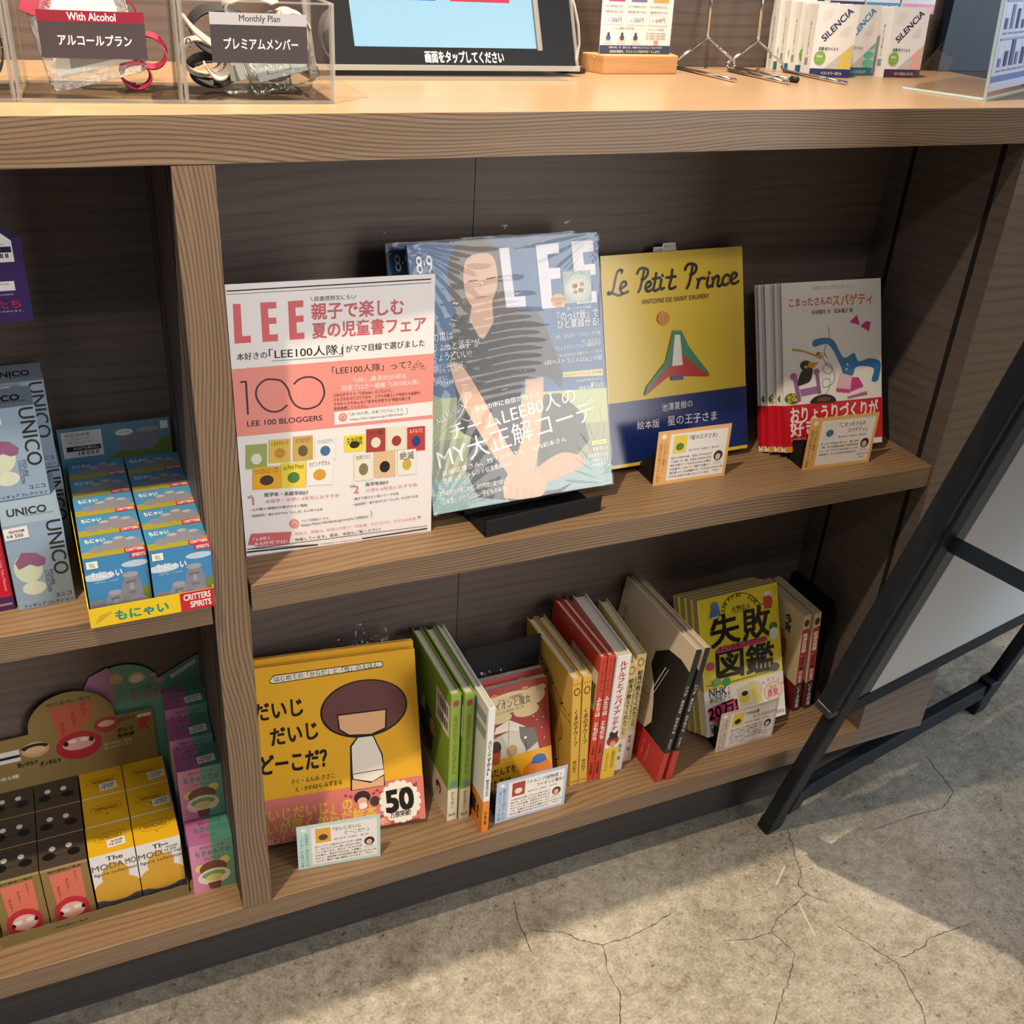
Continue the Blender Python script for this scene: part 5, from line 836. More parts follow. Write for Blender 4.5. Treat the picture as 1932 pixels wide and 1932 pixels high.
('L',[(8.16,27.44),(12.24,32.34),(25.5,34.3),(40.8,33.32),(43.86,27.44),(39.78,21.56),(28.56,19.6),(26.52,14.7),(24.48,19.6),(11.22,21.56),(8.16,27.44)],0.45,'7a5a10'),
('T','TAMADAISU!',12.24,23.52,39.78,30.38,'6a4a0c',0.02),],
None),
'momo_front':(52,82,[
('P',[(0.0,82.0),(27.04,82.0),(23.92,0.0),(0.0,0.0)],'D48AAE'),('P',[(27.04,82.0),(52.0,82.0),(52.0,0.0),(23.92,0.0)],'6FA890'),('U',),('T','昆虫でいう会',12.48,72.98,41.6,77.08,'2a3040',0.01),
('T','もきゅもきゅ',6.24,60.68,47.84,70.52,'4a8a8c',0.06),('T','コレクション',15.6,53.3,40.56,58.22,'8a3a5a',0.02),('E',10.4,41.0,6.24,6.56,'E3D36a'),('E',40.56,47.56,6.24,6.56,'E3D36a'),
('U',),('E',26.0,37.72,16.64,12.3,'7a4a34'),('U',),('E',26.0,22.96,19.76,13.94,'EFE2CC'),('U',),('E',26.0,26.24,14.56,6.56,'7FAE6A'),('E',26.0,21.32,10.4,5.74,'E6D577'),
('P',[(17.68,13.12),(34.32,13.12),(32.24,1.64),(19.76,1.64)],'7a4a34'),],
None),
'momo_top':(52,48,[
('P',[(0.0,48.0),(29.12,48.0),(26.0,0.0),(0.0,0.0)],'B0689a'),('P',[(29.12,48.0),(52.0,48.0),(52.0,0.0),(26.0,0.0)],'4f8a78'),('U',),('T','昆虫でいう会',15.6,37.44,43.68,42.24,'2a2040',0.01),
('T','もきゅもきゅ',9.36,22.08,48.88,33.6,'3f7c80',0.05),('T','コレクション',14.56,11.52,34.32,17.28,'7a2a50',0.02),],
None),
'ac_label_red':(56,27,[
('R',0.0,20.52,56.0,27.0,'8E2438'),('U',),('T','With Alcohol',15.68,21.6,40.88,25.92,'F2EDEA',0.03),('T','アルコールプラン',9.52,7.56,48.16,13.5,'F2EDEA',0.04),
],
None),
'ac_label_grey':(56,27,[
('R',0.0,20.52,56.0,27.0,'B9B6BC'),('U',),('T','Monthly Plan',16.8,21.33,40.32,25.92,'3a3638',0.02),('T','プレミアムメンバー',7.28,7.56,50.4,13.5,'F2EDEA',0.03),
],
None),
'bezel':(300,215,[
('T','画面をタップしてください',120.0,4.3,211.5,16.12,'F2EDEA',0.04),],
None),
'screen':(262,176,[
('R',36.68,49.28,120.52,91.52,'1268C9'),('R',141.48,49.28,227.94,91.52,'E21A4C'),('U',),('T','チェックイン',60.26,55.44,99.56,63.36,'F2EDEA',0.03),('T','チェックアウト',162.44,52.8,206.98,60.72,'F2EDEA',0.04),
],
None),
'leaflet':(98,140,[
('R',0.0,0.0,98.0,11.2,'22355c'),('U',),('R',8.82,57.4,30.38,72.8,'B0386a'),('U',),('T','まわりの音が気になる方へ',4.9,51.1,30.38,53.9,'2A2320',0),('T','快適な毎日を過ごすために',4.9,45.5,30.38,48.3,'2A2320',0),
('P',[(4.9,43.4),(30.38,43.4),(30.38,32.9),(4.9,32.9)],'BDB8B4'),('U',),('R',5.29,33.32,29.99,42.98,'F2EDEA'),('U',),('T','税込',8.82,35.98,12.25,39.2,'2A2320',0),
('T','506円',13.72,35.28,27.44,41.02,'4a4540',0.02),('R',39.2,57.4,60.76,72.8,'7a6a98'),('U',),('T','まわりの音が気になる方へ',35.28,51.1,60.76,53.9,'2A2320',0),('T','快適な毎日を過ごすために',35.28,45.5,60.76,48.3,'2A2320',0),
('P',[(35.28,43.4),(60.76,43.4),(60.76,32.9),(35.28,32.9)],'BDB8B4'),('U',),('R',35.67,33.32,60.37,42.98,'F2EDEA'),('U',),('T','税込',39.2,35.98,42.63,39.2,'2A2320',0),
('T','506円',44.1,35.28,57.82,41.02,'4a4540',0.02),('R',69.58,57.4,91.14,72.8,'C9A24a'),('U',),('T','まわりの音が気になる方へ',65.66,51.1,91.14,53.9,'2A2320',0),('T','快適な毎日を過ごすために',65.66,45.5,91.14,48.3,'2A2320',0),
('P',[(65.66,43.4),(91.14,43.4),(91.14,32.9),(65.66,32.9)],'BDB8B4'),('U',),('R',66.05,33.32,90.75,42.98,'F2EDEA'),('U',),('T','税込',69.58,35.98,73.01,39.2,'2A2320',0),
('T','649円',74.48,35.28,88.2,41.02,'4a4540',0.02),('T','\\ こんな時におすすめ! /',16.66,28.0,47.04,30.8,'2A2320',0.01),('E',10.78,21.0,5.39,5.46,'DDE0E4'),('U',),
('E',10.78,19.32,3.14,3.22,'3a5a96'),('E',10.78,23.24,1.67,1.82,'2a211e'),('T','集中したい時',4.9,12.04,16.66,13.72,'8a3a3a',0),('E',29.4,21.0,5.39,5.46,'DDE0E4'),
('U',),('E',29.4,19.32,3.14,3.22,'6a3a34'),('E',29.4,23.24,1.67,1.82,'2a211e'),('T','集中したい時',23.52,12.04,35.28,13.72,'8a3a3a',0),('E',48.02,21.0,5.39,5.46,'DDE0E4'),
('U',),('E',48.02,19.32,3.14,3.22,'4a3a30'),('E',48.02,23.24,1.67,1.82,'2a211e'),('T','集中したい時',42.14,12.04,53.9,13.72,'8a3a3a',0),('T','サイレンシア®の特長',64.68,27.02,87.22,29.4,'2A2320',0),
('T','✓高い遮音性と快適な装着感',61.74,23.24,90.16,25.2,'2A2320',0),('T','✓高い遮音性と快適な装着感',61.74,20.44,90.16,22.4,'2A2320',0),('T','✓高い遮音性と快適な装着感',61.74,17.64,90.16,19.6,'2A2320',0),
('R',74.48,12.18,80.36,16.8,'E08a90'),('T','"電車の音、声、寝るとき、作業するとき"にどこでもおすすめ!',11.76,7.84,86.24,10.08,'F2EDEA',0),('T','快適な時間を、サイレンシア®がサポートします。',13.72,3.08,84.28,6.16,'E8DfB8',0.02),
],
None),
'sil_yellow':(56,84,[
('P',[(56.0,44.52),(15.68,10.08),(56.0,10.08)],'C9C6C4'),('R',0.0,0.0,56.0,10.08,'232f6a'),('U',),('E',47.04,36.12,8.4,4.7,'E3C85a'),('E',47.04,25.2,8.4,4.7,'E3C85a'),
('E',47.04,15.12,9.52,4.7,'E3C85a'),('P',[(56.0,50.4),(56.0,40.32),(15.68,7.56),(0.0,7.56),(0.0,10.08),(12.32,10.08)],'EAE9EC'),('P',[(0.0,84.0),(56.0,84.0),(56.0,47.88),(13.44,10.08),(0.0,10.08)],'ECECEF'),
('R',0.0,0.0,56.0,10.08,'232f6a'),('U',),('Q','SILENCIA',14.56,41.16,48.16,76.44,8.2,'1f2f6a',0.05),('L',[(7.5,73.41),(7.99,73.4),(8.47,73.45),(8.95,73.56),(9.41,73.72),(9.84,73.94),(10.25,74.22),(10.61,74.54),(10.94,74.9),(11.21,75.3),(11.43,75.73),(11.6,76.18),(11.71,76.65),(11.76,77.13),(11.75,77.62)],0.4,'CFC6C2'),
('L',[(47.38,50.91),(46.94,50.92),(46.5,50.88),(46.07,50.8),(45.65,50.67),(45.25,50.49),(44.87,50.27),(44.52,50.01),(44.2,49.71),(43.92,49.38),(43.67,49.02),(43.47,48.64),(43.31,48.23),(43.2,47.81),(43.13,47.38)],0.4,'BDB6B6'),
('L',[(7.25,70.65),(8.09,70.63),(8.92,70.71),(9.74,70.9),(10.53,71.18),(11.27,71.56),(11.96,72.03),(12.59,72.58),(13.15,73.2),(13.62,73.88),(14.0,74.62),(14.29,75.4),(14.47,76.21),(14.56,77.03),(14.53,77.86)],0.4,'CFC6C2'),
('L',[(47.63,53.67),(46.87,53.69),(46.12,53.63),(45.38,53.49),(44.66,53.26),(43.97,52.96),(43.32,52.58),(42.72,52.14),(42.17,51.63),(41.68,51.06),(41.26,50.44),(40.91,49.78),(40.64,49.08),(40.45,48.36),(40.35,47.62)],0.4,'BDB6B6'),
('L',[(7.01,67.89),(8.2,67.86),(9.38,67.98),(10.53,68.24),(11.65,68.64),(12.7,69.18),(13.68,69.84),(14.57,70.62),(15.36,71.5),(16.02,72.47),(16.57,73.51),(16.97,74.61),(17.24,75.76),(17.35,76.93),(17.32,78.1)],0.4,'CFC6C2'),
('L',[(47.87,56.43),(46.8,56.46),(45.74,56.38),(44.69,56.17),(43.67,55.86),(42.7,55.43),(41.78,54.89),(40.92,54.26),(40.14,53.54),(39.45,52.73),(38.86,51.85),(38.36,50.92),(37.98,49.93),(37.71,48.91),(37.56,47.86)],0.4,'BDB6B6'),
('L',[(6.77,65.13),(8.3,65.09),(9.83,65.24),(11.32,65.58),(12.77,66.1),(14.13,66.79),(15.4,67.65),(16.55,68.66),(17.57,69.79),(18.43,71.05),(19.13,72.4),(19.66,73.83),(20.0,75.31),(20.15,76.82),(20.11,78.34)],0.4,'CFC6C2'),
('L',[(48.11,59.19),(46.73,59.23),(45.36,59.12),(44.0,58.86),(42.68,58.45),(41.42,57.89),(40.23,57.2),(39.12,56.38),(38.11,55.45),(37.22,54.4),(36.45,53.27),(35.81,52.06),(35.31,50.78),(34.96,49.46),(34.77,48.1)],0.4,'BDB6B6'),
('T','抗菌·抗ウイルス',7.84,31.5,34.72,35.28,'33385e',0.04),('E',11.2,22.68,7.84,7.9,'7FB23f'),('U',),('T','SIAA',6.72,22.68,15.12,26.04,'F2EDEA',0.04),('T','抗菌・抗ウイルス加工',5.6,19.32,16.24,20.58,'F2EDEA',0),
('T','ベストセラー耳せん',15.68,3.02,44.8,6.72,'F2EDEA',0.02),],
None),
'sil_teal':(56,84,[
('P',[(56.0,44.52),(15.68,10.08),(56.0,10.08)],'C9C6C4'),('R',0.0,0.0,56.0,10.08,'1f6e80'),('U',),('E',47.04,36.12,8.4,4.7,'5ABFA8'),('E',47.04,25.2,8.4,4.7,'5ABFA8'),
('E',47.04,15.12,9.52,4.7,'5ABFA8'),('P',[(56.0,50.4),(56.0,40.32),(15.68,7.56),(0.0,7.56),(0.0,10.08),(12.32,10.08)],'EAE9EC'),('P',[(0.0,84.0),(56.0,84.0),(56.0,47.88),(13.44,10.08),(0.0,10.08)],'ECECEF'),
('R',0.0,0.0,56.0,10.08,'1f6e80'),('U',),('Q','SILENCIA',14.56,41.16,48.16,76.44,8.2,'2f8abf',0.05),('L',[(7.5,73.41),(7.99,73.4),(8.47,73.45),(8.95,73.56),(9.41,73.72),(9.84,73.94),(10.25,74.22),(10.61,74.54),(10.94,74.9),(11.21,75.3),(11.43,75.73),(11.6,76.18),(11.71,76.65),(11.76,77.13),(11.75,77.62)],0.4,'CFC6C2'),
('L',[(47.38,50.91),(46.94,50.92),(46.5,50.88),(46.07,50.8),(45.65,50.67),(45.25,50.49),(44.87,50.27),(44.52,50.01),(44.2,49.71),(43.92,49.38),(43.67,49.02),(43.47,48.64),(43.31,48.23),(43.2,47.81),(43.13,47.38)],0.4,'BDB6B6'),
('L',[(7.25,70.65),(8.09,70.63),(8.92,70.71),(9.74,70.9),(10.53,71.18),(11.27,71.56),(11.96,72.03),(12.59,72.58),(13.15,73.2),(13.62,73.88),(14.0,74.62),(14.29,75.4),(14.47,76.21),(14.56,77.03),(14.53,77.86)],0.4,'CFC6C2'),
('L',[(47.63,53.67),(46.87,53.69),(46.12,53.63),(45.38,53.49),(44.66,53.26),(43.97,52.96),(43.32,52.58),(42.72,52.14),(42.17,51.63),(41.68,51.06),(41.26,50.44),(40.91,49.78),(40.64,49.08),(40.45,48.36),(40.35,47.62)],0.4,'BDB6B6'),
('L',[(7.01,67.89),(8.2,67.86),(9.38,67.98),(10.53,68.24),(11.65,68.64),(12.7,69.18),(13.68,69.84),(14.57,70.62),(15.36,71.5),(16.02,72.47),(16.57,73.51),(16.97,74.61),(17.24,75.76),(17.35,76.93),(17.32,78.1)],0.4,'CFC6C2'),
('L',[(47.87,56.43),(46.8,56.46),(45.74,56.38),(44.69,56.17),(43.67,55.86),(42.7,55.43),(41.78,54.89),(40.92,54.26),(40.14,53.54),(39.45,52.73),(38.86,51.85),(38.36,50.92),(37.98,49.93),(37.71,48.91),(37.56,47.86)],0.4,'BDB6B6'),
('L',[(6.77,65.13),(8.3,65.09),(9.83,65.24),(11.32,65.58),(12.77,66.1),(14.13,66.79),(15.4,67.65),(16.55,68.66),(17.57,69.79),(18.43,71.05),(19.13,72.4),(19.66,73.83),(20.0,75.31),(20.15,76.82),(20.11,78.34)],0.4,'CFC6C2'),
('L',[(48.11,59.19),(46.73,59.23),(45.36,59.12),(44.0,58.86),(42.68,58.45),(41.42,57.89),(40.23,57.2),(39.12,56.38),(38.11,55.45),(37.22,54.4),(36.45,53.27),(35.81,52.06),(35.31,50.78),(34.96,49.46),(34.77,48.1)],0.4,'BDB6B6'),
('T','抗菌·抗ウイルス',7.84,31.5,34.72,35.28,'33385e',0.04),('E',11.2,22.68,7.84,7.9,'7FB23f'),('U',),('T','SIAA',6.72,22.68,15.12,26.04,'F2EDEA',0.04),('T','抗菌・抗ウイルス加工',5.6,19.32,16.24,20.58,'F2EDEA',0),
('T','シリコーン タイプもどうぞ',15.68,3.02,44.8,6.72,'F2EDEA',0.02),],
None),
'sil_pink':(56,84,[
('P',[(56.0,44.52),(15.68,10.08),(56.0,10.08)],'C9C6C4'),('R',0.0,0.0,56.0,10.08,'4a2648'),('U',),('E',47.04,36.12,8.4,4.7,'EBAFA2'),('E',47.04,25.2,8.4,4.7,'EBAFA2'),
('E',47.04,15.12,9.52,4.7,'EBAFA2'),('P',[(56.0,50.4),(56.0,40.32),(15.68,7.56),(0.0,7.56),(0.0,10.08),(12.32,10.08)],'EAE9EC'),('P',[(0.0,84.0),(56.0,84.0),(56.0,47.88),(13.44,10.08),(0.0,10.08)],'ECECEF'),
('R',0.0,0.0,56.0,10.08,'4a2648'),('U',),('Q','SiLENCiA',14.56,41.16,48.16,76.44,8.2,'3a2a5a',0.05),('L',[(7.5,73.41),(7.99,73.4),(8.47,73.45),(8.95,73.56),(9.41,73.72),(9.84,73.94),(10.25,74.22),(10.61,74.54),(10.94,74.9),(11.21,75.3),(11.43,75.73),(11.6,76.18),(11.71,76.65),(11.76,77.13),(11.75,77.62)],0.4,'CFC6C2'),
('L',[(47.38,50.91),(46.94,50.92),(46.5,50.88),(46.07,50.8),(45.65,50.67),(45.25,50.49),(44.87,50.27),(44.52,50.01),(44.2,49.71),(43.92,49.38),(43.67,49.02),(43.47,48.64),(43.31,48.23),(43.2,47.81),(43.13,47.38)],0.4,'BDB6B6'),
('L',[(7.25,70.65),(8.09,70.63),(8.92,70.71),(9.74,70.9),(10.53,71.18),(11.27,71.56),(11.96,72.03),(12.59,72.58),(13.15,73.2),(13.62,73.88),(14.0,74.62),(14.29,75.4),(14.47,76.21),(14.56,77.03),(14.53,77.86)],0.4,'CFC6C2'),
('L',[(47.63,53.67),(46.87,53.69),(46.12,53.63),(45.38,53.49),(44.66,53.26),(43.97,52.96),(43.32,52.58),(42.72,52.14),(42.17,51.63),(41.68,51.06),(41.26,50.44),(40.91,49.78),(40.64,49.08),(40.45,48.36),(40.35,47.62)],0.4,'BDB6B6'),
('L',[(7.01,67.89),(8.2,67.86),(9.38,67.98),(10.53,68.24),(11.65,68.64),(12.7,69.18),(13.68,69.84),(14.57,70.62),(15.36,71.5),(16.02,72.47),(16.57,73.51),(16.97,74.61),(17.24,75.76),(17.35,76.93),(17.32,78.1)],0.4,'CFC6C2'),
('L',[(47.87,56.43),(46.8,56.46),(45.74,56.38),(44.69,56.17),(43.67,55.86),(42.7,55.43),(41.78,54.89),(40.92,54.26),(40.14,53.54),(39.45,52.73),(38.86,51.85),(38.36,50.92),(37.98,49.93),(37.71,48.91),(37.56,47.86)],0.4,'BDB6B6'),
('L',[(6.77,65.13),(8.3,65.09),(9.83,65.24),(11.32,65.58),(12.77,66.1),(14.13,66.79),(15.4,67.65),(16.55,68.66),(17.57,69.79),(18.43,71.05),(19.13,72.4),(19.66,73.83),(20.0,75.31),(20.15,76.82),(20.11,78.34)],0.4,'CFC6C2'),
('L',[(48.11,59.19),(46.73,59.23),(45.36,59.12),(44.0,58.86),(42.68,58.45),(41.42,57.89),(40.23,57.2),(39.12,56.38),(38.11,55.45),(37.22,54.4),(36.45,53.27),(35.81,52.06),(35.31,50.78),(34.96,49.46),(34.77,48.1)],0.4,'BDB6B6'),
('T','抗菌·抗ウイルス',7.84,31.5,34.72,35.28,'33385e',0.04),('E',11.2,22.68,7.84,7.9,'7FB23f'),('U',),('T','SIAA',6.72,22.68,15.12,26.04,'F2EDEA',0.04),('T','抗菌・抗ウイルス加工',5.6,19.32,16.24,20.58,'F2EDEA',0),
('T','つけていても目立ちにくいピンク色',15.68,3.02,44.8,6.72,'F2EDEA',0.02),],
None),
'sil_side':(26,84,[
('V','抗菌・抗ウイルス耳せん携帯ケース付',10.92,25.2,15.08,63.84,'4a5568',0),('R',8.84,13.44,17.16,21.84,'8a96a2'),],
None),
'silb_navy':(56,84,[
('R',0.0,0.0,56.0,11.76,'232f6a'),('U',),('T','レギュラー',26.88,3.36,52.64,9.24,'F2EDEA',0.04),],
None),
'silb_blue':(56,84,[
('R',0.0,0.0,56.0,11.76,'2f93c9'),('U',),('T','Sサイズ',26.88,3.36,52.64,9.24,'F2EDEA',0.04),],
None),
'silb_pink':(56,84,[
('R',0.0,0.0,56.0,11.76,'E39abf'),('U',),('T','ミニサイズ',26.88,3.36,52.64,9.24,'F2EDEA',0.04),],
None),
'sheet_grid':(150,190,[
('R',0.0,7.6,150.0,13.3,'5f74b0'),('R',6.0,172.9,145.5,174.8,'8a97c0'),('R',7.2,144.4,7.8,171.0,'9aa6c6'),('R',10.5,150.1,18.0,165.3,'4a5488'),('R',10.5,145.73,21.0,147.25,'6a78a8'),
('R',24.3,144.4,24.9,171.0,'9aa6c6'),('R',27.6,150.1,35.1,159.6,'6a78a8'),('R',27.6,145.73,38.1,147.25,'6a78a8'),('R',41.4,144.4,42.0,171.0,'9aa6c6'),('R',44.7,150.1,52.2,171.0,'39406a'),
('R',44.7,145.73,55.2,147.25,'6a78a8'),('R',58.5,144.4,59.1,171.0,'9aa6c6'),('R',61.8,150.1,69.3,167.2,'4a5488'),('R',61.8,145.73,72.3,147.25,'6a78a8'),
('R',75.6,144.4,76.2,171.0,'9aa6c6'),('R',78.9,150.1,86.4,157.7,'6a78a8'),('R',78.9,145.73,89.4,147.25,'6a78a8'),('R',92.7,144.4,93.3,171.0,'9aa6c6'),('R',96.0,150.1,103.5,163.4,'39406a'),
('R',96.0,145.73,106.5,147.25,'6a78a8'),('R',109.8,144.4,110.4,171.0,'9aa6c6'),('R',113.1,150.1,120.6,172.9,'4a5488'),('R',113.1,145.73,123.6,147.25,'6a78a8'),
('R',126.9,144.4,127.5,171.0,'9aa6c6'),('R',130.2,150.1,137.7,161.5,'6a78a8'),('R',130.2,145.73,140.7,147.25,'6a78a8'),('R',6.0,140.6,145.5,142.5,'8a97c0'),
('R',7.2,112.1,7.8,138.7,'9aa6c6'),('R',10.5,117.8,18.0,134.9,'6a78a8'),('R',10.5,113.43,21.0,114.95,'6a78a8'),('R',24.3,112.1,24.9,138.7,'9aa6c6'),('R',27.6,117.8,36.6,125.4,'39406a'),
('R',27.6,113.43,38.1,114.95,'6a78a8'),('R',41.4,112.1,42.0,138.7,'9aa6c6'),('R',44.7,117.8,55.2,131.1,'4a5488'),('R',44.7,113.43,55.2,114.95,'6a78a8'),
('R',58.5,112.1,59.1,138.7,'9aa6c6'),('R',61.8,117.8,69.3,140.6,'6a78a8'),('R',61.8,113.43,72.3,114.95,'6a78a8'),('R',75.6,112.1,76.2,138.7,'9aa6c6'),('R',78.9,117.8,87.9,129.2,'39406a'),
('R',78.9,113.43,89.4,114.95,'6a78a8'),('R',92.7,112.1,93.3,138.7,'9aa6c6'),('R',96.0,117.8,106.5,133.0,'4a5488'),('R',96.0,113.43,106.5,114.95,'6a78a8'),
('R',109.8,112.1,110.4,138.7,'9aa6c6'),('R',113.1,117.8,120.6,127.3,'6a78a8'),('R',113.1,113.43,123.6,114.95,'6a78a8'),('R',126.9,112.1,127.5,138.7,'9aa6c6'),
('R',130.2,117.8,139.2,138.7,'39406a'),('R',130.2,113.43,140.7,114.95,'6a78a8'),('R',6.0,108.3,145.5,110.2,'8a97c0'),('R',7.2,79.8,7.8,106.4,'9aa6c6'),
('R',10.5,85.5,18.0,108.3,'39406a'),('R',10.5,81.13,21.0,82.65,'6a78a8'),('R',24.3,79.8,24.9,106.4,'9aa6c6'),('R',27.6,85.5,38.1,96.9,'4a5488'),('R',27.6,81.13,38.1,82.65,'6a78a8'),
('R',41.4,79.8,42.0,106.4,'9aa6c6'),('R',44.7,85.5,53.7,100.7,'6a78a8'),('R',44.7,81.13,55.2,82.65,'6a78a8'),('R',58.5,79.8,59.1,106.4,'9aa6c6'),('R',61.8,85.5,69.3,95.0,'39406a'),
('R',61.8,81.13,72.3,82.65,'6a78a8'),('R',75.6,79.8,76.2,106.4,'9aa6c6'),('R',78.9,85.5,89.4,106.4,'4a5488'),('R',78.9,81.13,89.4,82.65,'6a78a8'),('R',92.7,79.8,93.3,106.4,'9aa6c6'),
('R',96.0,85.5,105.0,102.6,'6a78a8'),('R',96.0,81.13,106.5,82.65,'6a78a8'),('R',109.8,79.8,110.4,106.4,'9aa6c6'),('R',113.1,85.5,120.6,93.1,'39406a'),('R',113.1,81.13,123.6,82.65,'6a78a8'),
('R',126.9,79.8,127.5,106.4,'9aa6c6'),('R',130.2,85.5,140.7,98.8,'4a5488'),('R',130.2,81.13,140.7,82.65,'6a78a8'),('R',6.0,76.0,145.5,77.9,'8a97c0'),('R',7.2,47.5,7.8,74.1,'9aa6c6'),
('R',10.5,53.2,18.0,62.7,'4a5488'),('R',10.5,48.83,21.0,50.35,'6a78a8'),('R',24.3,47.5,24.9,74.1,'9aa6c6'),('R',27.6,53.2,35.1,74.1,'6a78a8'),('R',27.6,48.83,38.1,50.35,'6a78a8'),
('R',41.4,47.5,42.0,74.1,'9aa6c6'),('R',44.7,53.2,52.2,70.3,'39406a'),('R',44.7,48.83,55.2,50.35,'6a78a8'),('R',58.5,47.5,59.1,74.1,'9aa6c6'),('R',61.8,53.2,69.3,60.8,'4a5488'),
('R',61.8,48.83,72.3,50.35,'6a78a8'),('R',75.6,47.5,76.2,74.1,'9aa6c6'),('R',78.9,53.2,86.4,66.5,'6a78a8'),('R',78.9,48.83,89.4,50.35,'6a78a8'),('R',92.7,47.5,93.3,74.1,'9aa6c6'),
('R',96.0,53.2,103.5,76.0,'39406a'),('R',96.0,48.83,106.5,50.35,'6a78a8'),('R',109.8,47.5,110.4,74.1,'9aa6c6'),('R',113.1,53.2,120.6,64.6,'4a5488'),('R',113.1,48.83,123.6,50.35,'6a78a8'),
('R',126.9,47.5,127.5,74.1,'9aa6c6'),('R',130.2,53.2,137.7,68.4,'6a78a8'),('R',130.2,48.83,140.7,50.35,'6a78a8'),('R',6.0,43.7,145.5,45.6,'8a97c0'),('R',7.2,15.2,7.8,41.8,'9aa6c6'),
('R',10.5,20.9,18.0,28.5,'6a78a8'),('R',10.5,16.53,21.0,18.05,'6a78a8'),('R',24.3,15.2,24.9,41.8,'9aa6c6'),('R',27.6,20.9,36.6,34.2,'39406a'),('R',27.6,16.53,38.1,18.05,'6a78a8'),
('R',41.4,15.2,42.0,41.8,'9aa6c6'),('R',44.7,20.9,55.2,43.7,'4a5488'),('R',44.7,16.53,55.2,18.05,'6a78a8'),('R',58.5,15.2,59.1,41.8,'9aa6c6'),('R',61.8,20.9,69.3,32.3,'6a78a8'),
('R',61.8,16.53,72.3,18.05,'6a78a8'),('R',75.6,15.2,76.2,41.8,'9aa6c6'),('R',78.9,20.9,87.9,36.1,'39406a'),('R',78.9,16.53,89.4,18.05,'6a78a8'),('R',92.7,15.2,93.3,41.8,'9aa6c6'),
('R',96.0,20.9,106.5,30.4,'4a5488'),('R',96.0,16.53,106.5,18.05,'6a78a8'),('R',109.8,15.2,110.4,41.8,'9aa6c6'),('R',113.1,20.9,120.6,41.8,'6a78a8'),('R',113.1,16.53,123.6,18.05,'6a78a8'),
('R',126.9,15.2,127.5,41.8,'9aa6c6'),('R',130.2,20.9,139.2,38.0,'39406a'),('R',130.2,16.53,140.7,18.05,'6a78a8'),],
None),
}# ============================================================ the setting
fl = MB(); fl.box(-3.0, -4.0, -0.05, 4.0, 3.0, 0.0, CONC)
CRK = pm('3A342A', 0.9); SUNSTK = pm('B0A898', 0.8)
cracks = [[(0.808,-0.022),(0.793,-0.055),(0.783,-0.074),(0.771,-0.106),(0.754,-0.12),(0.755,-0.139),(0.776,-0.163)],[(0.755,-0.139),(0.722,-0.149),(0.687,-0.159),(0.665,-0.176),(0.63,-0.175),(0.596,-0.165)],[(0.665,-0.176),(0.675,-0.217),(0.636,-0.252),(0.602,-0.278),(0.581,-0.296),(0.55,-0.40)],
 [(0.762,-0.203),(0.786,-0.25),(0.801,-0.284),(0.789,-0.317),(0.784,-0.349),(0.771,-0.37),(0.75,-0.47)],[(0.809,-0.278),(0.852,-0.276),(0.877,-0.267),(0.95,-0.27)],[(0.343,0.006),(0.334,-0.033),(0.331,-0.081)],[(0.345,-0.05),(0.385,-0.068),(0.406,-0.092),(0.428,-0.108),(0.414,-0.149),(0.414,-0.183),(0.397,-0.214),(0.36,-0.28)],[(0.428,-0.108),(0.469,-0.11),(0.518,-0.103),(0.546,-0.095)],[(1.145,0.028),(1.137,-0.01),(1.126,-0.055),(1.082,-0.076),(1.026,-0.072),(0.939,-0.072)]]
rnd = random.Random(3)
for ci, c in enumerate(cracks):
    pts = []
    for a, b in zip(c, c[1:]):
        n = max(2, int(math.dist(a, b) / 0.006))
        for k in range(n):
            t = k / n; j = 0.0 if k == 0 else 0.0016
            pts.append((a[0] + (b[0] - a[0]) * t + rnd.uniform(-j, j), a[1] + (b[1] - a[1]) * t + rnd.uniform(-j, j)))
    pts.append(c[-1])
    for a, b in zip(pts, pts[1:]):
        for q in stroke([a, b], rnd.uniform(0.0006, 0.0016))[0]: fl.add([(p[0], p[1], 0.00015 + ci * 0.00001) for p in q], [(0, 1, 2, 3)], CRK)
for a, b in (((0.757, -0.083), (0.722, -0.108)), ((0.733, -0.149), (0.72, -0.205))):
    for q in stroke([a, b], 0.0022)[0]: fl.add([(p[0], p[1], 0.0001) for p in q], [(0, 1, 2, 3)], SUNSTK)  # pale strips: streaks of sunlight painted onto the concrete
tag(fl.build('floor'), 'grey cracked concrete floor', kind='structure')
tag(MB().box(-1.4, 0.318, 0.0, 1.066, 0.36, 1.75, W_BACK).build('wall_back'), 'dark brown wood wall panel behind the worktop', kind='structure')

# ============================================================ shelf unit and worktop
wt = MB(); wt.box(-1.0, 0.0, ZB, 1.075, 0.316, ZT, W_TOP)
o = wt.build('worktop', None, 0.0008)
e = MB(); e.box(-1.0, -0.0009, ZB + 0.0003, 1.075, 0.0004, ZT - 0.0006, W_EDGE); e.build('edge_band', o)
tag(o, 'long light brown wooden worktop with a dark grained front edge', 'worktop')

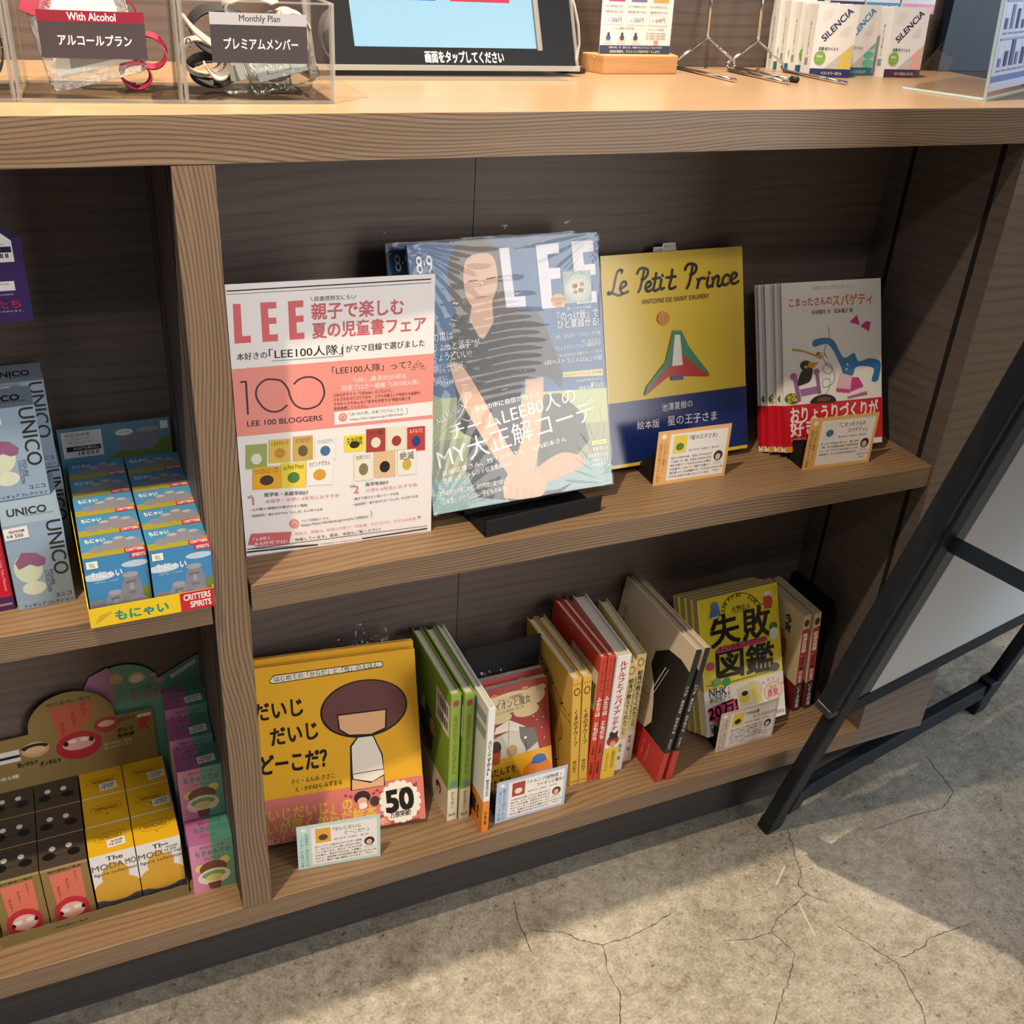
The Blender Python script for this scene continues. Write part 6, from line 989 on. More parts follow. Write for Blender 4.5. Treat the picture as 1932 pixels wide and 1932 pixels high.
su = thing('shelf_unit', 'brown wooden two-bay shelf unit under the long worktop', 'shelf')
def part(name, *a, m=None, bev=0.0006): return MB().box(*a, m).build(name, su, bev)
p = MB(); p.box(-0.035, 0.0, B1, 0.0, YB, ZB - 0.0005, W_SIDE); p.box(-0.0351, -0.0006, B1 + .0002, 0.0001, 0.0003, ZB - 0.0006, W_UP); p.build('divider', su)
p = MB(); p.box(XP, 0.0, B2, 1.063, YB + 0.1, ZB - 0.0005, W_SIDE); p.box(XP - .0001, -0.0006, B2, 1.0631, 0.0003, ZB - 0.0006, W_PANEL); p.build('side_panel', su)
p = MB(); p.box(-0.80, 0.0, B1, -0.76, YB, ZB - 0.0005, W_SIDE); p.build('side_panel', su)
part('back_panel', -0.76, YB, B1, 0.3210, YB + 0.012, ZB - 0.0005, m=W_BACK, bev=0)
part('back_panel', 0.3219, YB, B1, XP, YB + 0.012, ZB - 0.0005, m=W_BACK, bev=0)
def shelf(x0, y0, z0, x1, z1):
    p = MB(); p.box(x0, y0, z0, x1, YB, z1, W_SHELF); b = p.build('shelf', su, 0.0008)
    q = MB(); q.box(x0, y0 - 0.0008, z0 + .0003, x1, y0 + 0.0004, z1 - 0.0006, W_EDGE); q.build('edge_band', b)
shelf(-0.76, 0.0, L2, -0.0375, L1)
shelf(0.0036, 0.0035, M2, XP - 0.0004, M1)
shelf(-0.80, 0.0, B2, XP - 0.0004, B1)
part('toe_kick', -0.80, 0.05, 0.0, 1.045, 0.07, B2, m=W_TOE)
for x, y0, y1 in ((XP, 0.0270, 0.0350), (XP, 0.1680, 0.1755)): MB().box(x - 0.0004, y0, B1, x + 0.001, y1, ZB - 0.0006, SEAM).build('shelf_rail', su)
for y0, y1 in ((0.0140, 0.0165), (0.034, 0.0365), (0.157, 0.1595)): MB().box(-0.0354, y0, B1, -0.0346, y1, ZB - 0.0006, SEAM).build('shelf_rail', su)
MB().box(-0.0001, 0.0012, B1, 0.0006, 0.0034, ZB - 0.0006, SEAM).build('shelf_rail', su)

# ============================================================ poster and magazines, right bay, middle shelf
po = MB(); po.box(0, 0, 0, 0.207, 0.0012, 0.298, pm('F0EAE8', 0.4)); lay(po, 'poster', 'front', 0.207, 0.0012, 0.298)
o = po.build('poster'); place(o, (0.0112, 0.0612, M1), -3.0, 1.3)
tag(o, 'white and pink children\'s book fair poster leaning beside the divider', 'poster')
tag(place(MB().prism([(0.03, 0.003, 0), (0.03, 0.06, 0), (0.03, 0.008, 0.16)], (0.14, 0, 0), pm('C9C5C2')).build('poster_prop'), (0.0112, 0.0632, M1), -3.0), 'folded card prop behind the pink and white poster', 'prop')

def easel(name, label, W, D, H, lip, slope, b0=0.034, group='black book stands'):
    r = thing(name, label, 'book stand', group)
    th = 0.0025; a = math.tan(R(slope))
    MB().box(0, 0, 0, W, D, th, BLACKM).build('base_plate', r, 0.0005)
    MB().box(0, 0, th, W, th, lip, BLACKM).build('front_lip', r, 0.0005)
    MB().prism([(0, b0, th), (0, b0 + th, th), (0, b0 + th + a * H, H), (0, b0 + a * H, H)], (W, 0, 0), BLACKM).build('back_rest', r)
    MB().prism([(0.0, 0.004, th), (0.0, b0, th), (0.0, 0.004, lip * 0.82)], (th, 0, 0), BLACKM).build('side_web', r)
    return r

def magazine(label, loc, yaw, back, film_seed):
    W, D, H = 0.235, 0.006, 0.298
    r = thing('magazine', label, 'magazine', 'film-wrapped magazines')
    c = MB(); c.box(0, 0, 0, W, 0.0004, H, pm('2C6090', 0.3)); c.box(0, D - .0004, 0, W, D, H, pm('2C6090', 0.3)); c.box(W - .0004, 0, 0, W, D, H, pm('2F5C86', 0.3))
    lay(c, 'magazine', 'front', W, D, H, rough=0.3); c.build('cover', r)
    MB().box(0.0005, 0.0004, 0.0004, W - 0.0005, D - 0.0004, H - 0.0004, PAGES).build('page_block', r)
    w = MB()
    def folds(u, v):
        k = math.exp(-((u - 0.40) / 0.22) ** 2) * math.exp(-((v - 0.62) / 0.20) ** 2)
        t = 0.0021 * k * (1 + math.sin(v * 2 * math.pi * 17 + 2.0 * u + 1.2 * math.sin(u * 9)))
        for cx, cy in ((0, 0), (1, 0), (0, 1), (1, 1)):
            d = math.hypot(u - cx, v - cy); an = math.atan2(v - cy, u - cx)
            t += 0.0012 * math.exp(-d * 4.5) * math.sin(an * 34 + cx * 3)
        return 0.0011 + t
    crumple(w, (-0.001, -0.0013, -0.001), X, Z, W + 0.002, H + 0.002, 70, 190, 0.00010, FILM, folds, film_seed)
    crumple(w, (0.0, 0.0, H), X, (Y * 0.45 + Z * 0.9).normalized(), W, 0.012, 60, 4, 0.0035, FILM, lambda u, v: 0, film_seed + 5)
    w.build('shrink_wrap', r)
    return place(r, loc, yaw, back)
place(easel('book_stand', 'black book stand with a bare front lip holding the wrapped magazine', 0.157, 0.080, 0.12, 0.0215, 18.2, 0.052), (0.2715, 0.0165, M1), 5.5)
magazine('film-wrapped blue fashion magazine standing on the black lipped stand', (0.2209, 0.0511, M1 + 0.02), 1.6, 18.6, 11)
magazine('second wrapped blue magazine peeking out behind the front copy\'s left edge', (0.206, 0.085, M1 + 0.013), 1.6, 17.5, 12)

# ============================================================ yellow picture book, spaghetti books
b = book('picture_book', 'large yellow picture book with black script title and navy band', 'book', None, 0.211, 0.010, 0.266, 'EAC63E', 'front', [('petit', 'front')], spine_right=False, rough=0.22)
place(b, (0.4825, 0.1071, M1 + 0.010), 0.6, 18.5)
place(easel('book_stand', 'black book stand under the yellow script-title picture book', 0.10, 0.085, 0.16, 0.05, 18.5, 0.048), (0.5236, 0.0728, M1), -1.9)
o = MB(); o.prism([(0, 0, 0), (0.036, 0, 0.001), (0.034, 0, 0.014), (0.016, 0, 0.014), (0.015, 0, 0.010), (0.002, 0, 0.010)], (0, 0.0004, 0), pm('D9D6D2'))
o.sheet([('T', '注文書', 2, 4, 14, 8, '4a4a4a', 0), ('T', '補充注文カード', 18, 8, 33, 12, '4a4a4a', 0)], 36, 14, (0, 0, 0), X, Z)
sl = o.build('order_slip', b); sl.location = (0.078, 0.005, 0.262); tag(sl, 'white paper order slip sticking out at the top')

def pop(key, col, label, loc, yaw, back=0.0):
    m = MB(); m.box(0, 0, 0, 0.106, 0.0006, 0.0735, pm(col, 0.5)); lay(m, key, 'front', 0.106, 0.0006, 0.0735, rough=0.5)
    o = tag(m.build('review_card'), label, 'card', 'reader review cards'); return place(o, loc, yaw, back)
pop('pop_petit', 'E9B36A', 'orange-bordered review card in front of the yellow script-title book', (0.5226, 0.0694, M1), -1.9, 2.2)
for i in range(4):
    b = book('story_book', ['frontmost white spaghetti story book with a red band', 'white spaghetti story book second from the front of its row', 'white spaghetti story book third from the front of its row', 'rearmost white spaghetti story book of the row'][i], 'book', 'white spaghetti story books', 0.1565, 0.0095, 0.2235, 'EDEAE9', 'front', [('komatta', 'front')], rough=0.3)
    place(b, (0.7310 - 0.0035 * i - (0.004 if i > 1 else 0), 0.0765 + 0.0096 * i, M1 + 0.0125 - 0.0034 * i), -4.6, 21.5)
place(easel('book_stand', 'black book stand under the white spaghetti story books', 0.10, 0.105, 0.10, 0.05, 22, 0.083), (0.7402, 0.0510, M1), -4.6)
pop('pop_koma', 'E6B567', 'orange-bordered review card in front of the white spaghetti books', (0.7391, 0.0473, M1), -4.6, 2.0)

# ============================================================ bottom shelf, right bay
for i in range(2):
    b = book('picture_book', ['square yellow picture book with a pink band and white round badge', 'yellow picture book in crumpled film behind the pink-banded one'][i], 'book', 'square yellow picture books', 0.214, 0.010, 0.240, 'E9AE28', 'front', [('daiji', 'front')], spine_right=False, rough=0.35)
    if i: 
        w = MB(); crumple(w, (0.0, 0.004, 0.239), X, (Z * 0.8 + Y * .5).normalized(), 0.214, 0.013, 60, 6, 0.004, FILM, None, 4)
        crumple(w, (0.125, 0.006, 0.240), X, Z, 0.06, 0.03, 16, 9, 0.007, FILM, lambda u, v: 0.004 * math.sin(u * 9), 8); w.build('shrink_wrap', b)
    place(b, (0.0092 + 0.002 * i, 0.0803 + 0.0125 * i, B1 + 0.0085 + 0.004 * i), -7.1, 21.2)
place(easel('book_stand', 'black book stand under the square yellow picture books', 0.09, 0.085, 0.15, 0.045, 21.5, 0.066), (0.0485, 0.0375, B1), -7.5)
pop('pop_daiji', 'BFDCD4', 'mint-bordered review card in front of the square yellow book', (0.0421, 0.0346, B1), -7.9, 1.5)

def upright(name, labels, group, locs, W, D, H, cover, prints, **kw):
    out = []
    for i, (lb, lc) in enumerate(zip(labels, locs)):
        if i == 0: r = book(name, lb, 'book', group, W, D, H, cover, 'spine', prints, **kw)
        else: r = dup(out[0]); r['label'] = lb
        place(r, lc[0], lc[1] if len(lc) > 1 else 0, 0, lc[2] if len(lc) > 2 else 0); out.append(r)
    return out
upright('picture_book', ['green picture book with barcode on its back, next to the yellow square book', 'green picture book squeezed beside the white and orange book'], 'green picture books', [((0.2499, 0.0461, B1), .3, -.2), ((0.2664, 0.0425, B1), .3, 0)], 0.0142, 0.152, 0.2205, '86A83E', [('green_spine', 'front'), ('green_back', 'left')], inside='2b3a3c')
upright('picture_book', ['white and orange picture book standing furthest forward on the shelf'], None, [((0.2861, 0.0106, B1), 0, 0)], 0.0098, 0.188, 0.2165, 'E9ECEC', [('pinch_spine', 'front'), ('pinch_back', 'left')])

for i in range(2):
    b = book('novel', ['red fantasy novel with an umbrella oval and yellow band', 'red fantasy novel in crumpled film behind the yellow-banded copy'][i], 'book', 'red fantasy novels', 0.118, 0.013, 0.164, '9E342E', 'front', [('narnia', 'front')], hard=False, rough=0.35)
    if i:
        w = MB(); crumple(w, (0.0, 0.0, 0.1645), X, (Z * .75 + Y * .65).normalized(), 0.118, 0.012, 40, 5, 0.004, FILM, None, 21); w.build('shrink_wrap', b)
    place(b, (0.3012 + 0.001 * i, 0.0610 + 0.0152 * i, B1 + 0.002 + 0.004 * i), 0.5, 16.5)
be = thing('bookend', 'black metal bookend standing behind the red fantasy novels', 'bookend', 'black metal bookends')
MB().box(0, 0, 0.0012, 0.112, 0.0012, 0.2125, BLACKM).build('upright_plate', be); MB().box(0, -0.02, 0, 0.112, 0.0012, 0.0012, BLACKM).build('base_plate', be)
place(be, (0.297, 0.168, B1), 0)
be.location = (0.307, 0.138, B1)
pop('pop_narnia', 'B4C4DC', 'blue-bordered review card in front of the red fantasy novels', (0.3095, 0.0190, B1), -0.2, 0.8)
place(easel('book_stand', 'black book stand under the red fantasy novels', 0.098, 0.09, 0.10, 0.045, 16.8, 0.078), (0.3140, 0.0205, B1), -0.2)

upright('story_book', ['yellow bear story book with its front cover facing left', 'yellow bear story book touching the red spines'], 'yellow bear story books', [((0.4386, 0.0468, B1), 0, -4.0), ((0.4525, 0.0462, B1), 0, -3.6)], 0.0132, 0.151, 0.1985, 'D9B048', [('kuma_spine', 'front'), ('kuma_front', 'left')])
upright('story_book', ['red friends story book next to the yellow bear books', 'red friends story book next to the white cat title'], 'red friends story books', [((0.4690 - 0.0035, 0.0471, B1), 0, -0.3), ((0.4762, 0.0466, B1), 0, -0.1)], 0.0103, 0.148, 0.2245, 'C8402E', [('red_spine', 'front'), ('red_back', 'left')])
upright('story_book', ['thick white story book with dark red title and yellow lower band'], None, [((0.4872, 0.0446, B1), -3, 0.5)], 0.0215, 0.153, 0.2220, 'ECE7E4', [('rudolf_spine', 'front')])
upright('story_book', ['cream school-lunch book touching the thick white story book', 'cream school-lunch book set back beside the gap'], 'cream school-lunch books', [((0.5112, 0.0530, B1), -3, .5), ((0.5345, 0.0656, B1), -5, 0)], 0.0150, 0.140, 0.1980, 'E0CB8E', [('kyu_spine', 'front')])
its = upright('picture_book', ['tall leaning black and red picture book showing its cover', 'tall leaning black and red picture book in film at the right'], 'tall black and red picture books', [((0.5600, 0.0098, B1), 0, 7.4), ((0.5765, 0.0088, B1), 0, 6.6)], 0.0092, 0.193, 0.2350, 'D8C8B4', [('its_spine', 'front'), ('its_front', 'left')])
for r in its:
    for c in r.children:
        if c.name.startswith('cover'):
            pass
w = MB(); crumple(w, (0.0, 0.06, 0.2355), Y, (Z * .9 + X * .4).normalized(), 0.13, 0.010, 46, 5, 0.004, FILM, lambda u, v: 0.0, 31)
crumple(w, (0.004, 0.125, 0.236), Y, Z, 0.055, 0.028, 14, 8, 0.008, FILM, None, 33); w.build('shrink_wrap', its[1])

for i in range(4):
    b = book('picture_encyclopedia', ['frontmost yellow paperback with huge black title characters', 'yellow-edged paperback second in the leaning stack', 'yellow-edged paperback third in the leaning stack', 'rearmost yellow-edged paperback of the leaning stack'][i], 'book', 'yellow failure paperbacks', 0.1478, 0.0125, 0.2145, 'E6D22C', 'front', [('shippai', 'front')] if i == 0 else [], hard=False, page=PAGESG, spine_right=True, rough=0.32)
    place(b, (0.6722 - 0.0030 * i, 0.0492 + 0.0120 * i, B1 + 0.0185 - 0.0046 * i), 1.6, 22.0)
place(easel('book_stand', 'black book stand under the yellow paperbacks with huge title', 0.098, 0.105, 0.12, 0.05, 22, 0.076), (0.6835, 0.0365, B1), 0.9)
pop('pop_ship', 'CDBFB0', 'beige-bordered review card in front of the yellow paperbacks', (0.6786, 0.0341, B1), 0.9, 1.2)
upright('comic', ['paperback comic with red spine leaning on the yellow stack', 'paperback comic with red spine nearest the right bookend'], 'red-spined comics', [((0.8512, 0.0719, B1), 0, -6.5), ((0.8735, 0.0712, B1), 0, -7.5)], 0.0126, 0.106, 0.1930, 'DCC9A4', [('com_spine', 'front'), ('com_front', 'left')], hard=False, page=PAGESG)
be = thing('bookend', 'black metal bookend to the right of the red-spined comics', 'bookend', 'black metal bookends')
pts = [(0, 0.0, 0), (0, 0.115, 0), (0, 0.115, 0.185), (0, 0.105, 0.195), (0, 0.012, 0.195), (0, 0.0, 0.183)]
MB().prism(pts, (0.0012, 0, 0), BLACKM).build('upright_plate', be); MB().box(-0.012, 0.0, 0, 0.0012, 0.115, 0.0012, BLACKM).build('base_plate', be)
place(be, (0.8955, 0.0745, B1), 0, 0, 0)

# ============================================================ left bay, middle shelf
def carton(name, label, cat, group, W, D, H, col, prints, rough=0.35, bevel=0.0005):
    m = MB(); m.box(0, 0, 0, W, D, H, pm(col, rough))
    for k, f in prints: lay(m, k, f, W, D, H, rough=rough)
    return tag(m.build(name, None, bevel), label, cat, group)
def sticker(parent, x, y, z, face='front', rot=0.0):
    m = MB(); U, V = (X, Z) if face == 'front' else (X, Y); N = U.cross(V)
    c, s = math.cos(R(rot)), math.sin(R(rot)); U2, V2 = U * c + V * s, V * c - U * s
    O = Vector((0, 0, 0)); q = [O, O + U2 * .021, O + U2 * .021 + V2 * .0125, O + V2 * .0125]
    m.prism(q, N * 0.0003, pm('E6E3E1', 0.5)); w, h, it, _ = SHEETS['tsutaya']; m.sheet(it, w, h, O + N * .0003 + U2 * .001 + V2 * .0008, U2, V2)
    o = m.build('price_sticker', parent); o.location = (x, y, z); return o
UW, UD, UH = 0.0528, 0.0485, 0.0965
ug = 'blue grey unicorn figure cartons'
u = carton('figure_carton', 'blue grey figure carton on the shelf at the front, with price sticker', 'carton', ug, UW, UD, UH, '8FA3B8', [('unico_front', 'front'), ('unico_top', 'top')])
sticker(u, 0.001, -0.0003, 0.080, 'front', 2); place(u, (-0.2150, 0.0400, L1), 2.5)
for lb, loc, yw in (('blue grey figure carton stacked on the second row, half cut by the frame', (-0.2222, 0.0885, L1 + UH + .0005), 3.0), ('blue grey figure carton hidden under the stacked second-row one', (-0.2170, 0.0900, L1), 1.5), ('blue grey figure carton on top at the very back', (-0.2115, 0.1500, L1 + UH + .0005), 2.0), ('blue grey figure carton at the back under the topmost one', (-0.2095, 0.1480, L1), 2.0)):
    c = dup(u); c['label'] = lb; place(c, loc, yw)
rb = MB(); rb.box(0, 0, 0, 0.052, 0.0485, 0.0965, pm('C2122E', 0.35)); rb.box(-0.0003, -0.0003, -0.0, 0.0523, 0.0488, 0.016, pm('4A2350', 0.35))
rb.sheet([('V', 'っとバット!!', 26, 20, 42, 62, 'F2EDEA', .04), ('VR', 'The Little Yaku Monster', 46, 66, 48.5, 22, 'E9C0C4', 0), ('T', 'monuments', 36, 6, 50, 9, 'CFC6D6', 0)], 52, 96, (0, -0.0004, 0), X, Z)
place(tag(rb.build('figure_carton', None, 0.0005), 'red figure carton with purple base at the left edge of the shelf', 'carton'), (-0.2695, 0.0430, L1), 2.5)

pc = MB(); pc.box(0, 0, 0, 0.056, 0.0012, 0.079, pm('35205C', 0.4)); lay(pc, 'purple_card', 'front', 0.056, 0.0012, 0.088, rough=0.4)
pr = thing('display_card', 'purple display card with a white barcode price tag, cut by the frame', 'card')
pc.prism([(0, 0.0, .079), (0.047, 0, .079), (0.047, 0, 0.0785), (0.031, 0, 0.088), (0, 0, 0.088)], (0, 0.0012, 0), pm('EDEBEF'))
pc.build('header_card', pr); MB().box(-0.11, 0.0012, -0.25, 0.0, 0.012, 0.088, pm('35205C', 0.4)).build('back_board', pr); MB().box(-0.11, -0.03, -0.265, -0.01, 0.03, -0.25, pm('35205C', 0.4)).build('tray', pr)
place(pr, (-0.2135, 0.122, L1 + 0.265), 0)

mg = 'moai figure cartons'
MW, MD, MH = 0.0572, 0.0408, 0.0722
names = ['front', 'second', 'third', 'fourth', 'fifth']
src = carton('figure_carton', '', 'carton', mg, MW, MD, MH, '4E90BE', [('moai_front', 'front'), ('moai_top', 'top')])
for cidx in range(2):
    for r in range(5):
        c = src if (cidx == 0 and r == 0) else dup(src)
        c['label'] = f'blue stone-head carton, {names[r]} row, {"left" if cidx == 0 else "right"} column of the yellow tray'
        place(c, (-0.1502 + 0.0590 * cidx, -0.0045 + r * 0.0412 - cidx * 0.004, L1 + 0.0012), 0.5)
tr = thing('display_tray', 'yellow cardboard display tray holding the blue stone-head cartons', 'display box')
YEL = pm('E8C51E', 0.4)
m = MB(); m.box(0, 0, 0, 0.1175, 0.0009, 0.0215, YEL); lay(m, 'moai_tray', 'front', 0.1175, 0.0009, 0.0215); m.build('front_panel', tr)
MB().box(0, 0.0009, 0, 0.1175, 0.214, 0.0010, YEL).build('bottom', tr)
side = [(0, 0.0009, 0.0), (0, 0.213, 0.0), (0, 0.213, 0.062), (0, 0.16, 0.060), (0, 0.03, 0.045), (0, 0.0009, 0.0225)]
MB().prism(side, (0.0008, 0, 0), YEL).build('side_panel', tr); MB().prism([(0.1167, p[1], p[2]) for p in side], (0.0008, 0, 0), YEL).build('side_panel', tr)
m = MB(); m.box(0, 0, 0, 0.1165, 0.0010, 0.114, pm('5E8FA8', 0.4))
m.sheet(SHEETS['moai_head'][2], 112, 42, (0, 0, 0.072), X, Z, sx=1.04)
h = m.build('header_card', tr); h.location = (0.0, 0.2125, 0.0015)
place(tr, (-0.1525, -0.0125, L1), 0.8)

# ============================================================ left bay, bottom shelf
DW, DD, DH = 0.0510, 0.0475, 0.0915
for key, n, x0, lbn in (('dar', 'khaki gold doll carton', -0.3035, ('outer', 'inner')), ('mod', 'white and yellow mound carton', -0.1975, ('left', 'right'))):
    col = '8C7546' if key == 'dar' else 'E9E4E2'
    m = MB(); m.box(0, 0, 0, DW, DD, DH, pm(col, 0.35)); m.box(0.0, 0.0, DH, DW, DD, DH + 0.0001, pm('4A4038' if key == 'dar' else 'E5B41E', 0.35))
    for k, f in ((key + '_front', 'front'), (key + '_top', 'top')): lay(m, k, f, DW, DD, DH, lift=0.00025, rough=0.35)
    if key == 'dar': m.box(0.0, -0.0002, DH - 0.004, DW, 0.0, DH + 0.0001, pm('A88F5A', 0.3))
    s0 = m.build('figure_carton', None, 0.0004)
    for cidx in range(2):
        for r in range(3):
            c = s0 if (cidx == 0 and r == 0) else dup(s0)
            for ch in list(c.children): bpy.data.objects.remove(ch)
            tag(c, f'{n}, {["front", "middle", "rear"][r]} row, {lbn[cidx]} column of the khaki tray', 'carton', n + 's')
            place(c, (x0 + cidx * 0.0522 + (0.0005 if key == 'dar' else 0), 0.0555 + r * 0.0495, B1 + 0.0012), 0.5)
            if key == 'mod':
                if r == 0 and cidx == 0: sticker(c, 0.022, 0.008, DH + .0004, 'top', 4)
                elif r == 0: sticker(c, 0.029, -0.0007, DH - 0.022, 'front', 3)
                elif not (r == 1 and cidx == 0): sticker(c, 0.022 + cidx * .006, 0.008, DH + .0004, 'top', 4)
tr = thing('display_tray', 'khaki gold display tray with arched header card on the bottom shelf', 'display box')
KH = pm('7A6740', 0.45)
m = MB(); jag = [(0.0, 0, 0), (0.2135, 0, 0), (0.2135, 0, 0.0165)] + [(0.2135 - k * 0.0107, 0, 0.0165 + (0.0012 if k % 2 else 0)) for k in range(1, 20)] + [(0.0, 0, 0.0165)]
m.prism(jag, (0, 0.0008, 0), KH); m.sheet([('T', '現代美術二等兵', 60, 6, 96, 10, '3a2f1a', .02)], 213, 16, (0, 0, 0), X, Z); m.build('front_panel', tr)
MB().box(0, 0.0008, 0, 0.2135, 0.160, 0.0010, KH).build('bottom', tr)
for x in (0.0, 0.2127): MB().box(x, 0.0008, 0, x + 0.0008, 0.160, 0.0165, KH).build('side_panel', tr)
m = MB(); cx, rr = 0.1145, 0.0505
hd = [(0.0, 0, 0.0)] + [(0.2095, 0, 0.0), (0.2095, 0, 0.1735), (cx + rr, 0, 0.1745)] + [(cx + rr * math.cos(R(a)), 0, 0.1770 + rr * 0.98 * math.sin(R(a))) for a in range(0, 181, 10)] + [(cx - rr, 0, 0.1745), (0.0, 0, 0.1735)]
m.prism(hd, (0, 0.0010, 0), pm('8C7546', 0.4))
items = [('T', '現代美術二等兵', 90, 210, 140, 215, '2a1f12', .02), ('P', [(92, 208), (140, 208), (140, 182), (104, 150), (96, 150)], 'B8583f'), ('U',), ('V', 'ダルマー', 126, 180, 133, 206, '6a1f1a', .02), ('V', 'ダルマー', 113, 170, 120, 196, '6a1f1a', .02), ('V', 'ダルマー', 99, 160, 106, 182, '6a1f1a', .02),
 ('E', 118, 141, 27, 22, 'B0283A'), ('U',), ('E', 118, 144, 19, 10, 'DDAA98'), ('U',), ('E', 103, 147, 3, 4, '2a1816'), ('E', 133, 147, 3, 4, '2a1816'), ('E', 111, 149, 5, 3, 'E9DCD6'), ('E', 125, 149, 5, 3, 'E9DCD6'),
 ('E', 68, 150, 16, 12, 'C99B74'), ('U',), ('E', 68, 154, 15, 5, '2a2018'), ('E', 68, 149, 12, 6, 'D9B088'),
 ('E', 153, 164, 15, 12, 'A83240'), ('U',), ('E', 153, 166, 10, 5, 'D9A898'), ('T', 'ばらダルマ', 168, 164, 192, 170, '1f1710', .03), ('T', 'ダルマ', 164, 146, 184, 154, '1f1710', .05), ('T', '芸術煙', 164, 138, 184, 144, '1f1710', .05), ('P', [(190, 160), (202, 168), (206, 160), (200, 152), (204, 140), (196, 148), (186, 140), (190, 150)], 'B03a34'),
 ('R', 190, 164, 207, 169, 'D9D2CC'), ('T', '思いダルマ', 45, 127, 68, 134, '1f1710', .03), ('T', 'ポンダルマ', 70, 121, 94, 129, '1f1710', .03), ('T', '現代美術二等兵', 146, 130, 180, 135, 'D9C9A8', .01), ('T', '超大作ダルマー', 146, 124, 180, 129, 'D9C9A8', .01), ('T', '全5種', 22, 112, 44, 118, 'E9E0D0', .03)]
m.sheet(items, 210, 232, (0, 0, 0), X, Z, rough=0.4)
for a, bq in (((26, 138), (50, 156)),): m.box(a[0] / 1000, -0.0006, a[1] / 1000, bq[0] / 1000, -0.0002, bq[1] / 1000, pm('DDD8D4')); m.box(a[0] / 1000, -0.0008, .144, bq[0] / 1000, -0.0006, .148, pm('1a1d33'))
h = m.build('header_card', tr); h.location = (0.0, 0.1585, 0.0)
place(tr, (-0.3060, 0.0420, B1), 0.9)

QW, QD, QH = 0.0515, 0.0405, 0.0815
q0 = carton('figure_carton', 'pink and green sandwich figure carton alone at the front right', 'carton', 'pink and green figure cartons', QW, QD, QH, '9A8A98', [('momo_front', 'front'), ('momo_top', 'top')])
place(q0, (-0.0868, 0.0430, B1), -1.5)
def q(lb, loc, yw, st=True):
    c = dup(q0); c['label'] = lb; place(c, loc, yw)
    if st: sticker(c, 0.026, 0.006, QH + 0.0003, 'top', 5)
    return c
q('pink and green figure carton on the step, its whole front showing', (-0.0865, 0.0850, B1 + QH + 0.0015), -1.0)
q('pink and green figure carton below the stepped one, hidden from the front', (-0.0865, 0.0855, B1), -1.0, False)
q('pink and green figure carton in the second raised row, top showing', (-0.0880, 0.1275, B1 + QH + 0.0150), -1.5)
q('pink and green figure carton in the rearmost raised row by the back', (-0.0860, 0.1690, B1 + QH + 0.0300), -0.5)
st = thing('stepped_display', 'green stepped display carton with an arched header behind the khaki one', 'display box')
GR = pm('5F9A82', 0.45)
MB().box(0.100, -0.0725, 0.0, 0.1525, -0.0315, QH + 0.0145, GR).build('step', st); MB().box(0.100, -0.0310, 0.0, 0.1525, 0.0, QH + 0.0295, GR).build('step', st)
m = MB(); cx, rr = 0.058, 0.047
hd = [(0.0, 0, 0.0), (0.158, 0, 0.0), (0.158, 0, 0.2365), (0.150, 0, 0.2395), (cx + rr * 0.94, 0, 0.2160)] + [(cx + rr * math.cos(R(a)), 0, 0.199 + rr * 1.0 * math.sin(R(a))) for a in range(20, 181, 10)] + [(0.0, 0, 0.19)]
m.prism(hd, (0, 0.0010, 0), GR)
items = [('P', [(10, 150), (10, 215), (22, 237), (44, 246), (52, 225), (46, 190), (40, 150)], 'B07AA0'), ('U',), ('E', 52, 226, 8, 8, 'C9A070'), ('E', 76, 222, 10, 8, 'D9C3A6'), ('E', 76, 221, 7, 5, 'EFE2D2'), ('T', 'という会', 68, 202, 92, 208, '24303a', .02), ('T', 'もきゅもきゅ', 66, 188, 106, 199, 'B04a86', .06), ('E', 103, 212, 5, 4, 'C98aa8'), ('E', 96, 222, 4, 3, 'B99a8c')]
m.sheet(items, 158, 246, (0, 0, 0), X, Z, rough=0.4)
m.prism([(0.117, -0.0003, 0.210), (0.150, -0.0003, 0.228), (0.148, -0.0003, 0.234), (0.115, -0.0003, 0.216)], (0, -0.0003, 0), pm('D6D3D0'))
h = m.build('header_card', st); h.location = (0, 0.0004, 0.0)
place(st, (-0.1880, 0.2090, B1), 0)

# ============================================================ on the worktop
def acrylic_box(label, loc, yaw, W=0.1275, D=0.10, H=0.080):
    r = thing('acrylic_box', label, 'box', 'clear acrylic boxes on the worktop'); t = 0.003
    for nm, a in (('front_wall', (0, 0, 0, W, t, H)), ('back_wall', (0, D - t, 0, W, D, H)), ('side_wall', (0, t, 0, t, D - t, H)), ('side_wall', (W - t, t, 0, W, D - t, H)), ('bottom', (t, t, 0, W - t, D - t, t))):
        m = MB(); m.box(*a, ACRYL)
        x0, y0, z0, x1, y1, z1 = a; e = 0.0002
        if nm == 'bottom': pass
        else:
            m.box(x0, y0, z1 - 0.0012, x1, y1, z1 + e, ACRED)
            m.box(x0 - e, y0 - e, z0, x0 + 0.0016, y0 + min(0.003, y1 - y0), z1, ACRED); m.box(x1 - 0.0016, y0 - e, z0, x1 + e, y0 + min(0.003, y1 - y0), z1, ACRED)
            m.box(x0, y0 - e, 0.0, x1, y0 + 0.0022, 0.0026, ACRED)
        m.build(nm, r)
    return place(r, loc, yaw)
def name_label(box, key, col, x, z):
    m = MB(); hh = 0.0385 if x > 0.0235 else 0.035; m.box(0, 0, 0, 0.080, 0.0003, hh, pm(col, 0.45)); lay(m, key, 'front', 0.080, 0.0003, hh, rough=0.45)
    o = m.build('name_label', box); o.location = (x, -0.0005, z); return o
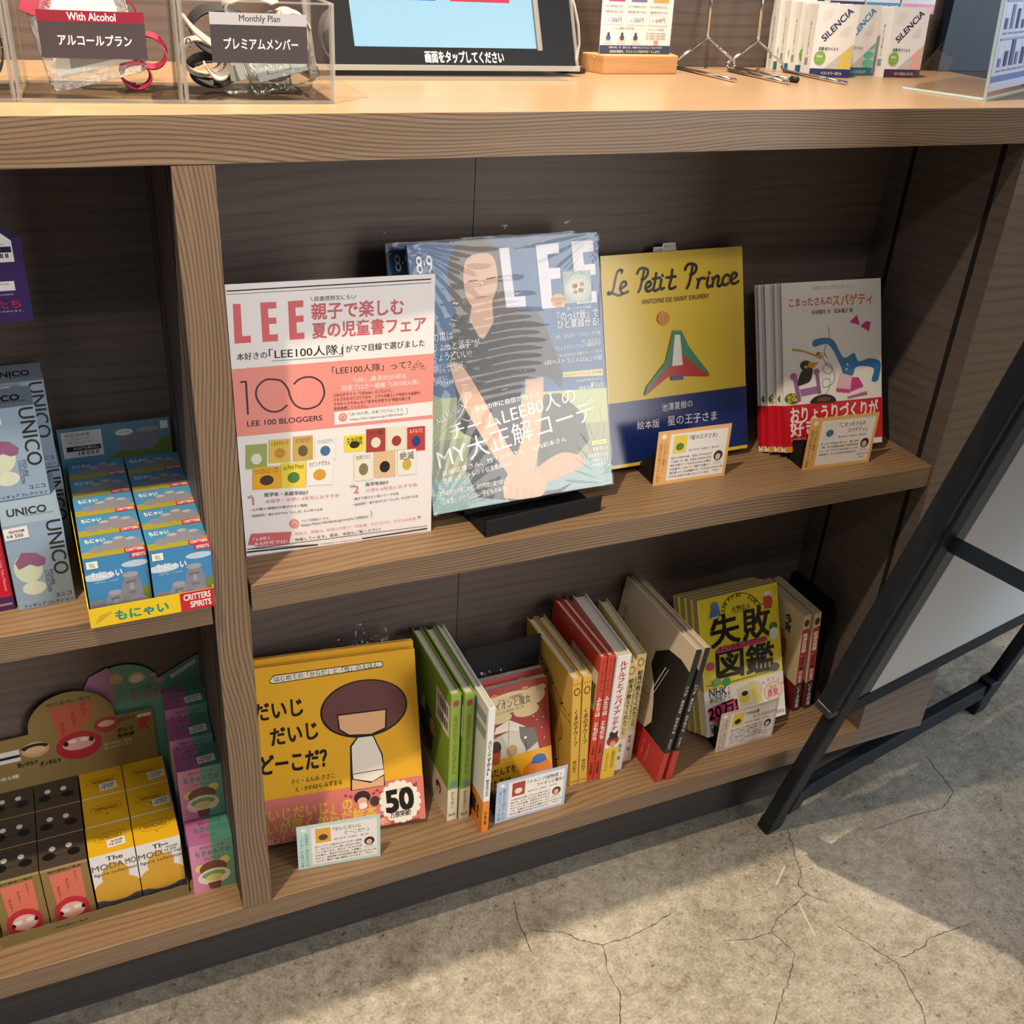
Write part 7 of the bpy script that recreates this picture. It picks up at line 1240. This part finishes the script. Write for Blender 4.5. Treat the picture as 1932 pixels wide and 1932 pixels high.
ax1 = acrylic_box('clear acrylic box with a red-topped label, left of the grey-labelled one', (-0.1405, 0.0610, ZT), -5.0); name_label(ax1, 'ac_label_red', '4A4044', 0.0225, 0.0335)
ax2 = acrylic_box('clear acrylic box with a grey-topped label beside the tablet', (-0.0115, 0.0490, ZT), -2.4); name_label(ax2, 'ac_label_grey', '433C3E', 0.0240, 0.0325)
ax0 = acrylic_box('clear acrylic box at the left frame edge, no label in view', (-0.2695, 0.0690, ZT), -4.0)

def vinyl_card(label, W, H, loc, rot, insert, prints=None, lanyard=None):
    r = thing('card_holder', label, 'card holder', 'clear vinyl card holders')
    n = 6; pts = []
    for cx, cz, a0 in ((W - .006, H - .006, 0), (.006, H - .006, 90), (.006, .006, 180), (W - .006, .006, 270)):
        for k in range(n + 1): pts.append((cx + .006 * math.cos(R(a0 + 90 * k / n)), 0, cz + .006 * math.sin(R(a0 + 90 * k / n))))
    m = MB(); m.prism([(p[0], -0.0018, p[2]) for p in pts], (0, 0.0036, 0), VINYL); m.build('sleeve', r)
    rim = MB(); rim.tube([(p[0], 0, p[2]) for p in pts] + [pts[0]], 0.0009, VINYL, 6); rim.build('welded_rim', r)
    c = MB(); c.box(0.008, -0.0004, 0.010, W - 0.008, 0.0004, H - 0.012, pm(insert, 0.35))
    if prints: c.sheet(prints, 100, 70, (0.008, -0.0004, 0.010), X, Z, sx=(W - 0.016) * 10, sy=(H - .022) * 1000 / 70)
    c.build('card', r)
    r.location = loc; r.rotation_euler = [R(a) for a in rot]; return r
vinyl_card('clear vinyl card holder with silver card, leaning in the red-labelled box', 0.076, 0.098, (-0.113, 0.0655, ZT + 0.0065), (-23, -14, -8), 'DAD8D4', [('P', [(18, 4), (95, 4), (95, 34), (28, 34)], '9a9894')])
vinyl_card('clear vinyl card holder with dark card and web address, in the grey-labelled box', 0.060, 0.052, (0.0480, 0.0560, ZT + 0.0055), (-40, -14, -2), '8A9298', [('P', [(0, 62), (100, 62), (100, 70), (0, 70)], '22242a'), ('E', 50, 66, 42, 10, '22242a'), ('U',), ('T', 'SHARE LOUNGE', 26, 59, 74, 64, 'E4E2E0', .02), ('R', 20, 12, 70, 22, '5e666c'), ('U',), ('T', 'SHARELOUNGE Wi-Fi', 24, 17.5, 66, 21, 'E9E9E9', 0), ('T', 'SHARE LOUNGE GUEST', 24, 13, 66, 16.5, 'E9E9E9', 0)])
vinyl_card('clear vinyl card holder standing behind the web-address one', 0.060, 0.056, (0.0250, 0.0745, ZT + 0.0045), (-30, -3, 0), 'A7ABAA')

def lanyard(label, col, paths, w, side):
    r = thing('lanyard', label, 'lanyard', None); cm = pm(col, 0.6)
    for i, pth in enumerate(paths):
        m = MB(); m.ribbon(pth, w, side[i], cm); m.build('strap', r)
    k = MB(); k.tube([Vector(paths[0][0]) + Vector((0.002 * math.cos(a), 0, 0.004 * math.sin(a))) for a in [j * .52 for j in range(13)]], 0.0008, CHROME, 6); k.build('clip', r)
    return r
def coil(c, rx, rz, n, a0, turns, dy=0.0, tilt=0.0):
    n = 64
    return [(c[0] + rx * math.cos(a0 + turns * 6.283 * k / n), c[1] + dy * k / n + tilt * math.sin(a0 + turns * 6.283 * k / n), c[2] + rz * math.sin(a0 + turns * 6.283 * k / n)) for k in range(n + 1)]
lanyard('crimson lanyard curled up in the red-labelled acrylic box', '8E1038', [coil((-0.043, 0.105, ZT + 0.014), 0.012, 0.010, 20, 1.0, 1.6, 0.02, .004), coil((-0.028, 0.118, ZT + 0.032), 0.013, 0.012, 20, 2.4, 1.2, 0.018, .006), coil((-0.052, 0.142, ZT + 0.062), 0.016, 0.011, 20, 0.5, 1.1, -0.02, .006), [(-0.128, 0.088, ZT + .070), (-0.120, 0.09, ZT + .066), (-0.100, 0.092, ZT + .075), (-0.085, 0.098, ZT + .085)]], 0.011, [(0, 1, .2), (.2, 1, .3), (0, 1, 0), (0, .4, 1)])
lanyard('grey lanyard looped inside the grey-labelled acrylic box', 'A59C96', [coil((0.010, 0.082, ZT + 0.032), 0.017, 0.013, 22, 2.2, 1.3, 0.02, .006), [(*q, z) for q, z in zip(smooth([(-0.004, 0.085), (0.004, 0.08), (0.018, 0.074), (0.030, 0.072), (0.026, 0.07), (0.016, 0.066), (0.008, 0.064)]), [p[1] for p in smooth([(0, ZT + .066), (1, ZT + .055), (2, ZT + .044), (3, ZT + .038), (4, ZT + .022), (5, ZT + .020), (6, ZT + .030)])])], coil((0.094, 0.095, ZT + 0.048), 0.015, 0.020, 22, 0.3, 1.3, 0.03, .004), coil((0.060, 0.105, ZT + .070), .022, .010, 20, .4, .9, .01, .006)], 0.013, [(.1, 1, .2), (0, 1, .4), (0, 1, .2), (0, 1, .6)])
lanyard('black lanyard crumpled at the back of the grey-labelled acrylic box', '17181C', [coil((0.034, 0.118, ZT + 0.050), 0.026, 0.018, 20, .5, 1.4, .012, .006), coil((0.080, 0.124, ZT + 0.026), 0.020, 0.016, 20, 1.5, 1.3, .01, .006), coil((0.022, 0.110, ZT + 0.018), 0.018, 0.010, 20, 1.5, 1.2, .01, .006)], 0.014, [(0, 1, .4), (.2, 1, .2), (0, 1, .5)])
lanyard('dark navy lanyard in the acrylic box at the frame edge', '161C28', [coil((-0.158, 0.112, ZT + 0.034), 0.012, 0.022, 22, 0.2, 1.2, 0.02, .004)], 0.013, [(0, 1, .1)])

# tablet in its stand
tb = thing('tablet_stand', 'black tablet stand with a lit pale blue touch screen', 'tablet')
m = MB(); bz = pm('0E1014', 0.35, 0.0, 0.3)
bw, bh, t = 0.300, 0.215, 0.006
m.box(0, 0, 0, bw, t, 0.020, bz); m.box(0, 0, 0.196, bw, t, bh, bz); m.box(0, 0, 0.020, 0.044, t, 0.196, bz); m.box(0.256, 0, 0.020, bw, t, 0.196, bz)
m.sheet(SHEETS['bezel'][2], 300, 215, (0, 0, 0), X, Z); m.build('bezel', tb)
sm, nt, bs = newmat('lit_screen')
def lit(h, s):
    k = ('lit', h)
    if k not in MATS:
        mm, nt, bs = newmat('lit_' + h.lower()); bs.inputs['Base Color'].default_value = (0.02, 0.02, 0.02, 1); bs.inputs['Roughness'].default_value = 0.2
        bs.inputs['Emission Color'].default_value = lin(h); bs.inputs['Emission Strength'].default_value = s; MATS[k] = mm
    return MATS[k]
m = MB(); m.box(0.040, 0.0055, 0.018, 0.260, 0.007, 0.200, lit('B4E6F8', 0.85))
pm_old = pm
def pm(h, rough=0.42, metal=0.0, spec=0.5, key=None): return lit(h, 0.9)
m.sheet(SHEETS['screen'][2], 262, 176, (0.044, 0.0055, 0.020), X, Z, sx=212 / 262, lift=0.0002)
pm = pm_old
m.build('screen', tb)
m = MB(); m.box(-0.004, -0.0022, -0.004, bw + 0.004, -0.0002, 0.0012, ACRED); m.box(-0.004, -0.0022, 0.0, 0.0, t, bh, ACRED); m.box(bw, -0.0022, 0, bw + 0.003, t, bh, ACRED); m.build('clear_frame', tb)
m = MB(); m.box(0.254, -0.003, 0.018, 0.259, -0.0002, 0.2, ACRED); m.build('screen_guard', tb)
m = MB(); m.prism([(0.02, 0.006, 0.0), (0.02, 0.10, -0.075), (0.02, 0.006, 0.15)], (0.26, 0, 0), pm('17191D', 0.4))
tb.location = (0.1425, 0.2150, ZT + 0.0095); tb.rotation_euler = (R(-24), 0, R(1.0))
base = MB(); base.box(0.13, 0.187, ZT, 0.4195, 0.30, ZT + 0.0035, ACRYL); base.box(0.13, 0.1865, ZT, 0.4195, 0.1882, ZT + 0.0036, ACRED)
bo = base.build('base_plate'); tag(bo, 'clear acrylic base plate under the black tablet stand', 'plate')
m = MB(); m.tube([(0.4470, 0.262, ZT + .085), (0.4560, 0.264, ZT + .070), (0.4640, 0.266, ZT + .050), (0.4680, 0.267, ZT + .030), (0.4660, 0.266, ZT + .015), (0.4590, 0.262, ZT + .004)], 0.0019, pm('CFCBC4', 0.5)); tag(m.build('charging_cable'), 'white charging cable hanging beside the tablet stand', 'cable')
m = MB(); m.tube([(0.4560, 0.262, ZT + .0005), (0.4560, 0.262, ZT + .0035)], 0.019, pm('121316', 0.5), 28); m.tube([(0.456, 0.262, ZT + .0035), (0.456, 0.262, ZT + .0045)], 0.017, pm('1a1c20', 0.5), 28); tag(m.build('cable_weight'), 'flat black disc on the worktop between tablet and wooden block', 'weight')

wb = MB()
for y0, y1, hh in ((0, 0.013, 0.0205), (0.013, 0.0152, 0.0175), (0.0152, 0.030, 0.0205)): wb.prism([(-0.42 * y0, y0, 0), (0.1035 + 0.3 * y0, y0, 0), (0.1035 + 0.3 * y1, y1, 0), (-0.42 * y1, y1, 0)], (0, 0, hh), W_BLOCK)
place(tag(wb.build('card_block', None, 0.0016), 'pale wooden slotted block holding the price leaflet', 'card stand'), (0.4896, 0.2428, ZT), 2.5)
lf = MB(); lf.box(0, 0, 0, 0.098, 0.0008, 0.140, pm('EFEAE4', 0.4)); lay(lf, 'leaflet', 'front', 0.098, 0.0008, 0.140)
lfo = thing('leaflet', 'white laminated price leaflet standing in the wooden block', 'leaflet'); lf.build('sheet', lfo)
sv = MB(); sv.box(-0.003, -0.0006, 0, 0.101, 0.0014, 0.143, ACRYL); sv.build('clear_sleeve', lfo)
place(lfo, (0.4905, 0.2573, ZT + 0.0108), 2.5, 3)
lfo.location.z = ZT + 0.0185

def wire_stand(label, x0, x1, yb, tip):
    r = thing('wire_stand', label, 'display stand', 'chrome wire display stands'); xm = (x0 + x1) / 2 + .001; za = ZT + 0.036
    m = MB(); m.tube([(xm, yb, za), (xm + .002, yb + .012, za + 0.09)], 0.0021, CHROME); m.build('post', r)
    for s, x in ((0, x0), (1, x1)):
        m = MB(); m.tube([(xm, yb, za), (x, yb - .004, ZT + 0.010), (x, yb - 0.003, ZT + .006), (x, yb - .008, ZT + .0024)], 0.0019, CHROME); m.build('leg', r)
        m = MB(); m.tube([(x, yb - .008, ZT + 0.0024), (x + 0.012, yb - 0.118, ZT + 0.0024)], 0.0022, CHROME); f = m.build('foot_rod', r)
        if s == tip: k = MB(); k.tube([(x + 0.0112, yb - 0.111, ZT + .0036), (x + 0.0123, yb - 0.121, ZT + .0036)], 0.0036, pm('101114', 0.6)); k.build('rubber_tip', f)
    return r
wire_stand('chrome wire display stand half behind the wooden block', 0.6205, 0.7075, 0.2985, 1)
wire_stand('chrome wire display stand beside the earplug cartons', 0.6850, 0.7700, 0.2800, 2)

sg = 'white earplug cartons'
SW, SD, SHH = 0.0562, 0.026, 0.0835
def ear(key, label, loc, yaw, back=0.0):
    m = MB(); m.box(0, 0, 0, SW, SD, SHH, pm('E4E6EA', 0.35)); lay(m, key, 'front', SW, SD, SHH, rough=0.35); lay(m, 'sil_side', 'left', SW, SD, SHH, rough=0.35)
    return place(tag(m.build('earplug_carton', None, 0.0004), label, 'carton', sg), loc, yaw, back)
ear('sil_yellow', 'white earplug carton with yellow plugs and navy base, frontmost', (0.7800, 0.2330, ZT), -11, 4)
ear('sil_teal', 'white earplug carton with teal plugs, tucked behind the yellow one', (0.8350, 0.2440, ZT), 2, 4)
ear('sil_pink', 'white earplug carton with pink plugs and purple base', (0.9000, 0.2320, ZT), -5, 5)
for i, lb in enumerate(('white earplug carton just behind the yellow-plug one', 'white earplug carton second behind the yellow-plug one', 'rearmost white earplug carton of the left row')):
    ear('silb_navy' if i else 'sil_teal', lb, (0.7795 - 0.0045 * i, 0.2610 + 0.0195 * i - .0045, ZT), -5, 6 + i) if 0 else None
m3 = ['white earplug carton just behind the yellow-plug one', 'white earplug carton second behind the yellow-plug one', 'rearmost white earplug carton of the left row']
SD = 0.0165
for i in range(3): ear('sil_teal', m3[i], (0.7800 - 0.0042 * i, 0.2625 + 0.0175 * i, ZT), -2, 5)
SD = 0.012
rk = thing('carton_riser', 'low white riser behind the earplug cartons carrying the second row', 'riser')
MB().box(0.8370, 0.2775, ZT, 0.985, 0.2800, ZT + 0.072, pm('D9DADD')).build('front_panel', rk); MB().box(0.8370, 0.2800, ZT + 0.069, 0.985, 0.3150, ZT + 0.072, pm('D9DADD')).build('top_panel', rk)
for key, lb, x in (('silb_navy', 'earplug carton with navy strip in the raised back row', 0.839), ('silb_blue', 'earplug carton with light blue strip in the raised back row', 0.8985), ('silb_pink', 'earplug carton with pink strip in the raised back row', 0.9600)):
    ear(key, lb, (x, 0.290, ZT + 0.0725), 0, 2)
np_ = MB(); np_.box(0, 0, 0, 0.128, 0.018, 0.26, pm('0E1E30', 0.5)); place(tag(np_.build('display_board', None, 0.001), 'tall dark navy board standing behind the clear sign', 'board'), (1.0530, 0.2950, ZT), 0)

sgn = thing('sign_holder', 'clear acrylic sign holder with a printed product sheet', 'sign holder')
d0 = Vector((1.0289 - 0.8868, 0.1169 - 0.0437, 0)); d0.normalize(); nn = Vector((-d0.y, d0.x, 0))
F0 = Vector((0.8868, 0.0437, ZT)); Lw = 0.21
m = MB(); q = [F0, F0 + nn * 0.002 + d0 * Lw - nn * 0.002, F0 + d0 * Lw + nn * 0.098, F0 + nn * 0.098]
m.prism([tuple(p) for p in q], (0, 0, 0.0028), ACRYL)
m.bar(F0 + Vector((0, 0, .0014)), F0 + nn * 0.098 + Vector((0, 0, .0014)), 0.0028, 0.0022, ACBLUE); m.bar(F0 + Vector((0, 0, .0014)), F0 + d0 * Lw + Vector((0, 0, .0014)), 0.0028, 0.0022, ACBLUE); m.build('base_plate', sgn)
lean = nn * 0.02 + Z * 0.26
m = MB(); m.prism([tuple(p) for p in (F0, F0 + d0 * Lw, F0 + d0 * Lw + lean, F0 + lean)], tuple(nn * 0.0028), ACRYL); m.bar(F0, F0 + lean, 0.0024, 0.0032, ACBLUE, side=d0); m.build('upright_plate', sgn)
m = MB(); O = F0 + d0 * 0.006 + lean * 0.035 + nn * 0.0004; U = d0; Vv = lean.normalized(); Nn = U.cross(Vv)
m.prism([tuple(p - Nn * 0.0003 + Nn * .0012) for p in (O, O + U * 0.195, O + U * 0.195 + Vv * 0.25, O + Vv * 0.25)], tuple(Nn * 0.0003), pm('C3CBE0', 0.4))
w, h, it, _ = SHEETS['sheet_grid']; m.sheet(it, w, h, O + Nn * 0.0013, U, Vv, sx=1.28, sy=0.235 / 0.19)
m.build('printed_sheet', sgn)
tri = MB(); tri.prism([tuple(F0 + nn * 0.098 + Vector((0, 0, .0028))), tuple(F0 + nn * 0.06 + Vector((0, 0, .0028))), tuple(F0 + nn * 0.02 + Z * .12)], tuple(d0 * 0.0028), ACRYL); tri.build('side_web', sgn)

# ============================================================ A-frame sign on the floor
af = thing('a_frame_sign', 'black folding A-frame sign with a blank white panel', 'sign')
F1 = Vector((0.776, -0.0075, 0)); F2 = Vector((1.3325, 0.1027, 0)); dd = (F2 - F1).normalized(); nv = Vector((dd.y, -dd.x, 0)); up = (Z + nv * 0.223)
def PT(a, h, off=0.0): return F1 + dd * a + up * h + nv * off
wd = (F2 - F1).length; HT = 1.22
for a in (0.006, wd - 0.006): 
    m = MB(); m.bar(PT(a, 0.004), PT(a, HT), 0.032, 0.022, FRAMEM, side=dd); s = m.build('stile', af, 0.003)
    k = MB(); k.bar(PT(a, 0.0), PT(a, 0.03), 0.034, 0.024, pm('0C0E11', 0.7), side=dd); k.build('rubber_foot', s, 0.003)
    sg_ = -1 if a < 0.1 else 1
    m = MB(); m.bar(PT(a + sg_ * 0.024, 0.305, -0.006), PT(a + sg_ * 0.024, HT, -0.006), 0.018, 0.028, FRAMEM, side=dd); ch = m.build('channel', af, 0.003)
    k = MB(); k.bar(PT(a + sg_ * 0.024, 0.292, -0.006), PT(a + sg_ * 0.024, 0.306, -0.006), 0.020, 0.030, pm('2a2e33', 0.25), side=dd); k.build('end_cap', ch, 0.003)
m = MB(); m.bar(PT(0.02, 0.072), PT(wd - 0.02, 0.072), 0.020, 0.030, FRAMEM, side=nv); cb = m.build('cross_bar', af, 0.002)
for a in (0.03, wd - 0.03):
    k = MB(); k.bar(PT(a, 0.040), PT(a, 0.095), 0.026, 0.026, FRAMEM, side=dd); k.build('bracket', af, 0.002)
m = MB(); m.bar(PT(0.062, 0.28, -0.004), PT(0.062, HT, -0.004), 0.080, 0.004, REVEAL, side=dd); m.bar(PT(wd - .062, 0.28, -0.004), PT(wd - .062, HT, -0.004), 0.080, 0.004, REVEAL, side=dd)
m.bar(PT(0.02, 0.275, -0.002), PT(wd - 0.02, 0.275, -0.002), 0.010, 0.022, FRAMEM, side=nv); m.build('panel_frame', af)
m = MB(); q = [PT(0.078, 0.286, -0.004), PT(wd - 0.078, 0.286, -0.004), PT(wd - 0.078, HT - .02, -0.004), PT(0.078, HT - .02, -0.004)]
m.prism([tuple(p) for p in q], tuple(nv * 0.003), pm('DDDEDF', 0.5)); m.build('white_panel', af)
# the front frame and the folding stays, mostly out of the picture to the right
G1 = F1 + nv * 0.545; up2 = (Z - nv * 0.223)
for a in (0.006, wd - 0.006):
    m = MB(); m.bar(G1 + dd * a + up2 * 0.004, G1 + dd * a + up2 * HT, 0.032, 0.022, FRAMEM, side=dd); m.build('stile', af, 0.003)
m = MB(); m.bar(G1 + dd * .02 + up2 * 0.072, G1 + dd * (wd - .02) + up2 * 0.072, 0.020, 0.030, FRAMEM, side=nv); m.build('cross_bar', af)
m = MB(); q = [G1 + dd * .03 + up2 * .286, G1 + dd * (wd - .03) + up2 * .286, G1 + dd * (wd - .03) + up2 * (HT - .02), G1 + dd * .03 + up2 * (HT - .02)]; m.prism([tuple(p) for p in q], tuple(-nv * 0.004), pm('DDDEDF', 0.5)); m.build('white_panel', af)
for a in (0.020, wd - 0.020):
    m = MB(); p0 = PT(a, 0.600, 0.006); m.bar(p0, p0 + nv * 0.268, 0.005, 0.022, pm('0D2233', 0.35), side=dd); m.build('folding_stay', af, 0.001)
